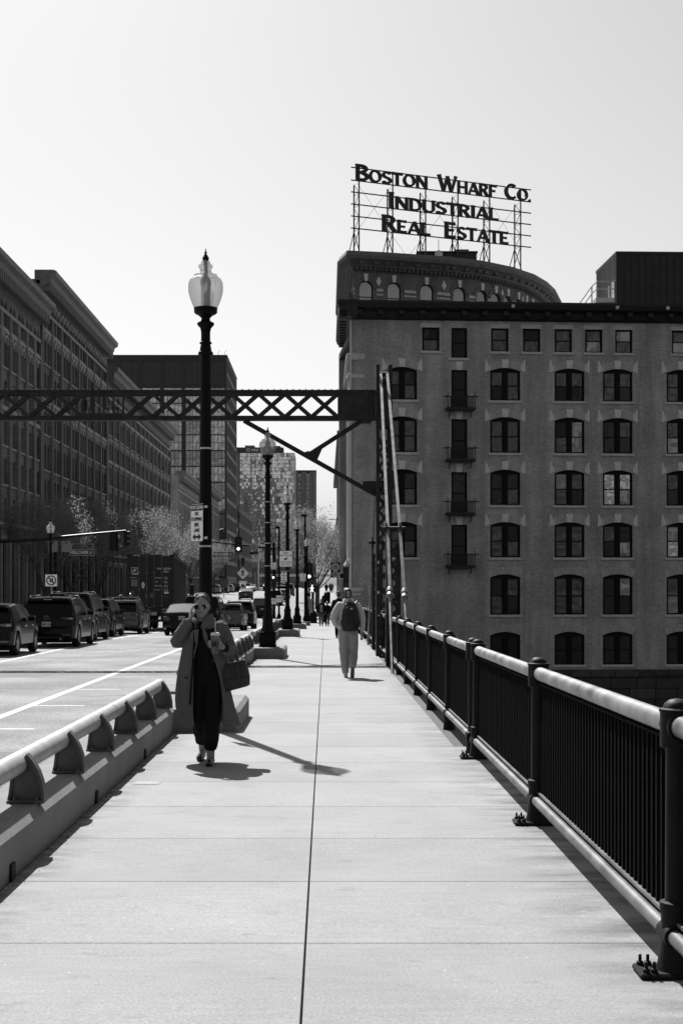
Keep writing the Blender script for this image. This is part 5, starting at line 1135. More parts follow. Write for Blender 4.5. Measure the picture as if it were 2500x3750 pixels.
fb = thing('wall_flagpole', 'thin pole projecting from the building side over the walkway', 'pole', (1.2, 140, 8.2)); MB().tube([(.8, 0, 0), (-.9, 0, .02)], .035, 6).build('shaft', M['iron'], fb); MB().lathe([(0, 0), (.06, .02), (.06, .06), (0, .1)], 8, (-.9, 0, 0)).build('finial', M['iron'], fb)
# small floor details on the walkway
t = thing('floor_plate', 'small rectangular metal cover set flush in the walkway by the shadow', 'cover', (-1.62, 12.9, g(12.9))); MB().box(-.12, .12, -.09, .09, -.01, .003).build('frame', mat('cover_frame', .10, .6), t); MB().box(-.1, .1, -.07, .07, .0032, .005).build('lid', mat('cover_lid', .15, .6, var=.5, vs=60), t)
# ------------------------------------------------------------------ vehicles
CG = glass_mat('car_glass', .004, .04, .2); CGB = glass_mat('car_glass_sky', .10, .03, .9, 0, 1, .55)
TYRE = mat('tyre_rubber', .012, .8, spec=.2); RIM = mat('alloy_rim', .20, .3, .7); TRIM = mat('black_plastic_trim', .012, .6, spec=.25); CHR = mat('chrome', .5, .15, .9); LAMP = mat('tail_lamp', .06, .12, spec=.7); LAMPB = mat('tail_lamp_pale', .30, .12, spec=.7); PLATE = mat('number_plate', .30, .5); UNDER = mat('car_underside', .004, .9)
def paint(name, v, met=.2):
    m = mat(name, v, .22, met, spec=.10); p = m.node_tree.nodes['Principled BSDF']; p.inputs['Coat Weight'].default_value = .22; p.inputs['Coat Roughness'].default_value = .05; return m
PNT = dict(black=paint('car_paint_black', .004), dark=paint('car_paint_charcoal', .012), grey=paint('car_paint_grey', .10, .4), silver=paint('car_paint_silver', .30, .5), white=paint('car_paint_white', .55, 0), mid=paint('car_paint_mid', .05, .4))
def lerp(tab, y):
    if y <= tab[0][0]: return tab[0][1]
    for (a, u), (b, v) in zip(tab, tab[1:]):
        if y <= b:
            s = (y - a)/(b - a); return u + (v - u)*s
    return tab[-1][1]
KIND = {
 'suv': dict(L=4.9, W=1.93, H=1.73, wb=2.85, ro=1.02, r=.37, top=[(0, .66), (.02, .80), (.05, 1.02), (.09, 1.10), (.40, 1.60), (.50, 1.68), (1.5, 1.73), (2.6, 1.68), (3.0, 1.55), (3.55, 1.16), (3.7, 1.13), (4.55, 1.00), (4.8, .82), (4.9, .60)], belt=1.08),
 'xuv': dict(L=5.1, W=1.98, H=1.88, wb=2.95, ro=1.05, r=.39, top=[(0, .7), (.02, .85), (.05, 1.12), (.08, 1.2), (.28, 1.74), (.38, 1.84), (1.5, 1.88), (2.6, 1.84), (3.0, 1.72), (3.6, 1.26), (3.75, 1.22), (4.75, 1.10), (5.0, .9), (5.1, .62)], belt=1.16),
 'cuv': dict(L=4.2, W=1.80, H=1.55, wb=2.6, ro=.82, r=.34, top=[(0, .62), (.02, .76), (.05, .94), (.1, 1.02), (.42, 1.42), (.55, 1.50), (1.3, 1.55), (2.2, 1.50), (2.6, 1.38), (3.1, 1.06), (3.25, 1.03), (3.9, .92), (4.12, .76), (4.2, .55)], belt=1.0),
 'hatch': dict(L=4.1, W=1.70, H=1.53, wb=2.5, ro=.75, r=.31, top=[(0, .55), (.02, .72), (.05, .9), (.1, 1.0), (.50, 1.42), (.62, 1.49), (1.3, 1.53), (2.0, 1.50), (2.5, 1.38), (3.3, .98), (3.8, .85), (4.02, .7), (4.1, .5)], belt=.98),
 'sedan': dict(L=4.75, W=1.82, H=1.46, wb=2.75, ro=1.05, r=.33, top=[(0, .60), (.02, .78), (.05, .98), (.12, 1.05), (.62, 1.08), (1.30, 1.39), (1.55, 1.44), (2.1, 1.46), (2.6, 1.42), (3.45, 1.04), (3.55, 1.01), (4.4, .86), (4.65, .7), (4.75, .5)], belt=.95),
 'fastback': dict(L=4.8, W=1.87, H=1.44, wb=2.87, ro=.98, r=.35, top=[(0, .58), (.02, .76), (.05, .98), (.12, 1.08), (.4, 1.14), (1.35, 1.39), (1.9, 1.44), (2.4, 1.42), (3.5, 1.0), (4.5, .8), (4.7, .66), (4.8, .5)], belt=.95),
}
_wheel = {}
def wheel_meshes(r, w=.22):
    if r in _wheel: return _wheel[r]
    ty = MB(); prof = [(r*.66, -w/2), (r*.9, -w/2), (r*.97, -w/2 + .03), (r, -w*.3), (r, w*.3), (r*.97, w/2 - .03), (r*.9, w/2), (r*.66, w/2), (r*.66, -w/2)]
    ty.rings([[Vector((x, rr*math.cos(2*math.pi*k/22), rr*math.sin(2*math.pi*k/22))) for k in range(22)] for rr, x in prof], False)
    rm = MB(); rm.rings([[Vector((x, rr*math.cos(2*math.pi*k/22), rr*math.sin(2*math.pi*k/22))) for k in range(22)] for rr, x in ((r*.60, w/2 - .05), (r*.67, w/2 - .005), (r*.67, w/2 - .07), (r*.60, w/2 - .05))], False)
    for k in range(5):
        a = 2*math.pi*k/5; d = Vector((0, math.cos(a), math.sin(a))); rm.bar(Vector((w/2 - .03, 0, 0)), Vector((w/2 - .025, 0, 0)) + d*r*.63, .03, .09, d.cross(Vector((1, 0, 0))))
    rm.tube([(w/2 - .06, 0, 0), (w/2 - .01, 0, 0)], r*.16, 10)
    hub = MB(); hub.tube([(-w/2 + .02, 0, 0), (w/2 - .09, 0, 0)], r*.64, 18)
    _wheel[r] = (ty.mesh('tyre', TYRE, 40), rm.mesh('rim', RIM, 40), hub.mesh('hub', UNDER)); return _wheel[r]
_cars = {}
def car_parts(kind, pm):
    key = (kind, pm)
    if key in _cars: return _cars[key]
    K = KIND[kind]; L, W, H, r = K['L'], K['W'], K['H'], K['r']; wy = (K['ro'], K['ro'] + K['wb']); pmx = PNT[pm]
    ys = sorted(set([round(k*.1, 3) for k in range(int(L*10))] + [y for y, _ in K['top']] + [L]))
    hz = lambda y: lerp(K['top'], y)
    roof0 = next(y for y, z in K['top'] if z > H - .06); 
    idx = [i for i, (y, z) in enumerate(K['top']) if z > K['belt'] + .14]; yr0, yr1 = K['top'][idx[0] - 1][0], K['top'][idx[-1] + 1][0]
    rear_top = K['top'][idx[0]][0] if kind not in ('sedan', 'fastback') else K['top'][idx[0]][0]
    B = {n: MB() for n in ('body', 'rear_window', 'windscreen', 'side_window', 'door', 'door2', 'bumper')}
    rings = []
    for y in ys:
        e0 = max(0, 1 - y/.42); e1 = max(0, 1 - (L - y)/.7); w = W/2*(1 - .09*e0**2 - .16*e1**2)
        zt = hz(y); green = yr0 - .001 <= y <= yr1 + .001 and zt > K['belt'] + .03
        zb = .24 + .10*e0 + .06*e1
        for c in wy:
            d = abs(y - c)
            if d < r + .06: zb = max(zb, math.sqrt((r + .06)**2 - d*d) + r - .01)
        belt = min(K['belt'] + .03*(1 - y/L), zt - .025)
        wr = w*(.80 - .0*(zt - belt)) if green else w*.93
        if green: wr = w*(.965 - .185*min(1, (zt - belt)/(H - K['belt'])))
        z2 = max(zb + .05, .42); z3 = max(z2 + .04, min(.72, belt - .12)) if belt - .12 > z2 + .04 else z2 + .03
        belt = max(belt, z3 + .02); zt = max(zt, belt + .01)
        half = [(0, zb), (w*.82, zb), (w*.975, max(zb + .02, z2 - .1)), (w, z3), (w*.965, belt), (wr, zt - .035 if green else zt - .008), (wr*.90, zt), (0, zt + .025)]
        rings.append([Vector((x, y, z)) for x, z in half] + [Vector((-x, y, z)) for x, z in half[-2:0:-1]])
    n = len(rings[0])
    pil = [yr0 + .0, wy[0] + .25, (wy[0] + wy[1])/2 + .12, yr1 - .05]
    for i in range(len(ys) - 1):
        ym = (ys[i] + ys[i + 1])/2; zt0, zt1 = hz(ys[i]), hz(ys[i + 1]); slope = abs(zt1 - zt0)/(ys[i + 1] - ys[i]); grn = min(zt0, zt1) > K['belt'] + .02 and yr0 < ym < yr1
        for k in range(n):
            k2 = (k + 1) % n; q = [rings[i][k], rings[i][k2], rings[i + 1][k2], rings[i + 1][k]]
            kk = k if k < 7 else n - 1 - k
            part = 'body'
            if kk in (6,) and grn and slope > .22:
                if ym < L*.4: part = 'rear_window'
                elif ym > L*.5: part = 'windscreen'
            elif kk == 4 and grn and min(zt0, zt1) > K['belt'] + .16 and not any(abs(ym - p) < .07 for p in pil): part = 'side_window'
            elif kk in (2, 3) and wy[0] + r + .1 < ym < (wy[0] + wy[1])/2 + .12: part = 'door'
            elif kk in (2, 3) and (wy[0] + wy[1])/2 + .12 < ym < wy[1] - r - .02: part = 'door2'
            elif kk in (1, 2) and ym < .3: part = 'bumper'
            B[part].quad(*q)
    B['body'].add(rings[0], [tuple(range(n))]); B['body'].add(rings[-1], [tuple(range(n - 1, -1, -1))])
    out = []
    def weld(mb, name, m, sm=28, loose=False):
        bm = bmesh.new(); vs = [bm.verts.new(p) for p in mb.v]
        for f in mb.f:
            try: bm.faces.new([vs[i] for i in f])
            except ValueError: pass
        bmesh.ops.remove_doubles(bm, verts=bm.verts[:], dist=.002); bmesh.ops.recalc_face_normals(bm, faces=bm.faces[:])
        def out_mesh(b_):
            me = bpy.data.meshes.new(name); b_.to_mesh(me); me.materials.append(m)
            me.polygons.foreach_set('use_smooth', [True]*len(me.polygons)); me.set_sharp_from_angle(angle=R(sm)); return me
        if not loose: me = out_mesh(bm); bm.free(); return me
        left = set(bm.faces); res = []
        while left:
            f0 = left.pop(); isl = [f0]; st = [f0]
            while st:
                for e in st.pop().edges:
                    for f in e.link_faces:
                        if f in left: left.discard(f); isl.append(f); st.append(f)
            nb = bmesh.new(); mp = {}
            for f in isl:
                for v in f.verts:
                    if v not in mp: mp[v] = nb.verts.new(v.co)
                nb.faces.new([mp[v] for v in f.verts])
            nb.normal_update(); res.append(out_mesh(nb)); nb.free()
        bm.free(); return res
    res = dict(K=K, body=weld(B['body'], 'body', pmx), rear=weld(B['rear_window'], 'rear_window', CG), wind=weld(B['windscreen'], 'windscreen', CG), side=weld(B['side_window'], 'side_window', CG, 28, True), door=weld(B['door'], 'door', pmx, 28, True), door2=weld(B['door2'], 'door', pmx, 28, True), bump=weld(B['bumper'], 'bumper', TRIM if kind in ('suv', 'xuv', 'cuv') else pmx, 28, True))
    _cars[key] = res; return res
def car(label, kind, pm, x, y, rz=0.0, plate_t=None, rails=False, lamp='thin', badge=None, rear_glass=None, name=None, cat='car', sc=1.0, faces=False):
    P_ = car_parts(kind, pm); K = P_['K']; L, W, H, r = K['L'], K['W'], K['H'], K['r']
    sl = math.atan2(g(y + 3) - g(y), 3)
    t = thing(name or ('sport_utility_car' if kind in ('suv', 'xuv', 'cuv') else 'sedan_car' if kind in ('sedan', 'fastback') else 'hatchback_car'), label, cat, (x, y, g(y) + RZ), rz); t.rotation_euler[0] = sl; t.scale = (sc, sc, sc)
    obj('body', P_['body'], t); obj('windscreen', P_['wind'], t); [obj('side_window', q, t) for q in P_['side']]; [obj('bumper', q, t) for q in P_['bump']]
    rw = obj('rear_window', P_['rear'], t)
    if rear_glass: 
        me = P_['rear'].copy(); me.materials.clear(); me.materials.append(rear_glass); rw.data = me
    for d, yy in ((P_['door'], K['ro'] + .95), (P_['door2'], K['ro'] + 1.9)):
        for dm in d:
            o = obj('door', dm, t); s = 1 if dm.vertices[0].co.x > 0 else -1; MB().cbox(s*W/2 - .02, s*W/2 + .015, yy, yy + .2, K['belt'] - .16, K['belt'] - .12, .008).build('handle', CHR, o)
    ty, rm, hub = wheel_meshes(r)
    for yy in (K['ro'], K['ro'] + K['wb']):
        for s in (-1, 1):
            w = obj('wheel', hub, t, (s*(W/2 - .125), yy, r), (0, 0, 0 if s > 0 else math.pi)); obj('tyre', ty, w); obj('rim', rm, w)
    b = K['belt']; hw = W/2
    MB().box(-hw*.8, hw*.8, .35, L - .4, .16, .3).build('underbody', UNDER, t)
    if kind in ('suv', 'xuv', 'cuv', 'hatch'): MB().prism([(-hw*.74, H - .13), (hw*.74, H - .13), (hw*.70, H - .045), (-hw*.70, H - .045)], .26 if kind != 'hatch' else .36, .62, lambda a, c, d: Vector((a, d, c))).build('spoiler', PNT[pm], t); MB().box(-.14, .14, .245 if kind != 'hatch' else .345, .27, H - .10, H - .075).build('brake_light', LAMPB, t)
    lz = b - .11
    for s in (-1, 1):
        m = MB()
        if lamp == 'thin': m.prism([(s*hw*.50, lz + .01), (s*hw*.80, lz - .03), (s*hw*.935, lz - .02), (s*hw*.935, lz + .07), (s*hw*.8, lz + .075), (s*hw*.5, lz + .05)], -.012, .2, lambda a, c, d: Vector((a, d, c)))
        elif lamp == 'block': m.prism([(s*hw*.60, lz - .16), (s*hw*.92, lz - .16), (s*hw*.925, lz + .06), (s*hw*.66, lz + .06)], -.012, .22, lambda a, c, d: Vector((a, d, c)))
        else: m.prism([(s*hw*.80, lz - .14), (s*hw*.93, lz - .14), (s*hw*.90, lz + .22), (s*hw*.82, lz + .22)], .0, .25, lambda a, c, d: Vector((a, d, c)))
        m.build('tail_lamp', LAMP, t); MB().prism([(s*hw*.80, lz), (s*hw*.92, lz), (s*hw*.92, lz + .045), (s*hw*.80, lz + .05)], -.016, -.013, lambda a, c, d: Vector((a, d, c))).build('lamp_lens', LAMPB, t)
        mo = MB(); mo.cbox(s*hw*.98 - .0 if s > 0 else s*hw*.98 - .22, s*hw*.98 + .22 if s > 0 else s*hw*.98, K['top'][-4][0] - 1.05 if kind != 'fastback' else 2.75, K['top'][-4][0] - .93 if kind != 'fastback' else 2.87, b + .0, b + .16, .03); mo.build('mirror', PNT[pm], t)
        MB().prism([(s*hw*.55, .40), (s*hw*.86, .40), (s*hw*.88, .46), (s*hw*.55, .46)], -.004, .05, lambda a, c, d: Vector((a, d, c))).build('reflector', LAMP, t)
        m = MB(); m.prism([(s*hw*.55, .62), (s*hw*.9, .66), (s*hw*.88, .74), (s*hw*.6, .70)], L - .16, L - .02, lambda a, c, d: Vector((a, d, c))); m.build('headlight', LAMPB, t)
        if rails: MB().tube([(s*hw*.70, .62, H - .03), (s*hw*.70, .70, H + .045), (s*hw*.70, 2.3, H + .055), (s*hw*.70, 2.45, H - .02)], .018, 6).build('roof_rail', CHR, t, 40)
    pz = b - .28 if kind not in ('sedan',) else .80
    MB().box(-.155, .155, -.022, .01, pz - .08, pz + .08).build('number_plate', PLATE, t)
    if plate_t: obj('lettering', text_mesh(plate_t, .105, INK, .002, .0015, 'CENTER', .85), t, (0, -.024, pz - .01), FACE)
    if badge == 'oval':
        for (ex, ez, rr) in ((0, 0, .07), (0, .012, .045), (0, .01, .03)):
            MB().tube([(rr*1.45*math.cos(2*math.pi*k/20)*(1 if rr > .04 or ex else .5), -.016, b - .06 + ez + (rr if rr != .03 else .05)*math.sin(2*math.pi*k/20)) for k in range(21)], .008, 5, False).build('badge', CHR, t)
    elif badge == 'H':
        MB().box(-.045, -.03, -.02, 0, b - .1, b - .03).build('badge', CHR, t); MB().box(.03, .045, -.02, 0, b - .1, b - .03).build('badge', CHR, t); MB().box(-.03, .03, -.02, 0, b - .07, b - .058).build('badge', CHR, t)
    MB().tube([(hw*.5, -.02, .30), (hw*.5, .2, .30)], .04, 10).build('exhaust', CHR, t)
    if kind != 'sedan': MB().lathe([(.03, 0), (.012, .05), (.006, .12)], 6, (0, .8, H - .01)).build('antenna', M['black'], t)
    MB().box(-hw*.6, hw*.6, -.01, .08, .32, .37).build('bumper_trim', CHR if pm == 'dark' else TRIM, t)
    return t
car('small dark crossover car cut off by the left edge, nearest in the queue', 'cuv', 'black', -10.05, 41.6, 0, None, False, 'thin')
car('black sport utility car with oval badge and plate 5BW S58', 'suv', 'black', -9.5, 48.4, 0, '5BW S58', True, 'thin', 'oval')
car('tall black sport utility car just ahead of the one with plate 5BW S58', 'xuv', 'black', -10.0, 55.0, 0, None, True, 'tall')
car('charcoal sport utility car with chrome bumper strip, before the grey one', 'suv', 'dark', -10.3, 62.2, 0, None, True, 'thin', sc=.97)
gc = car('grey sport utility car with roof rack, behind the shipping container', 'suv', 'grey', -9.85, 68.3, 0, '4JN 712', True, 'thin', sc=.95)
rk = thing('roof_rack', 'slim roof rack with bicycle mount on the car by the container', 'roof rack', (-9.85, 69.6, g(69.6) + RZ + 1.66)); MB().tube([(-.65, 0, .03), (-.6, 0, .12), (.6, 0, .12), (.65, 0, .03)], .02, 6).build('crossbar', CHR, rk); MB().tube([(-.65, .9, .03), (-.6, .9, .12), (.6, .9, .12), (.65, .9, .03)], .02, 6).build('crossbar', CHR, rk); MB().tube([(-.2, -.4, .16), (-.2, .5, .24), (-.2, 1.3, .16)], .03, 6).build('wheel_tray', M['black'], rk); MB().tube([(.25 + .0*math.cos(k), .4 + .28*math.cos(k*.4), .17 + .0 + .16*abs(math.sin(k*.4))) for k in range(9)], .02, 6).build('clamp', CHR, rk)
car('black sedan with bright rear window, in the lane behind the woman', 'sedan', 'black', -6.62, 65.4, 0, '6PRS 47', False, 'block', 'H', CGB)
car('black sport utility car half hidden behind the nearest lamp pole', 'xuv', 'black', -6.35, 72.3, R(-1.5), None, True, 'tall')
car('grey hatchback with dark rear window, right of the lamp pole', 'hatch', 'grey', -5.45, 79.2, R(-1), None, False, 'tall')
car('dark sport utility car ahead of the grey hatchback', 'suv', 'black', -5.45, 88.6, 0, None, True, 'thin')
car('dark patrol sport utility car behind the second lamp pole', 'xuv', 'black', -5.75, 128, 0, 'B12 7', False, 'thin', None, CGB, sc=.95)
car('lone dark fastback car in the middle of the open road', 'fastback', 'mid', -10.2, 181, R(2), None, False, 'thin', None, CGB)
car('white van-like car beyond the shipping container cab', 'xuv', 'white', -12.0, 142, R(180), None, False, 'thin')
FARL = ['parked silver car beyond the lamp pole, first of the far row', 'parked dark car second in the far row by the trees', 'parked silver hatchback third in the far row', 'parked dark sport utility car fourth in the far row', 'parked white car fifth in the far row', 'parked grey car sixth in the far row, under the diamond sign', 'pale car seventh in the far row, right of the diamond sign post', 'oncoming dark sport utility car at the end of the street', 'white van at the very end of the street']
for i, (lb, kd, pm, x, y, rz) in enumerate(zip(FARL, ('cuv', 'suv', 'hatch', 'suv', 'cuv', 'suv', 'sedan', 'xuv', 'xuv'), ('silver', 'dark', 'silver', 'black', 'white', 'grey', 'silver', 'dark', 'white'), (-18.6, -18.2, -17.9, -17.4, -17.0, -16.6, -15.6, -12.4, -10.5), (238, 250, 262, 274, 286, 297, 300, 306, 330), (0, 0, 0, 0, 0, 0, 180, 180, 180))):
    car(lb, kd, pm, x, y, R(rz), None, False, 'thin', None, CGB if i % 2 else None, name='parked_car' if i < 7 else None)
for i, (lb, kd, pm, x, y) in enumerate((('dark parked car on the right behind the slim light poles', 'suv', 'dark', -5.9, 160), ('silver parked car on the right kerb behind the third lamp', 'cuv', 'silver', -5.6, 172), ('black parked car farther along the right kerb behind the signs', 'suv', 'black', -5.8, 190), ('grey parked van on the right kerb before the tree', 'xuv', 'grey', -5.7, 212))):
    car(lb, kd, pm, x, y, 0, None, False, 'thin', None, CGB if i == 1 else None, name='parked_car')
# ------------------------------------------------------------------ container lorry
ly = 78.2; t = thing('container_lorry', 'dark shipping container on a road trailer, doors facing the camera', 'lorry', (-9.63, ly, g(ly) + RZ), R(2.6)); t.rotation_euler[0] = math.atan2(g(ly + 12) - g(ly), 12)
CM = mat('container_paint', .016, .5, var=.3, vs=1.5, spec=.3); CW = mat('container_stencil', .6, .6); RODM = mat('lock_rod', .09, .45, .5)
cw, cz0, cz1, cl = 1.22, 1.3, 4.2, 13.7
body = MB(); body.box(-cw + .05, cw - .05, .12, cl, cz0 + .05, cz1 - .05)
body.build('body', CM, t)
for s in (-1, 1):
    MB().box(s*cw - .08, s*cw + .08, .0, .16, cz0, cz1).build('corner_post', CM, t); MB().box(s*cw - .04, s*cw + .04, .1, cl, cz1 - .14, cz1).build('top_side_rail', CM, t); MB().box(s*cw - .04, s*cw + .04, .1, cl, cz0, cz0 + .16).build('bottom_side_rail', CM, t)
    z = [Vector((0, 0, 0))]
    cor = MB(); y = .25
    while y < cl - .3:
        cor.prism([(y, cw - .05), (y + .035, cw + .0), (y + .10, cw + .0), (y + .135, cw - .05)], cz0 + .16, cz1 - .14, lambda a, b, d, s=s: Vector((s*b, a, d))); y += .27
    stuff(cor.build('corrugation', CM, t))
MB().box(-cw, cw, .0, .14, cz1 - .16, cz1 + .005).build('header', CM, t); MB().box(-cw, cw, .0, .14, cz0, cz0 + .13).build('sill', CM, t)
for s in (-1, 1):
    d = MB(); d.box(min(s*.015, s*1.13), max(s*.015, s*1.13), .03, .08, cz0 + .14, cz1 - .17); dr = d.build('door', CM, t)
    for k, x in enumerate((.20, .62)):
        MB().tube([(s*x, -.02, cz0 + .06), (s*x, -.02, cz1 - .06)], .022, 8).build('lock_rod', RODM, dr, 40)
        for z in (cz0 + .08, cz0 + 1.0, cz0 + 1.9, cz1 - .1): MB().box(s*x - .05, s*x + .05, -.045, .03, z - .05, z + .05).build('rod_keeper', RODM, dr)
        MB().bar((s*x, -.045, cz0 + .62), (s*(x + (.33 if k else -.15)), -.045, cz0 + .6), .02, .04).build('handle', RODM, dr)
    for z in (cz0 + .4, cz0 + 1.1, cz0 + 1.8, cz0 + 2.4): MB().box(s*1.1 - .05, s*1.1 + .09, -.01, .03, z - .06, z + .06).build('hinge', CM, dr)
for k in range(8):
    x = (-.95 + .1*k) if k < 4 else (.65 + .1*(k - 4)); MB().prism([(x, cz1 - .07), (x + .05, cz1 - .07), (x + .09, cz1 - .02), (x + .04, cz1 - .02)], -.006, -.001, lambda a, b, d: Vector((a, d, b))).build('hazard_stripe', CW, t)
def ct(s, size, x, z, sx=.9, al='LEFT'): obj('stencil', text_mesh(s, size, CW, .002, .001, al, sx), t, (x, .024, z), FACE)
ct('FFAU', .15, .34, 3.42); ct('305742 4', .15, .70, 3.42, .82); ct('45G1', .15, .70, 3.26)
for k, (a, b, c) in enumerate((('MAX.GROSS', '32.500 KG', '71.650 LBS'), ('TARE', '4.700 KG', '10.360 LBS'), ('MAX.CARGO', '27.800 KG', '61.290 LBS'), ('CU.CAP.', '76.4 CU.M', '2.700 CU.FT'))):
    ct(a, .09, .25, 2.92 - .22*k, .75); ct(b, .065, .72, 2.95 - .22*k, .75); ct(c, .065, .72, 2.875 - .22*k, .75)
def cp(x0, x1, z0, z1, y=.026, m=CW, nm='decal'): MB().box(x0, x1, y - .003, y, z0, z1).build(nm, m, t)
cp(-1.05, -.70, 3.1, 3.5); cp(-1.03, -.72, 3.18, 3.48, .0225, CM)
MB().prism([(-.99, 3.22), (-.93, 3.38), (-.75, 3.46), (-.78, 3.41), (-.90, 3.36), (-.91, 3.33), (-.78, 3.35), (-.81, 3.30), (-.93, 3.28), (-.95, 3.22)], .017, .019, lambda a, b, d: Vector((a, d, b))).build('decal', CW, t)
obj('stencil', text_mesh('FLORENS', .07, CM, .002, .001, 'CENTER', .85), t, (-.875, .0215, 3.14), FACE); ct('www.florens.com', .06, -1.12, 2.93, .85)
cp(-1.06, -.72, 2.45, 2.82, m=mat('caution_decal', .15, .6)); 
for k, s_ in enumerate(('CAUTION', "9'6\"", 'HIGH')): obj('stencil', text_mesh(s_, .075, CM, .002, .001, 'CENTER', .8), t, (-.89, .0215, 2.74 - .1*k), FACE)
cp(-1.12, -.9, 1.95, 2.22, m=mat('small_decal', .06, .6)); cp(.74, .98, 2.05, 2.16)
for z, s in ((2.62, 1), (2.42, -1)): MB().prism([(-.52, z - .08*s), (-.30, z - .08*s), (-.41, z + .1*s)], .022, .026, lambda a, b, d: Vector((a, d, b))).build('decal', CW, t)
for x0, x1 in ((-.28, -.18), (-.02, .16)): cp(x0, x1, 1.82, 2.1, -.05, RODM, 'lock_box')
ch_ = MB(); ch_.box(-.5, -.36, .1, cl, 1.0, 1.28); ch_.box(.36, .5, .1, cl, 1.0, 1.28); ch_.box(-1.2, 1.2, .02, .2, 1.08, 1.28); ch_.build('chassis', M['black'], t)
MB().box(-1.15, 1.15, .05, .15, .5, .64).build('rear_guard', M['black'], t)
for x in (-.6, .6): MB().box(x - .05, x + .05, .06, .16, .64, 1.1).build('guard_bracket', M['black'], t)
for x in (-1.0, -.85, -.7, .7, .85, 1.0): MB().lathe([(0, 0), (.055, 0), (.055, .02), (0, .03)], 12).build('marker_lamp', LAMPB, t, None, (x, .015, 1.18), FACE)
for x0, x1 in ((-.35, -.05), (.02, .35), (-.98, -.6)): MB().box(x0, x1, .0, .014, .86, 1.04).build('plate', PLATE, t)
lty, lrm, lhub = wheel_meshes(.5, .3)
for yy in (1.6, 2.9, 12.6, 17.6):
    for x in ((-1.05, -.72, .72, 1.05) if yy < 13 else (-1.0, 1.0)):
        w = obj('wheel', lhub, t, (x, yy, .5), (0, 0, 0 if x > 0 else math.pi)); obj('tyre', lty, w); obj('rim', lrm, w)
cab = MB(); cab.cbox(-1.15, 1.15, 14.6, 17.2, .9, 3.6, .12); cab.cbox(-1.1, 1.1, 17.1, 18.6, .8, 2.3, .15); cab.build('cab', M['black'], t)
MB().prism([(-1.0, 3.6), (1.0, 3.6), (.9, 4.1), (-.9, 4.1)], 14.7, 16.8, lambda a, b, d: Vector((a, d, b))).build('roof_fairing', M['black'], t)
for s in (-1, 1): MB().cbox(s*1.45 - .13, s*1.45 + .13, 16.9, 17.0, 1.9, 2.9, .04).build('mirror', M['black'], t); MB().tube([(s*1.1, 17, 2.6), (s*1.45, 17, 2.6)], .03, 6).build('mirror_arm', CHR, t)
# ------------------------------------------------------------------ people
from mathutils import noise as MN
def remeshed(mb, name, m, voxel, it=4, fac=.5, wr=0.0, ws=(9, 9, 9)):
    me0 = bpy.data.meshes.new('raw'); me0.from_pydata([tuple(v) for v in mb.v], [], mb.f); fix(me0)
    o = bpy.data.objects.new('raw', me0); r = o.modifiers.new('r', 'REMESH'); r.mode = 'VOXEL'; r.voxel_size = voxel; r.adaptivity = 0
    s = o.modifiers.new('s', 'SMOOTH'); s.iterations = it; s.factor = fac
    if 'text_bench' not in bpy.data.scenes: bpy.data.scenes.new('text_bench')
    ts = bpy.data.scenes['text_bench']; ts.collection.objects.link(o); vl = ts.view_layers[0]; vl.update()
    me = bpy.data.meshes.new_from_object(o.evaluated_get(vl.depsgraph)); me.name = name; bpy.data.objects.remove(o)
    if wr:                                   # cloth creases
        nn = [v.normal.copy() for v in me.vertices]
        for v, n in zip(me.vertices, nn):
            q = Vector((v.co.x*ws[0], v.co.y*ws[1], v.co.z*ws[2])); a = MN.noise(q) + .5*MN.noise(q*2.3); v.co += n*wr*(1 - 2*abs(a))
    me.materials.clear(); me.materials.append(m); me.polygons.foreach_set('use_smooth', [True]*len(me.polygons)); return me
def ch(mb, pts, n=12):                       # limb: list of (x, y, z, r), rounded ends
    P = [Vector(p[:3]) for p in pts]; r = [p[3] for p in pts]
    d0 = (P[0] - P[1]).normalized(); d1 = (P[-1] - P[-2]).normalized()
    pp = [P[0] + d0*r[0]*.8, P[0] + d0*r[0]*.45] + P + [P[-1] + d1*r[-1]*.45, P[-1] + d1*r[-1]*.8]; rr = [r[0]*.45, r[0]*.88] + r + [r[-1]*.88, r[-1]*.45]
    mb.tube(pp, rr, n); return mb
def lo(mb, rows, n=20, rz=0.0):              # torso-like loft: (cx, cy, z, rx, ry)
    mb.rings([[Vector((cx + rx*math.cos(2*math.pi*k/n)*math.cos(rz) - ry*math.sin(2*math.pi*k/n)*math.sin(rz), cy + rx*math.cos(2*math.pi*k/n)*math.sin(rz) + ry*math.sin(2*math.pi*k/n)*math.cos(rz), z)) for k in range(n)] for cx, cy, z, rx, ry in rows]); return mb
def el(mb, c, r, n=14):
    c = Vector(c); rows = []
    for i in range(1, n):
        a = math.pi*i/n; rows.append((c.x, c.y, c.z - r[2]*math.cos(a), r[0]*math.sin(a), r[1]*math.sin(a)))
    return lo(mb, rows, 16)
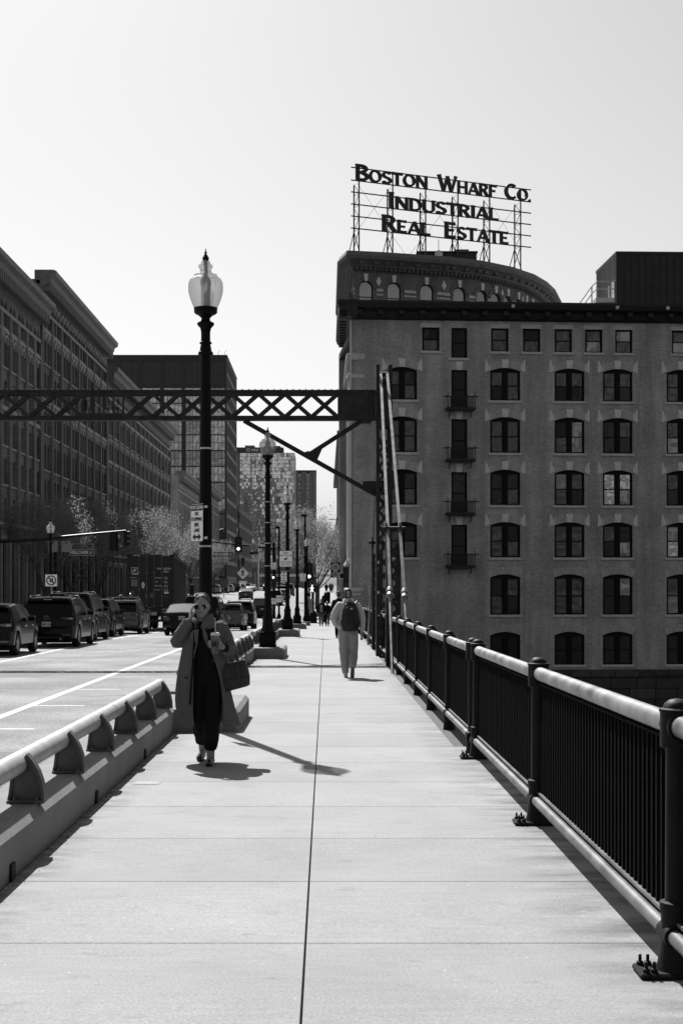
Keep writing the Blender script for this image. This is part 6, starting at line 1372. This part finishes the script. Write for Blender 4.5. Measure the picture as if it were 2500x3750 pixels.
def head(mb, c, f, s=1.0, turn=0.0):         # f = -1 looks towards the camera, +1 away
    x, y, z = c; rot = Matrix.Rotation(turn, 3, 'Z')
    def q(a, b, h): v = rot @ Vector((a*s, b*f*s, 0)); return (x + v.x, y + v.y, z + h*s)
    el(mb, q(0, -.008, .025), (.074*s, .092*s, .095*s)); el(mb, q(0, .022, -.045), (.058*s, .066*s, .072*s)); el(mb, q(0, .056, -.088), (.028*s, .025*s, .026*s))
    el(mb, q(0, .060, .03), (.050*s, .026*s, .022*s)); ch(mb, [(*q(0, .080, .018), .009*s), (*q(0, .098, -.018), .013*s)], 8); el(mb, q(0, .078, -.055), (.024*s, .014*s, .012*s))
    for sx in (-1, 1): el(mb, q(sx*.073, -.012, -.005), (.011*s, .02*s, .032*s), 8); el(mb, q(sx*.038, .056, -.02), (.022*s, .018*s, .02*s), 8)
    ch(mb, [(*q(0, -.005, -.06), .052*s), (*q(0, -.02, -.17), .055*s)]); return mb
def hand(mb, w, d, side, n, L=.18, curl=.5, spread=.25, thumb=1):
    """w wrist, d pointing direction of the palm, n palm normal (curl direction), side: across the knuckles towards the thumb"""
    w, d, n, sd = Vector(w), Vector(d).normalized(), Vector(n).normalized(), Vector(side).normalized()
    pl = L*.5
    for k in range(4):
        o = sd*(.028 - .0187*k); b = w + d*pl + o; ch(mb, [(*(w + o*.6 + d*.01), .014), (*(w + d*pl*.5 + o), .0155), (*b, .0115)], 8)
        fl = L*.5*(.92, 1.0, .94, .76)[k]; dr = (d + sd*spread*(.35 - .25*k)).normalized(); p = b; a = curl*.5
        pts = [(*p, .0105)]
        for j, sg_ in enumerate((.42, .33, .25)):
            dd = (dr*math.cos(a) + n*math.sin(a)); p = p + dd*fl*sg_; pts.append((*p, .0098 - .0011*j)); a += curl
        ch(mb, pts, 8)
    tb = w + d*pl*.22 + sd*.026; p1 = tb + (sd*.8 + d*.6 + n*.35*thumb).normalized()*.038; p2 = p1 + (sd*.25 + d*.8 + n*.6*thumb).normalized()*.032
    ch(mb, [(*(w + d*.012 + sd*.012), .014), (*tb, .0145), (*p1, .012), (*p2, .0095)], 8); return mb
def cl(name, v, **k): return mat(name, v, .9, spec=.15, **k)
SKIN = mat('skin', .23, .55, spec=.3); SKIN.node_tree.nodes['Principled BSDF'].inputs['Subsurface Weight'].default_value = .0
HAIRB = mat('pulled_back_hair', .045, .6, spec=.25, var=.6, vs=30, stretch=(1, 1, 6)); HAIRD = mat('dark_hair', .012, .45, spec=.5, var=.5, vs=40)
COAT = cl('wool_coat', .10, var=.2, vs=260, bump=.3, bs=300); BLK = cl('black_cloth', .007, var=.3, vs=20, bump=.2, bs=25); LEATH = mat('black_leather', .008, .3, spec=.5)
def ring_coat(t, rows, m, amp=.012, name='coat', n=40, folds=9, thick=.012):
    rings = []
    for i, (z, cx, cy, rx, ry, xl, xr) in enumerate(rows):
        f = lambda x: max(-.999, min(.999, (x - cx)/rx))
        a0 = -math.acos(f(xr)); a1 = math.acos(f(xl)); a0 = -math.acos(f(xr)); a1 = -math.acos(f(xl)) + 2*math.pi if False else 2*math.pi - math.acos(f(xl))
        lo_ = 2*math.pi - math.acos(f(xr)) - 2*math.pi; hi = -math.acos(f(xl)) + 2*math.pi   # from the right opening edge over the back to the left edge
        fr = i/(len(rows) - 1); rr = []
        for k in range(n + 1):
            a = lo_ + (hi - lo_)*k/n; w = 1 + amp*fr*(math.sin(folds*a + .8*i*.3) + .6*math.sin(folds*1.7*a + 2))/max(rx, .1)
            w += (.03 + .10*fr)*(1 - 2*abs(MN.noise(Vector((math.cos(a)*2.6, math.sin(a)*2.6, z*1.3 + 4)))) - .55); rr.append(Vector((cx + rx*math.cos(a)*w, cy + ry*math.sin(a)*w, z + (.01*math.sin(3*a) if fr > .9 else 0))))
        rings.append(rr)
    mb = MB(); mb.rings(rings, False, False)
    o = mb.build(name, m, t, 180); s = o.modifiers.new('thickness', 'SOLIDIFY'); s.thickness = thick; s.offset = 0; b = o.modifiers.new('soft', 'SUBSURF'); b.levels = 1; b.render_levels = 1
    return o
# ---- woman in the long open coat
WY = 14.56; t = thing('person', 'woman in long open grey coat and sunglasses holding an iced drink, walking towards the camera', 'person', (-1.23, WY, g(WY)))
Q = lambda x, y: ((x - 400)*.001337, (1365 - y)*.001337)
b = MB(); head(b, (-.034, -.01, 1.585), -1, 1.0, R(8))
lo(b, [(0, .02, .80, .15, .10), (0, .02, .92, .165, .11), (0, .02, 1.06, .135, .09), (-.005, .015, 1.22, .15, .10), (-.01, .015, 1.34, .165, .095), (-.015, .01, 1.41, .13, .075), (-.02, .005, 1.45, .07, .06)])
ch(b, [(-.18, .02, 1.385, .055), (-.275, .03, 1.245, .045), (-.20, -.07, 1.37, .036), (-.150, -.085, 1.455, .027)]); ch(b, [(.15, .02, 1.385, .055), (.235, .03, 1.17, .045), (.215, -.14, 1.165, .037), (.185, -.20, 1.185, .027)])
ch(b, [(-.075, .02, .86, .085), (-.065, -.01, .5, .06), (-.052, .20, .16, .04), (-.045, .215, .09, .04), (-.05, .14, .045, .036), (-.055, .06, .03, .028)]); ch(b, [(.075, .02, .86, .085), (.07, -.07, .5, .06), (.068, -.22, .12, .042), (.07, -.235, .05, .04), (.075, -.31, .035, .036), (.08, -.38, .03, .028)])
hand(b, (-.148, -.088, 1.462), (.10, .02, .99), (.3, -1, .2), (1, .1, -.1), .165, .35, .5)
hand(b, (.188, -.202, 1.19), (-.92, -.30, .18), (.1, -.15, 1), (-.25, .95, 0), .17, .55, .1)
obj('body', remeshed(b, 'body', SKIN, .0045, 3), t)
h = MB(); el(h, (-.036, .018, 1.636), (.080, .094, .084)); el(h, (-.04, .045, 1.585), (.082, .08, .10)); el(h, (-.04, .12, 1.56), (.035, .035, .04))
for k in range(9): a = -1.1 + .275*k; ch(h, [(-.034 + .07*math.sin(a), -.055 + .02*abs(a), 1.665 - .018*abs(a)**1.5, .012), (-.036 + .062*math.sin(a), .0, 1.715 - .02*a*a, .015), (-.036 + .03*math.sin(a), .09, 1.66, .02)], 8)
obj('hair', remeshed(h, 'hair', HAIRB, .005, 2, .5, .0045, (55, 9, 55)), t)
gl = MB(); hc = Vector((-.034 - .013, -.01 - .088, 1.588)); LX_ = mat('sunglass_lens', .003, .15, spec=.12)
fr_ = MB()
for s in (-1, 1):
    pts = [(.010, .018), (.030, .024), (.056, .021), (.064, .004), (.057, -.022), (.038, -.034), (.018, -.026), (.009, -.004)]
    L2 = lambda a, bb, d, s=s: Vector((hc.x + s*a, hc.y - d + .35*a*a*6, hc.z + bb))
    MB().prism(pts, .0, .004, L2).build('sunglass_lens', LX_, t)
    fr_.tube([L2(a, bb, .003) for a, bb in pts + pts[:1]], .0024, 5, False); fr_.tube([L2(.057, .01, .003), (hc.x + s*.078, hc.y + .05, hc.z + .008), (hc.x + s*.082, hc.y + .10, hc.z + .004)], .0022, 5)
fr_.tube([(hc.x - .014, hc.y - .004, hc.z + .018), (hc.x + .014, hc.y - .004, hc.z + .018)], .0022, 5); fr_.tube([(hc.x - .012, hc.y - .004, hc.z + .004), (hc.x, hc.y - .008, hc.z + .009), (hc.x + .012, hc.y - .004, hc.z + .004)], .002, 5)
fr_.build('sunglass_frame', CHR, t)
lp = MB(); el(lp, (-.034 - .012, -.094, 1.5275), (.023, .010, .0065), 8); obj('lips', remeshed(lp, 'lips', mat('lips', .10, .4), .003, 2), t)
tr = MB(); lo(tr, [(0, .02, 1.03, .135, .10), (0, .02, .92, .18, .125), (0, .02, .80, .175, .12)])
ch(tr, [(-.085, .02, .86, .10), (-.08, .0, .5, .085), (-.055, .16, .26, .074), (-.052, .185, .21, .07)], 16); ch(tr, [(.08, .02, .86, .10), (.075, -.06, .5, .085), (.07, -.19, .25, .074), (.068, -.215, .19, .07)], 16)
obj('trousers', remeshed(tr, 'trousers', BLK, .008, 3, .5, .007, (8, 8, 3.5)), t)
sw = MB(); lo(sw, [(0, .02, .95, .165, .118), (0, .015, 1.08, .15, .108), (-.005, .01, 1.24, .165, .118), (-.01, .01, 1.35, .16, .105), (-.02, .01, 1.41, .11, .08), (-.025, .0, 1.44, .066, .062)]); obj('sweater', remeshed(sw, 'sweater', BLK, .008, 3), t)
# coat body: open at the front
rows = []
for yc, l, r_, ol, or_, ry in ((318, 262, 520, 352, 372, .085), (345, 240, 545, 345, 378, .11), (420, 232, 560, 336, 412, .135), (500, 222, 560, 330, 445, .15), (600, 200, 556, 322, 478, .16), (700, 182, 560, 318, 510, .175), (820, 170, 580, 314, 525, .19), (950, 164, 606, 312, 532, .21), (1030, 196, 632, 318, 536, .22), (1085, 250, 655, 326, 542, .22)):
    (xl, z), (xr, _) = Q(l, yc), Q(r_, yc); rows.append((z, (xl + xr)/2, .035, (xr - xl)/2, ry, Q(ol, 0)[0], Q(or_, 0)[0]))
ring_coat(t, rows, COAT, .012)
sl = MB(); ch(sl, [(-.165, .02, 1.375, .075), (-.235, .03, 1.295, .082), (-.285, .02, 1.235, .078), (-.245, -.035, 1.30, .070), (-.195, -.07, 1.385, .058), (-.175, -.08, 1.415, .055)], 16); obj('sleeve', remeshed(sl, 'sleeve', COAT, .007, 5, .5, .009, (12, 12, 12)), t)
sl = MB(); ch(sl, [(.145, .02, 1.375, .075), (.198, .03, 1.27, .074), (.232, .02, 1.165, .072), (.238, -.06, 1.135, .066), (.235, -.12, 1.15, .060)], 16); obj('sleeve', remeshed(sl, 'sleeve', COAT, .007, 5, .5, .009, (12, 12, 12)), t)
cf = MB(); ch(cf, [(.228, -.13, 1.158, .05), (.205, -.165, 1.178, .042)], 12); obj('cuff', remeshed(cf, 'cuff', BLK, .006, 2), t)
co = MB(); cr = []
for k in range(15):
    a = R(-62 + 304*k/14); c0 = Vector((-.03, .0, 0)); u = Vector((math.cos(a), math.sin(a), 0)); fz = .02*math.sin(a)
    tw = max(0, math.cos(a - R(-30)))*.02
    cr.append([c0 + u*.075 + Vector((0, 0, 1.405 + fz)), c0 + u*(.082 + tw) + Vector((0, 0, 1.455 + fz)), c0 + u*(.092 + tw) + Vector((0, 0, 1.485 + fz)), c0 + u*(.118 + tw) + Vector((0, 0, 1.455 + fz)), c0 + u*(.135 + tw) + Vector((0, 0, 1.39 + fz)), c0 + u*.115 + Vector((0, 0, 1.37 + fz))])
co.rings(cr).build('collar', COAT, t, 60)
sc_ = MB(); ch(sc_, [(.035, -.075, 1.46, .035), (.025, -.105, 1.42, .045), (-.01, -.11, 1.385, .03)], 12); ch(sc_, [(.045, -.03, 1.475, .04), (.035, -.08, 1.44, .05), (.02, -.1, 1.40, .04)], 12); obj('collar_fold', remeshed(sc_, 'collar_fold', COAT, .006, 4, .5, .006, (16, 16, 16)), t)
def flat(name, pts, m, y0, th=.012, bulge=.0):
    pp = [Q(a, b_) for a, b_ in pts]; o = MB().prism(pp, y0, y0 + th, lambda a, b_, d: Vector((a, d + .35*(a + .01)**2 - .12*(1.4 - b_), b_))).build(name, m, t); return o
flat('lapel', [(356, 345), (312, 358), (288, 385), (292, 428), (350, 452), (318, 520), (280, 592), (322, 560), (345, 470), (352, 400)], COAT, -.128); flat('lapel', [(378, 330), (405, 350), (425, 400), (440, 500), (418, 470), (392, 410)], COAT, -.128)
strap = MB(); strap.tube([(-.12, -.10, 1.425), (-.06, -.128, 1.40), (-.035, -.14, 1.36), (-.02, -.14, 1.33)], .011, 8, sy=.4); strap.tube([(-.12, -.10, 1.425), (-.10, -.125, 1.33), (-.105, -.15, 1.2), (-.115, -.165, 1.0), (-.13, -.18, .8), (-.14, -.19, .6)], .012, 8, sy=.35); strap.build('coat_belt', BLK, t, 60)
for x, z in ((-.185, .868), (.088, 1.04)): MB().lathe([(0, 0), (.014, .0), (.014, .006), (0, .007)], 12).build('button', M['black'], t, None, (x, -.135 if x < 0 else -.135, z), FACE)
for x, y, a, up in ((-.052, .13, 0, 0), (.075, -.31, 0, 1)):
    sh = MB(); ch(sh, [(x, y + .10, .04, .036), (x - .004, y + .02, .03, .036), (x - .008, y - .07, .028, .042), (x - .01, y - .105, .026, .034)], 12)
    o = obj('shoe', remeshed(sh, 'shoe', LEATH, .006, 2), t); MB().tube([(x + .038*math.cos(q_), y + .02, .045 + .03*math.sin(q_)) for q_ in [k*math.pi/8 for k in range(9)]], .006, 6).build('shoe_strap', LEATH, t, 60)
MB().tube([(-.152 + .03*math.cos(k), -.09 + .03*math.sin(k), 1.452) for k in range(7)], .004, 5).build('bracelet', CHR, t)
# the drink
cup = thing('iced_drink', 'clear plastic cup of iced drink with straw in the woman\'s hand', 'drink', (-1.23 + .118, WY - .255, g(WY) + 1.115))
CUPM = clear_mat('clear_cup', .35, .45, .1); MB().lathe([(.0, 0), (.034, 0), (.037, .02), (.046, .185), (.047, .19)], 24).build('cup', CUPM, cup, 40); MB().lathe([(.0, .004), (.032, .004), (.043, .15), (0, .152)], 20).build('drink_fill', mat('iced_coffee', .035, .2, var=.6, vs=40), cup, 40)
MB().lathe([(.050, .188), (.050, .2), (.044, .204), (.042, .214), (.03, .218), (0, .219)], 24).build('lid', mat('cup_lid', .6, .25, spec=.5), cup, 40); MB().tube([(0, 0, .1), (.002, -.004, .325)], .0045, 8).build('straw', mat('straw', .45, .4), cup, 60)
MB().rings([[Vector((r_*math.cos(R(a)), r_*math.sin(R(a)), z)) for a in range(215, 301, 10)] for z, r_ in ((.075, .0412), (.125, .0438))], False, False).build('printed_mark', M['black'], cup)
# the bag
bg_ = thing('tote_bag', 'dark leather tote bag with two handles hanging from the woman\'s arm', 'bag', (-1.23 + .285, WY + .0, g(WY) + .735), R(-8)); bg_.rotation_euler[1] = R(-7); bg_.scale = (1.12, 1, 1); BAGM = mat('bag_leather', .022, .45, spec=.35, var=.4, vs=12, bump=.2, bs=40)
bb = MB(); rows_ = []
for z, hx, hy in ((0, .125, .05), (.012, .15, .065), (.1, .158, .07), (.2, .152, .06), (.265, .145, .045), (.275, .14, .04)):
    rows_.append([Vector((sx*(hx - .02) + .02*math.cos(R(a)), sy*(hy - .02) + .02*math.sin(R(a)) + .006*math.sin(9*z), z + .02*math.sin(sx*1.2))) for sx, sy, a0 in ((1, 1, 0), (-1, 1, 90), (-1, -1, 180), (1, -1, 270)) for a in (a0, a0 + 45, a0 + 90)])
bb.rings(rows_).build('bag_body', BAGM, bg_, 50)
for yy in (-.048, .048):
    MB().tube([(-.09, yy*1.0, .20), (-.088, yy*.9, .30), (-.07, yy*.5, .40), (-.045, 0, .455), (.0, -yy*.1, .45), (.05, yy*.5, .38), (.075, yy*.9, .28), (.08, yy, .20)], .011, 8, sy=.6).build('handle', BAGM, bg_, 60)
for sx in (-.08, .075): MB().cbox(sx - .016, sx + .016, -.075, -.06, .06, .25, .004).build('handle_tab', BAGM, bg_)
MB().box(-.145, .145, -.0715, -.0695, .12, .126).build('seam', M['black'], bg_)
# ---- person with backpack, walking away
GY = 29.3; t = thing('person', 'person in light sweatshirt and pale trousers walking away with a black backpack', 'person', (.46, GY, g(GY)))
LSW = cl('light_sweatshirt', .42, var=.1, vs=30, bump=.2, bs=60); LTR = cl('pale_trousers', .27, var=.15, vs=25, bump=.3, bs=40)
b = MB(); head(b, (-.007, .03, 1.70), 1, 1.05, R(-6)); lo(b, [(0, 0, .9, .16, .11), (0, 0, 1.1, .14, .095), (0, 0, 1.3, .16, .10), (0, 0, 1.46, .17, .09), (0, .01, 1.53, .12, .07), (0, .015, 1.57, .06, .055)])
ch(b, [(-.18, 0, 1.48, .055), (-.30, -.05, 1.22, .045), (-.215, .02, 1.05, .034), (-.18, .03, 1.0, .04)]); ch(b, [(.18, 0, 1.48, .055), (.285, -.03, 1.24, .045), (.287, -.02, .965, .032)])
ch(b, [(-.085, 0, .92, .09), (-.07, .03, .5, .06), (-.055, -.02, .1, .042), (-.05, .08, .04, .035)]); ch(b, [(.085, 0, .92, .09), (.10, .06, .5, .06), (.085, -.20, .20, .042), (.08, -.21, .10, .036)])
hand(b, (.287, -.02, .955), (-.02, 0, -1), (-.2, 1, 0), (-1, 0, 0), .175, .45, .1)
obj('body', remeshed(b, 'body', SKIN, .007, 3), t)
h = MB(); el(h, (-.007, .01, 1.735), (.084, .10, .10)); el(h, (-.007, -.035, 1.70), (.076, .072, .085)); el(h, (0, -.085, 1.71), (.04, .03, .06)); obj('hair', remeshed(h, 'hair', HAIRD, .007, 2, .5, .004, (40, 40, 8)), t)
clip = MB()
for s in (-1, 1): clip.tube([(s*.012, -.118, 1.765), (s*.02, -.128, 1.72), (s*.018, -.12, 1.67), (s*.01, -.11, 1.655)], .007, 6)
for k in range(6): clip.tube([(-.026, -.112, 1.755 - .017*k), (.026, -.112, 1.755 - .017*k)], .0035, 5)
clip.build('hair_clip', mat('pale_clip', .45, .4), t)
top = MB(); lo(top, [(0, 0, .99, .205, .15), (0, 0, 1.04, .21, .155), (0, 0, 1.2, .20, .145), (0, 0, 1.36, .205, .14), (0, 0, 1.47, .20, .12), (0, .005, 1.54, .14, .09), (0, .01, 1.585, .075, .07), (0, .01, 1.61, .07, .066)])
ch(top, [(-.17, 0, 1.475, .085), (-.25, -.03, 1.34, .085), (-.30, -.045, 1.21, .080), (-.255, -.01, 1.11, .068), (-.20, .02, 1.06, .055)], 14); ch(top, [(.17, 0, 1.475, .085), (.25, -.02, 1.34, .082), (.285, -.03, 1.2, .075), (.29, -.02, 1.03, .06), (.287, -.02, .98, .05)], 14)
obj('sweatshirt', remeshed(top, 'sweatshirt', LSW, .009, 4, .5, .006, (9, 9, 8)), t)
hood = MB(); cr = []
for k in range(13):
    a = R(200 + 320*k/12 - 90 - 20); u = Vector((math.cos(a), math.sin(a), 0)); c0 = Vector((0, .01, 0)); cr.append([c0 + u*.075 + Vector((0, 0, 1.575)), c0 + u*.085 + Vector((0, 0, 1.625)), c0 + u*.11 + Vector((0, 0, 1.60)), c0 + u*.125 + Vector((0, 0, 1.55))])
hood.rings(cr).build('collar', LSW, t, 60)
trz = MB(); lo(trz, [(0, 0, 1.03, .175, .13), (0, -.005, .95, .20, .15), (0, -.005, .86, .205, .15)]); ch(trz, [(-.095, 0, .88, .11), (-.085, .03, .52, .10), (-.07, .0, .3, .085), (-.06, -.02, .15, .072), (-.055, -.02, .12, .07)], 16); ch(trz, [(.095, 0, .88, .11), (.105, .06, .52, .10), (.10, -.05, .38, .09), (.09, -.16, .27, .074), (.088, -.185, .24, .07)], 16)
obj('trousers', remeshed(trz, 'trousers', LTR, .009, 3, .5, .005, (10, 10, 5)), t)
sn_ = MB(); ch(sn_, [(-.052, -.05, .045, .042), (-.05, .05, .04, .045), (-.048, .13, .035, .04)], 12); el(sn_, (-.052, -.05, .08), (.038, .04, .04)); obj('shoe', remeshed(sn_, 'shoe', mat('pale_sneaker', .4, .7), .007, 2), t)
sn_ = MB(); ch(sn_, [(.085, -.235, .185, .04), (.082, -.22, .10, .044), (.08, -.20, .02, .042)], 12); obj('shoe', remeshed(sn_, 'shoe', mat('sneaker_sole', .10, .8, var=.3, vs=60), .007, 2), t)
bp = thing('backpack', 'black backpack on the back of the person walking away', 'backpack', (.50, GY - .16, g(GY) + .95)); BPM = mat('backpack_nylon', .009, .55, spec=.3, var=.4, vs=14, bump=.5, bs=18)
k_ = MB(); lo(k_, [(0, 0, .0, .13, .06), (0, -.02, .03, .175, .10), (0, -.03, .15, .185, .125), (0, -.02, .32, .18, .12), (0, 0, .46, .155, .10), (0, .02, .56, .115, .07), (0, .03, .60, .06, .04)], 20); el(k_, (0, -.12, .2), (.13, .05, .14)); el(k_, (0, -.09, .45), (.10, .04, .07)); obj('pack_body', remeshed(k_, 'pack_body', BPM, .009, 3), bp)
for s in (-1, 1): MB().tube([(s*.10, .06, .57), (s*.14, .13, .62), (s*.15, .22, .60), (s*.15, .28, .50)], .022, 8, sy=.4).build('shoulder_strap', BPM, bp, 60); MB().tube([(s*.06, -.06, .03), (s*.075, -.08, -.10)], .012, 6, sy=.3).build('loose_strap', BPM, bp); MB().tube([(s*.17, -.03, .15), (s*.19, -.02, .22), (s*.2, .02, .10)], .01, 6).build('side_strap', BPM, bp)
MB().tube([(-.03, .03, .6), (-.02, .03, .64), (.02, .03, .64), (.03, .03, .6)], .008, 6).build('carry_loop', BPM, bp, 60)
MB().prism([(-.03, 0), (.03, 0), (.03, .012), (.012, .03), (-.012, .03), (-.03, .014)], 0, .003, lambda a, b_, d: Vector((a + .02, d - .133, b_ + .455))).build('logo_patch', mat('patch_pale', .4, .6), bp)
t2 = thing('wallet', 'small dark wallet held low in the walking person\'s right hand', 'wallet', (.46 + .278, GY + .02, g(GY) + .80), R(20)); MB().cbox(-.012, .012, -.05, .05, -.035, .08, .006).build('cover', LEATH, t2); MB().cbox(-.008, .008, -.052, .046, -.03, .076, .002).build('pages', PALE, t2)
# ---- simpler figures
def figure(label, x, y, H, f, top_m, leg_m, hair_m, stride=.16, group=None, open_front=None, build=1.0, arms=(.05, .05), vox=.014, curly=False):
    s = H/1.75; t = thing('person', label, 'person', (x, y, g(y)), 0, group); w = build
    b = MB(); head(b, (0, .02*f, 1.64*s), f, s); lo(b, [(0, 0, .9*s, .15, .1), (0, 0, 1.2*s, .15, .1), (0, 0, 1.42*s, .16, .09), (0, 0, 1.5*s, .07, .06)])
    hp = {}
    for sx in (-1, 1):
        k = sx*stride; ch(b, [(sx*.18, 0, 1.41*s, .05), (sx*.235*w, -k*.3, 1.14*s, .042), (sx*.235*w, k*.3*0 + f*.08, .90*s, .03)]); hand(b, (sx*.235*w, f*.08, .90*s), (0, .1*f, -1), (0, f, 0), (-sx, 0, 0), .17*s, .4, .1)
        ch(b, [(sx*.085, 0, .9*s, .08), (sx*.08, k*.5, .48*s, .055), (sx*.075, k, .09*s, .04)])
    obj('body', remeshed(b, 'body', SKIN, vox*.6, 2), t)
    h = MB(); el(h, (0, -.015*f, 1.685*s), (.083*s, .098*s, .088*s)); el(h, (0, -.04*f, 1.65*s), (.075*s, .07*s, .08*s))
    if curly:
        rg = random.Random(5)
        for _ in range(26):
            a, e = rg.uniform(0, 6.28), rg.uniform(-.2, 1.4); el(h, (.088*math.cos(a)*math.cos(e), -.02*f + .1*math.sin(a)*math.cos(e), 1.69*s + .085*math.sin(e)), (.028, .028, .028), 6)
    obj('hair', remeshed(h, 'hair', hair_m, vox*.7, 2), t)
    tp = MB(); lo(tp, [(0, 0, .84*s, .19*w, .14*w), (0, 0, .95*s, .19*w, .145*w), (0, 0, 1.2*s, .19*w, .14*w), (0, 0, 1.38*s, .195, .12), (0, 0, 1.46*s, .13, .09), (0, 0, 1.52*s, .07, .065)])
    for sx in (-1, 1): ch(tp, [(sx*.17, 0, 1.4*s, .075), (sx*.225*w, -sx*stride*.2, 1.2*s, .068), (sx*.24*w, -sx*stride*.2, 1.1*s, .062), (sx*.238*w, f*.06, .94*s, .048)], 12)
    obj('jacket', remeshed(tp, 'jacket', top_m, vox, 3, .5, .008, (9, 9, 7)), t)
    tz = MB(); lo(tz, [(0, 0, 1.0*s, .165*w, .12*w), (0, 0, .86*s, .18*w, .13*w)])
    for sx in (-1, 1): k = sx*stride; ch(tz, [(sx*.09, 0, .86*s, .10), (sx*.085, k*.5, .48*s, .078), (sx*.078, k, .12*s, .06)], 12)
    obj('trousers', remeshed(tz, 'trousers', leg_m, vox, 3), t)
    for sx in (-1, 1): sh = MB(); k = sx*stride; ch(sh, [(sx*.076, k - f*.05, .045, .042), (sx*.076, k + f*.08, .04, .045), (sx*.078, k + f*.15, .035, .036)], 10); obj('shoe', remeshed(sh, 'shoe', BLK, vox*.7, 2), t)
    return t
GREYH = mat('grey_hair', .22, .6, var=.3, vs=40); JEAN = cl('grey_jeans', .09, var=.25, vs=20); STRIPE = cl('striped_shirt', .10)
p = figure('person with curly hair in black, walking away just ahead of the backpack wearer', .50, 55.5, 1.78, 1, BLK, BLK, HAIRD, .2, None, None, 1.05, curly=True)
bp2 = thing('backpack', 'black backpack on the curly-haired person ahead', 'backpack', (.55, 55.28, g(55.4) + 1.0)); k_ = MB(); lo(k_, [(0, 0, 0, .12, .06), (0, -.02, .05, .155, .09), (0, -.02, .25, .15, .09), (0, .02, .42, .1, .05)]); obj('pack_body', remeshed(k_, 'pack_body', BPM, .012, 3), bp2)
for s in (-1, 1): MB().tube([(s*.09, .05, .38), (s*.12, .15, .45), (s*.13, .28, .40)], .02, 6).build('shoulder_strap', BPM, bp2)
sb = thing('shoulder_bag', 'dark shoulder bag swinging beside the curly-haired person', 'bag', (.22, 55.4, g(55.4) + .70)); k_ = MB(); lo(k_, [(0, 0, 0, .12, .06), (.0, 0, .05, .2, .09), (.02, 0, .2, .17, .08), (.05, 0, .30, .07, .04)]); obj('bag_body', remeshed(k_, 'bag_body', LEATH, .012, 3), sb); MB().tube([(-.1, 0, .24), (.05, .0, .55), (.15, 0, .72)], .015, 6).build('strap', LEATH, sb)
man = figure('grey-haired man in open dark jacket and striped shirt walking towards the camera', -.31, 95, 1.79, -1, BLK, JEAN, GREYH, .12, None, None, 1.2)
vs = MB(); vs.prism([(-.10, .90), (.10, .90), (.09, 1.2), (.06, 1.46), (-.06, 1.46), (-.09, 1.2)], -.182, -.15, lambda a, b_, d: Vector((a, d + .25*(abs(a)), b_))); vs.build('shirt', STRIPE, man)
for k in range(6): MB().box(-.085 + .032*k, -.075 + .032*k, -.190, -.184, .92, 1.40).build('shirt_stripe', PALE, man)
lady = figure('shorter woman in black with dark glasses beside the grey-haired man', .09, 95.3, 1.62, -1, BLK, BLK, HAIRD, .1, None, None, 1.05); MB().box(-.06, .06, -.115, -.10, 1.515, 1.55).build('sunglasses', LX_, lady)
for lb, x, y, H, m1 in (('dark-clad person walking away far along the pavement', .08, 228, 1.75, BLK), ('distant person in dark jacket beside the building wall', .75, 250, 1.72, BLK), ('distant person in grey beside the building wall, right of the others', 1.05, 244, 1.75, JEAN)):
    figure(lb, x, y, H, 1, m1, BLK, HAIRD, .15, 'distant walkers', vox=.03)
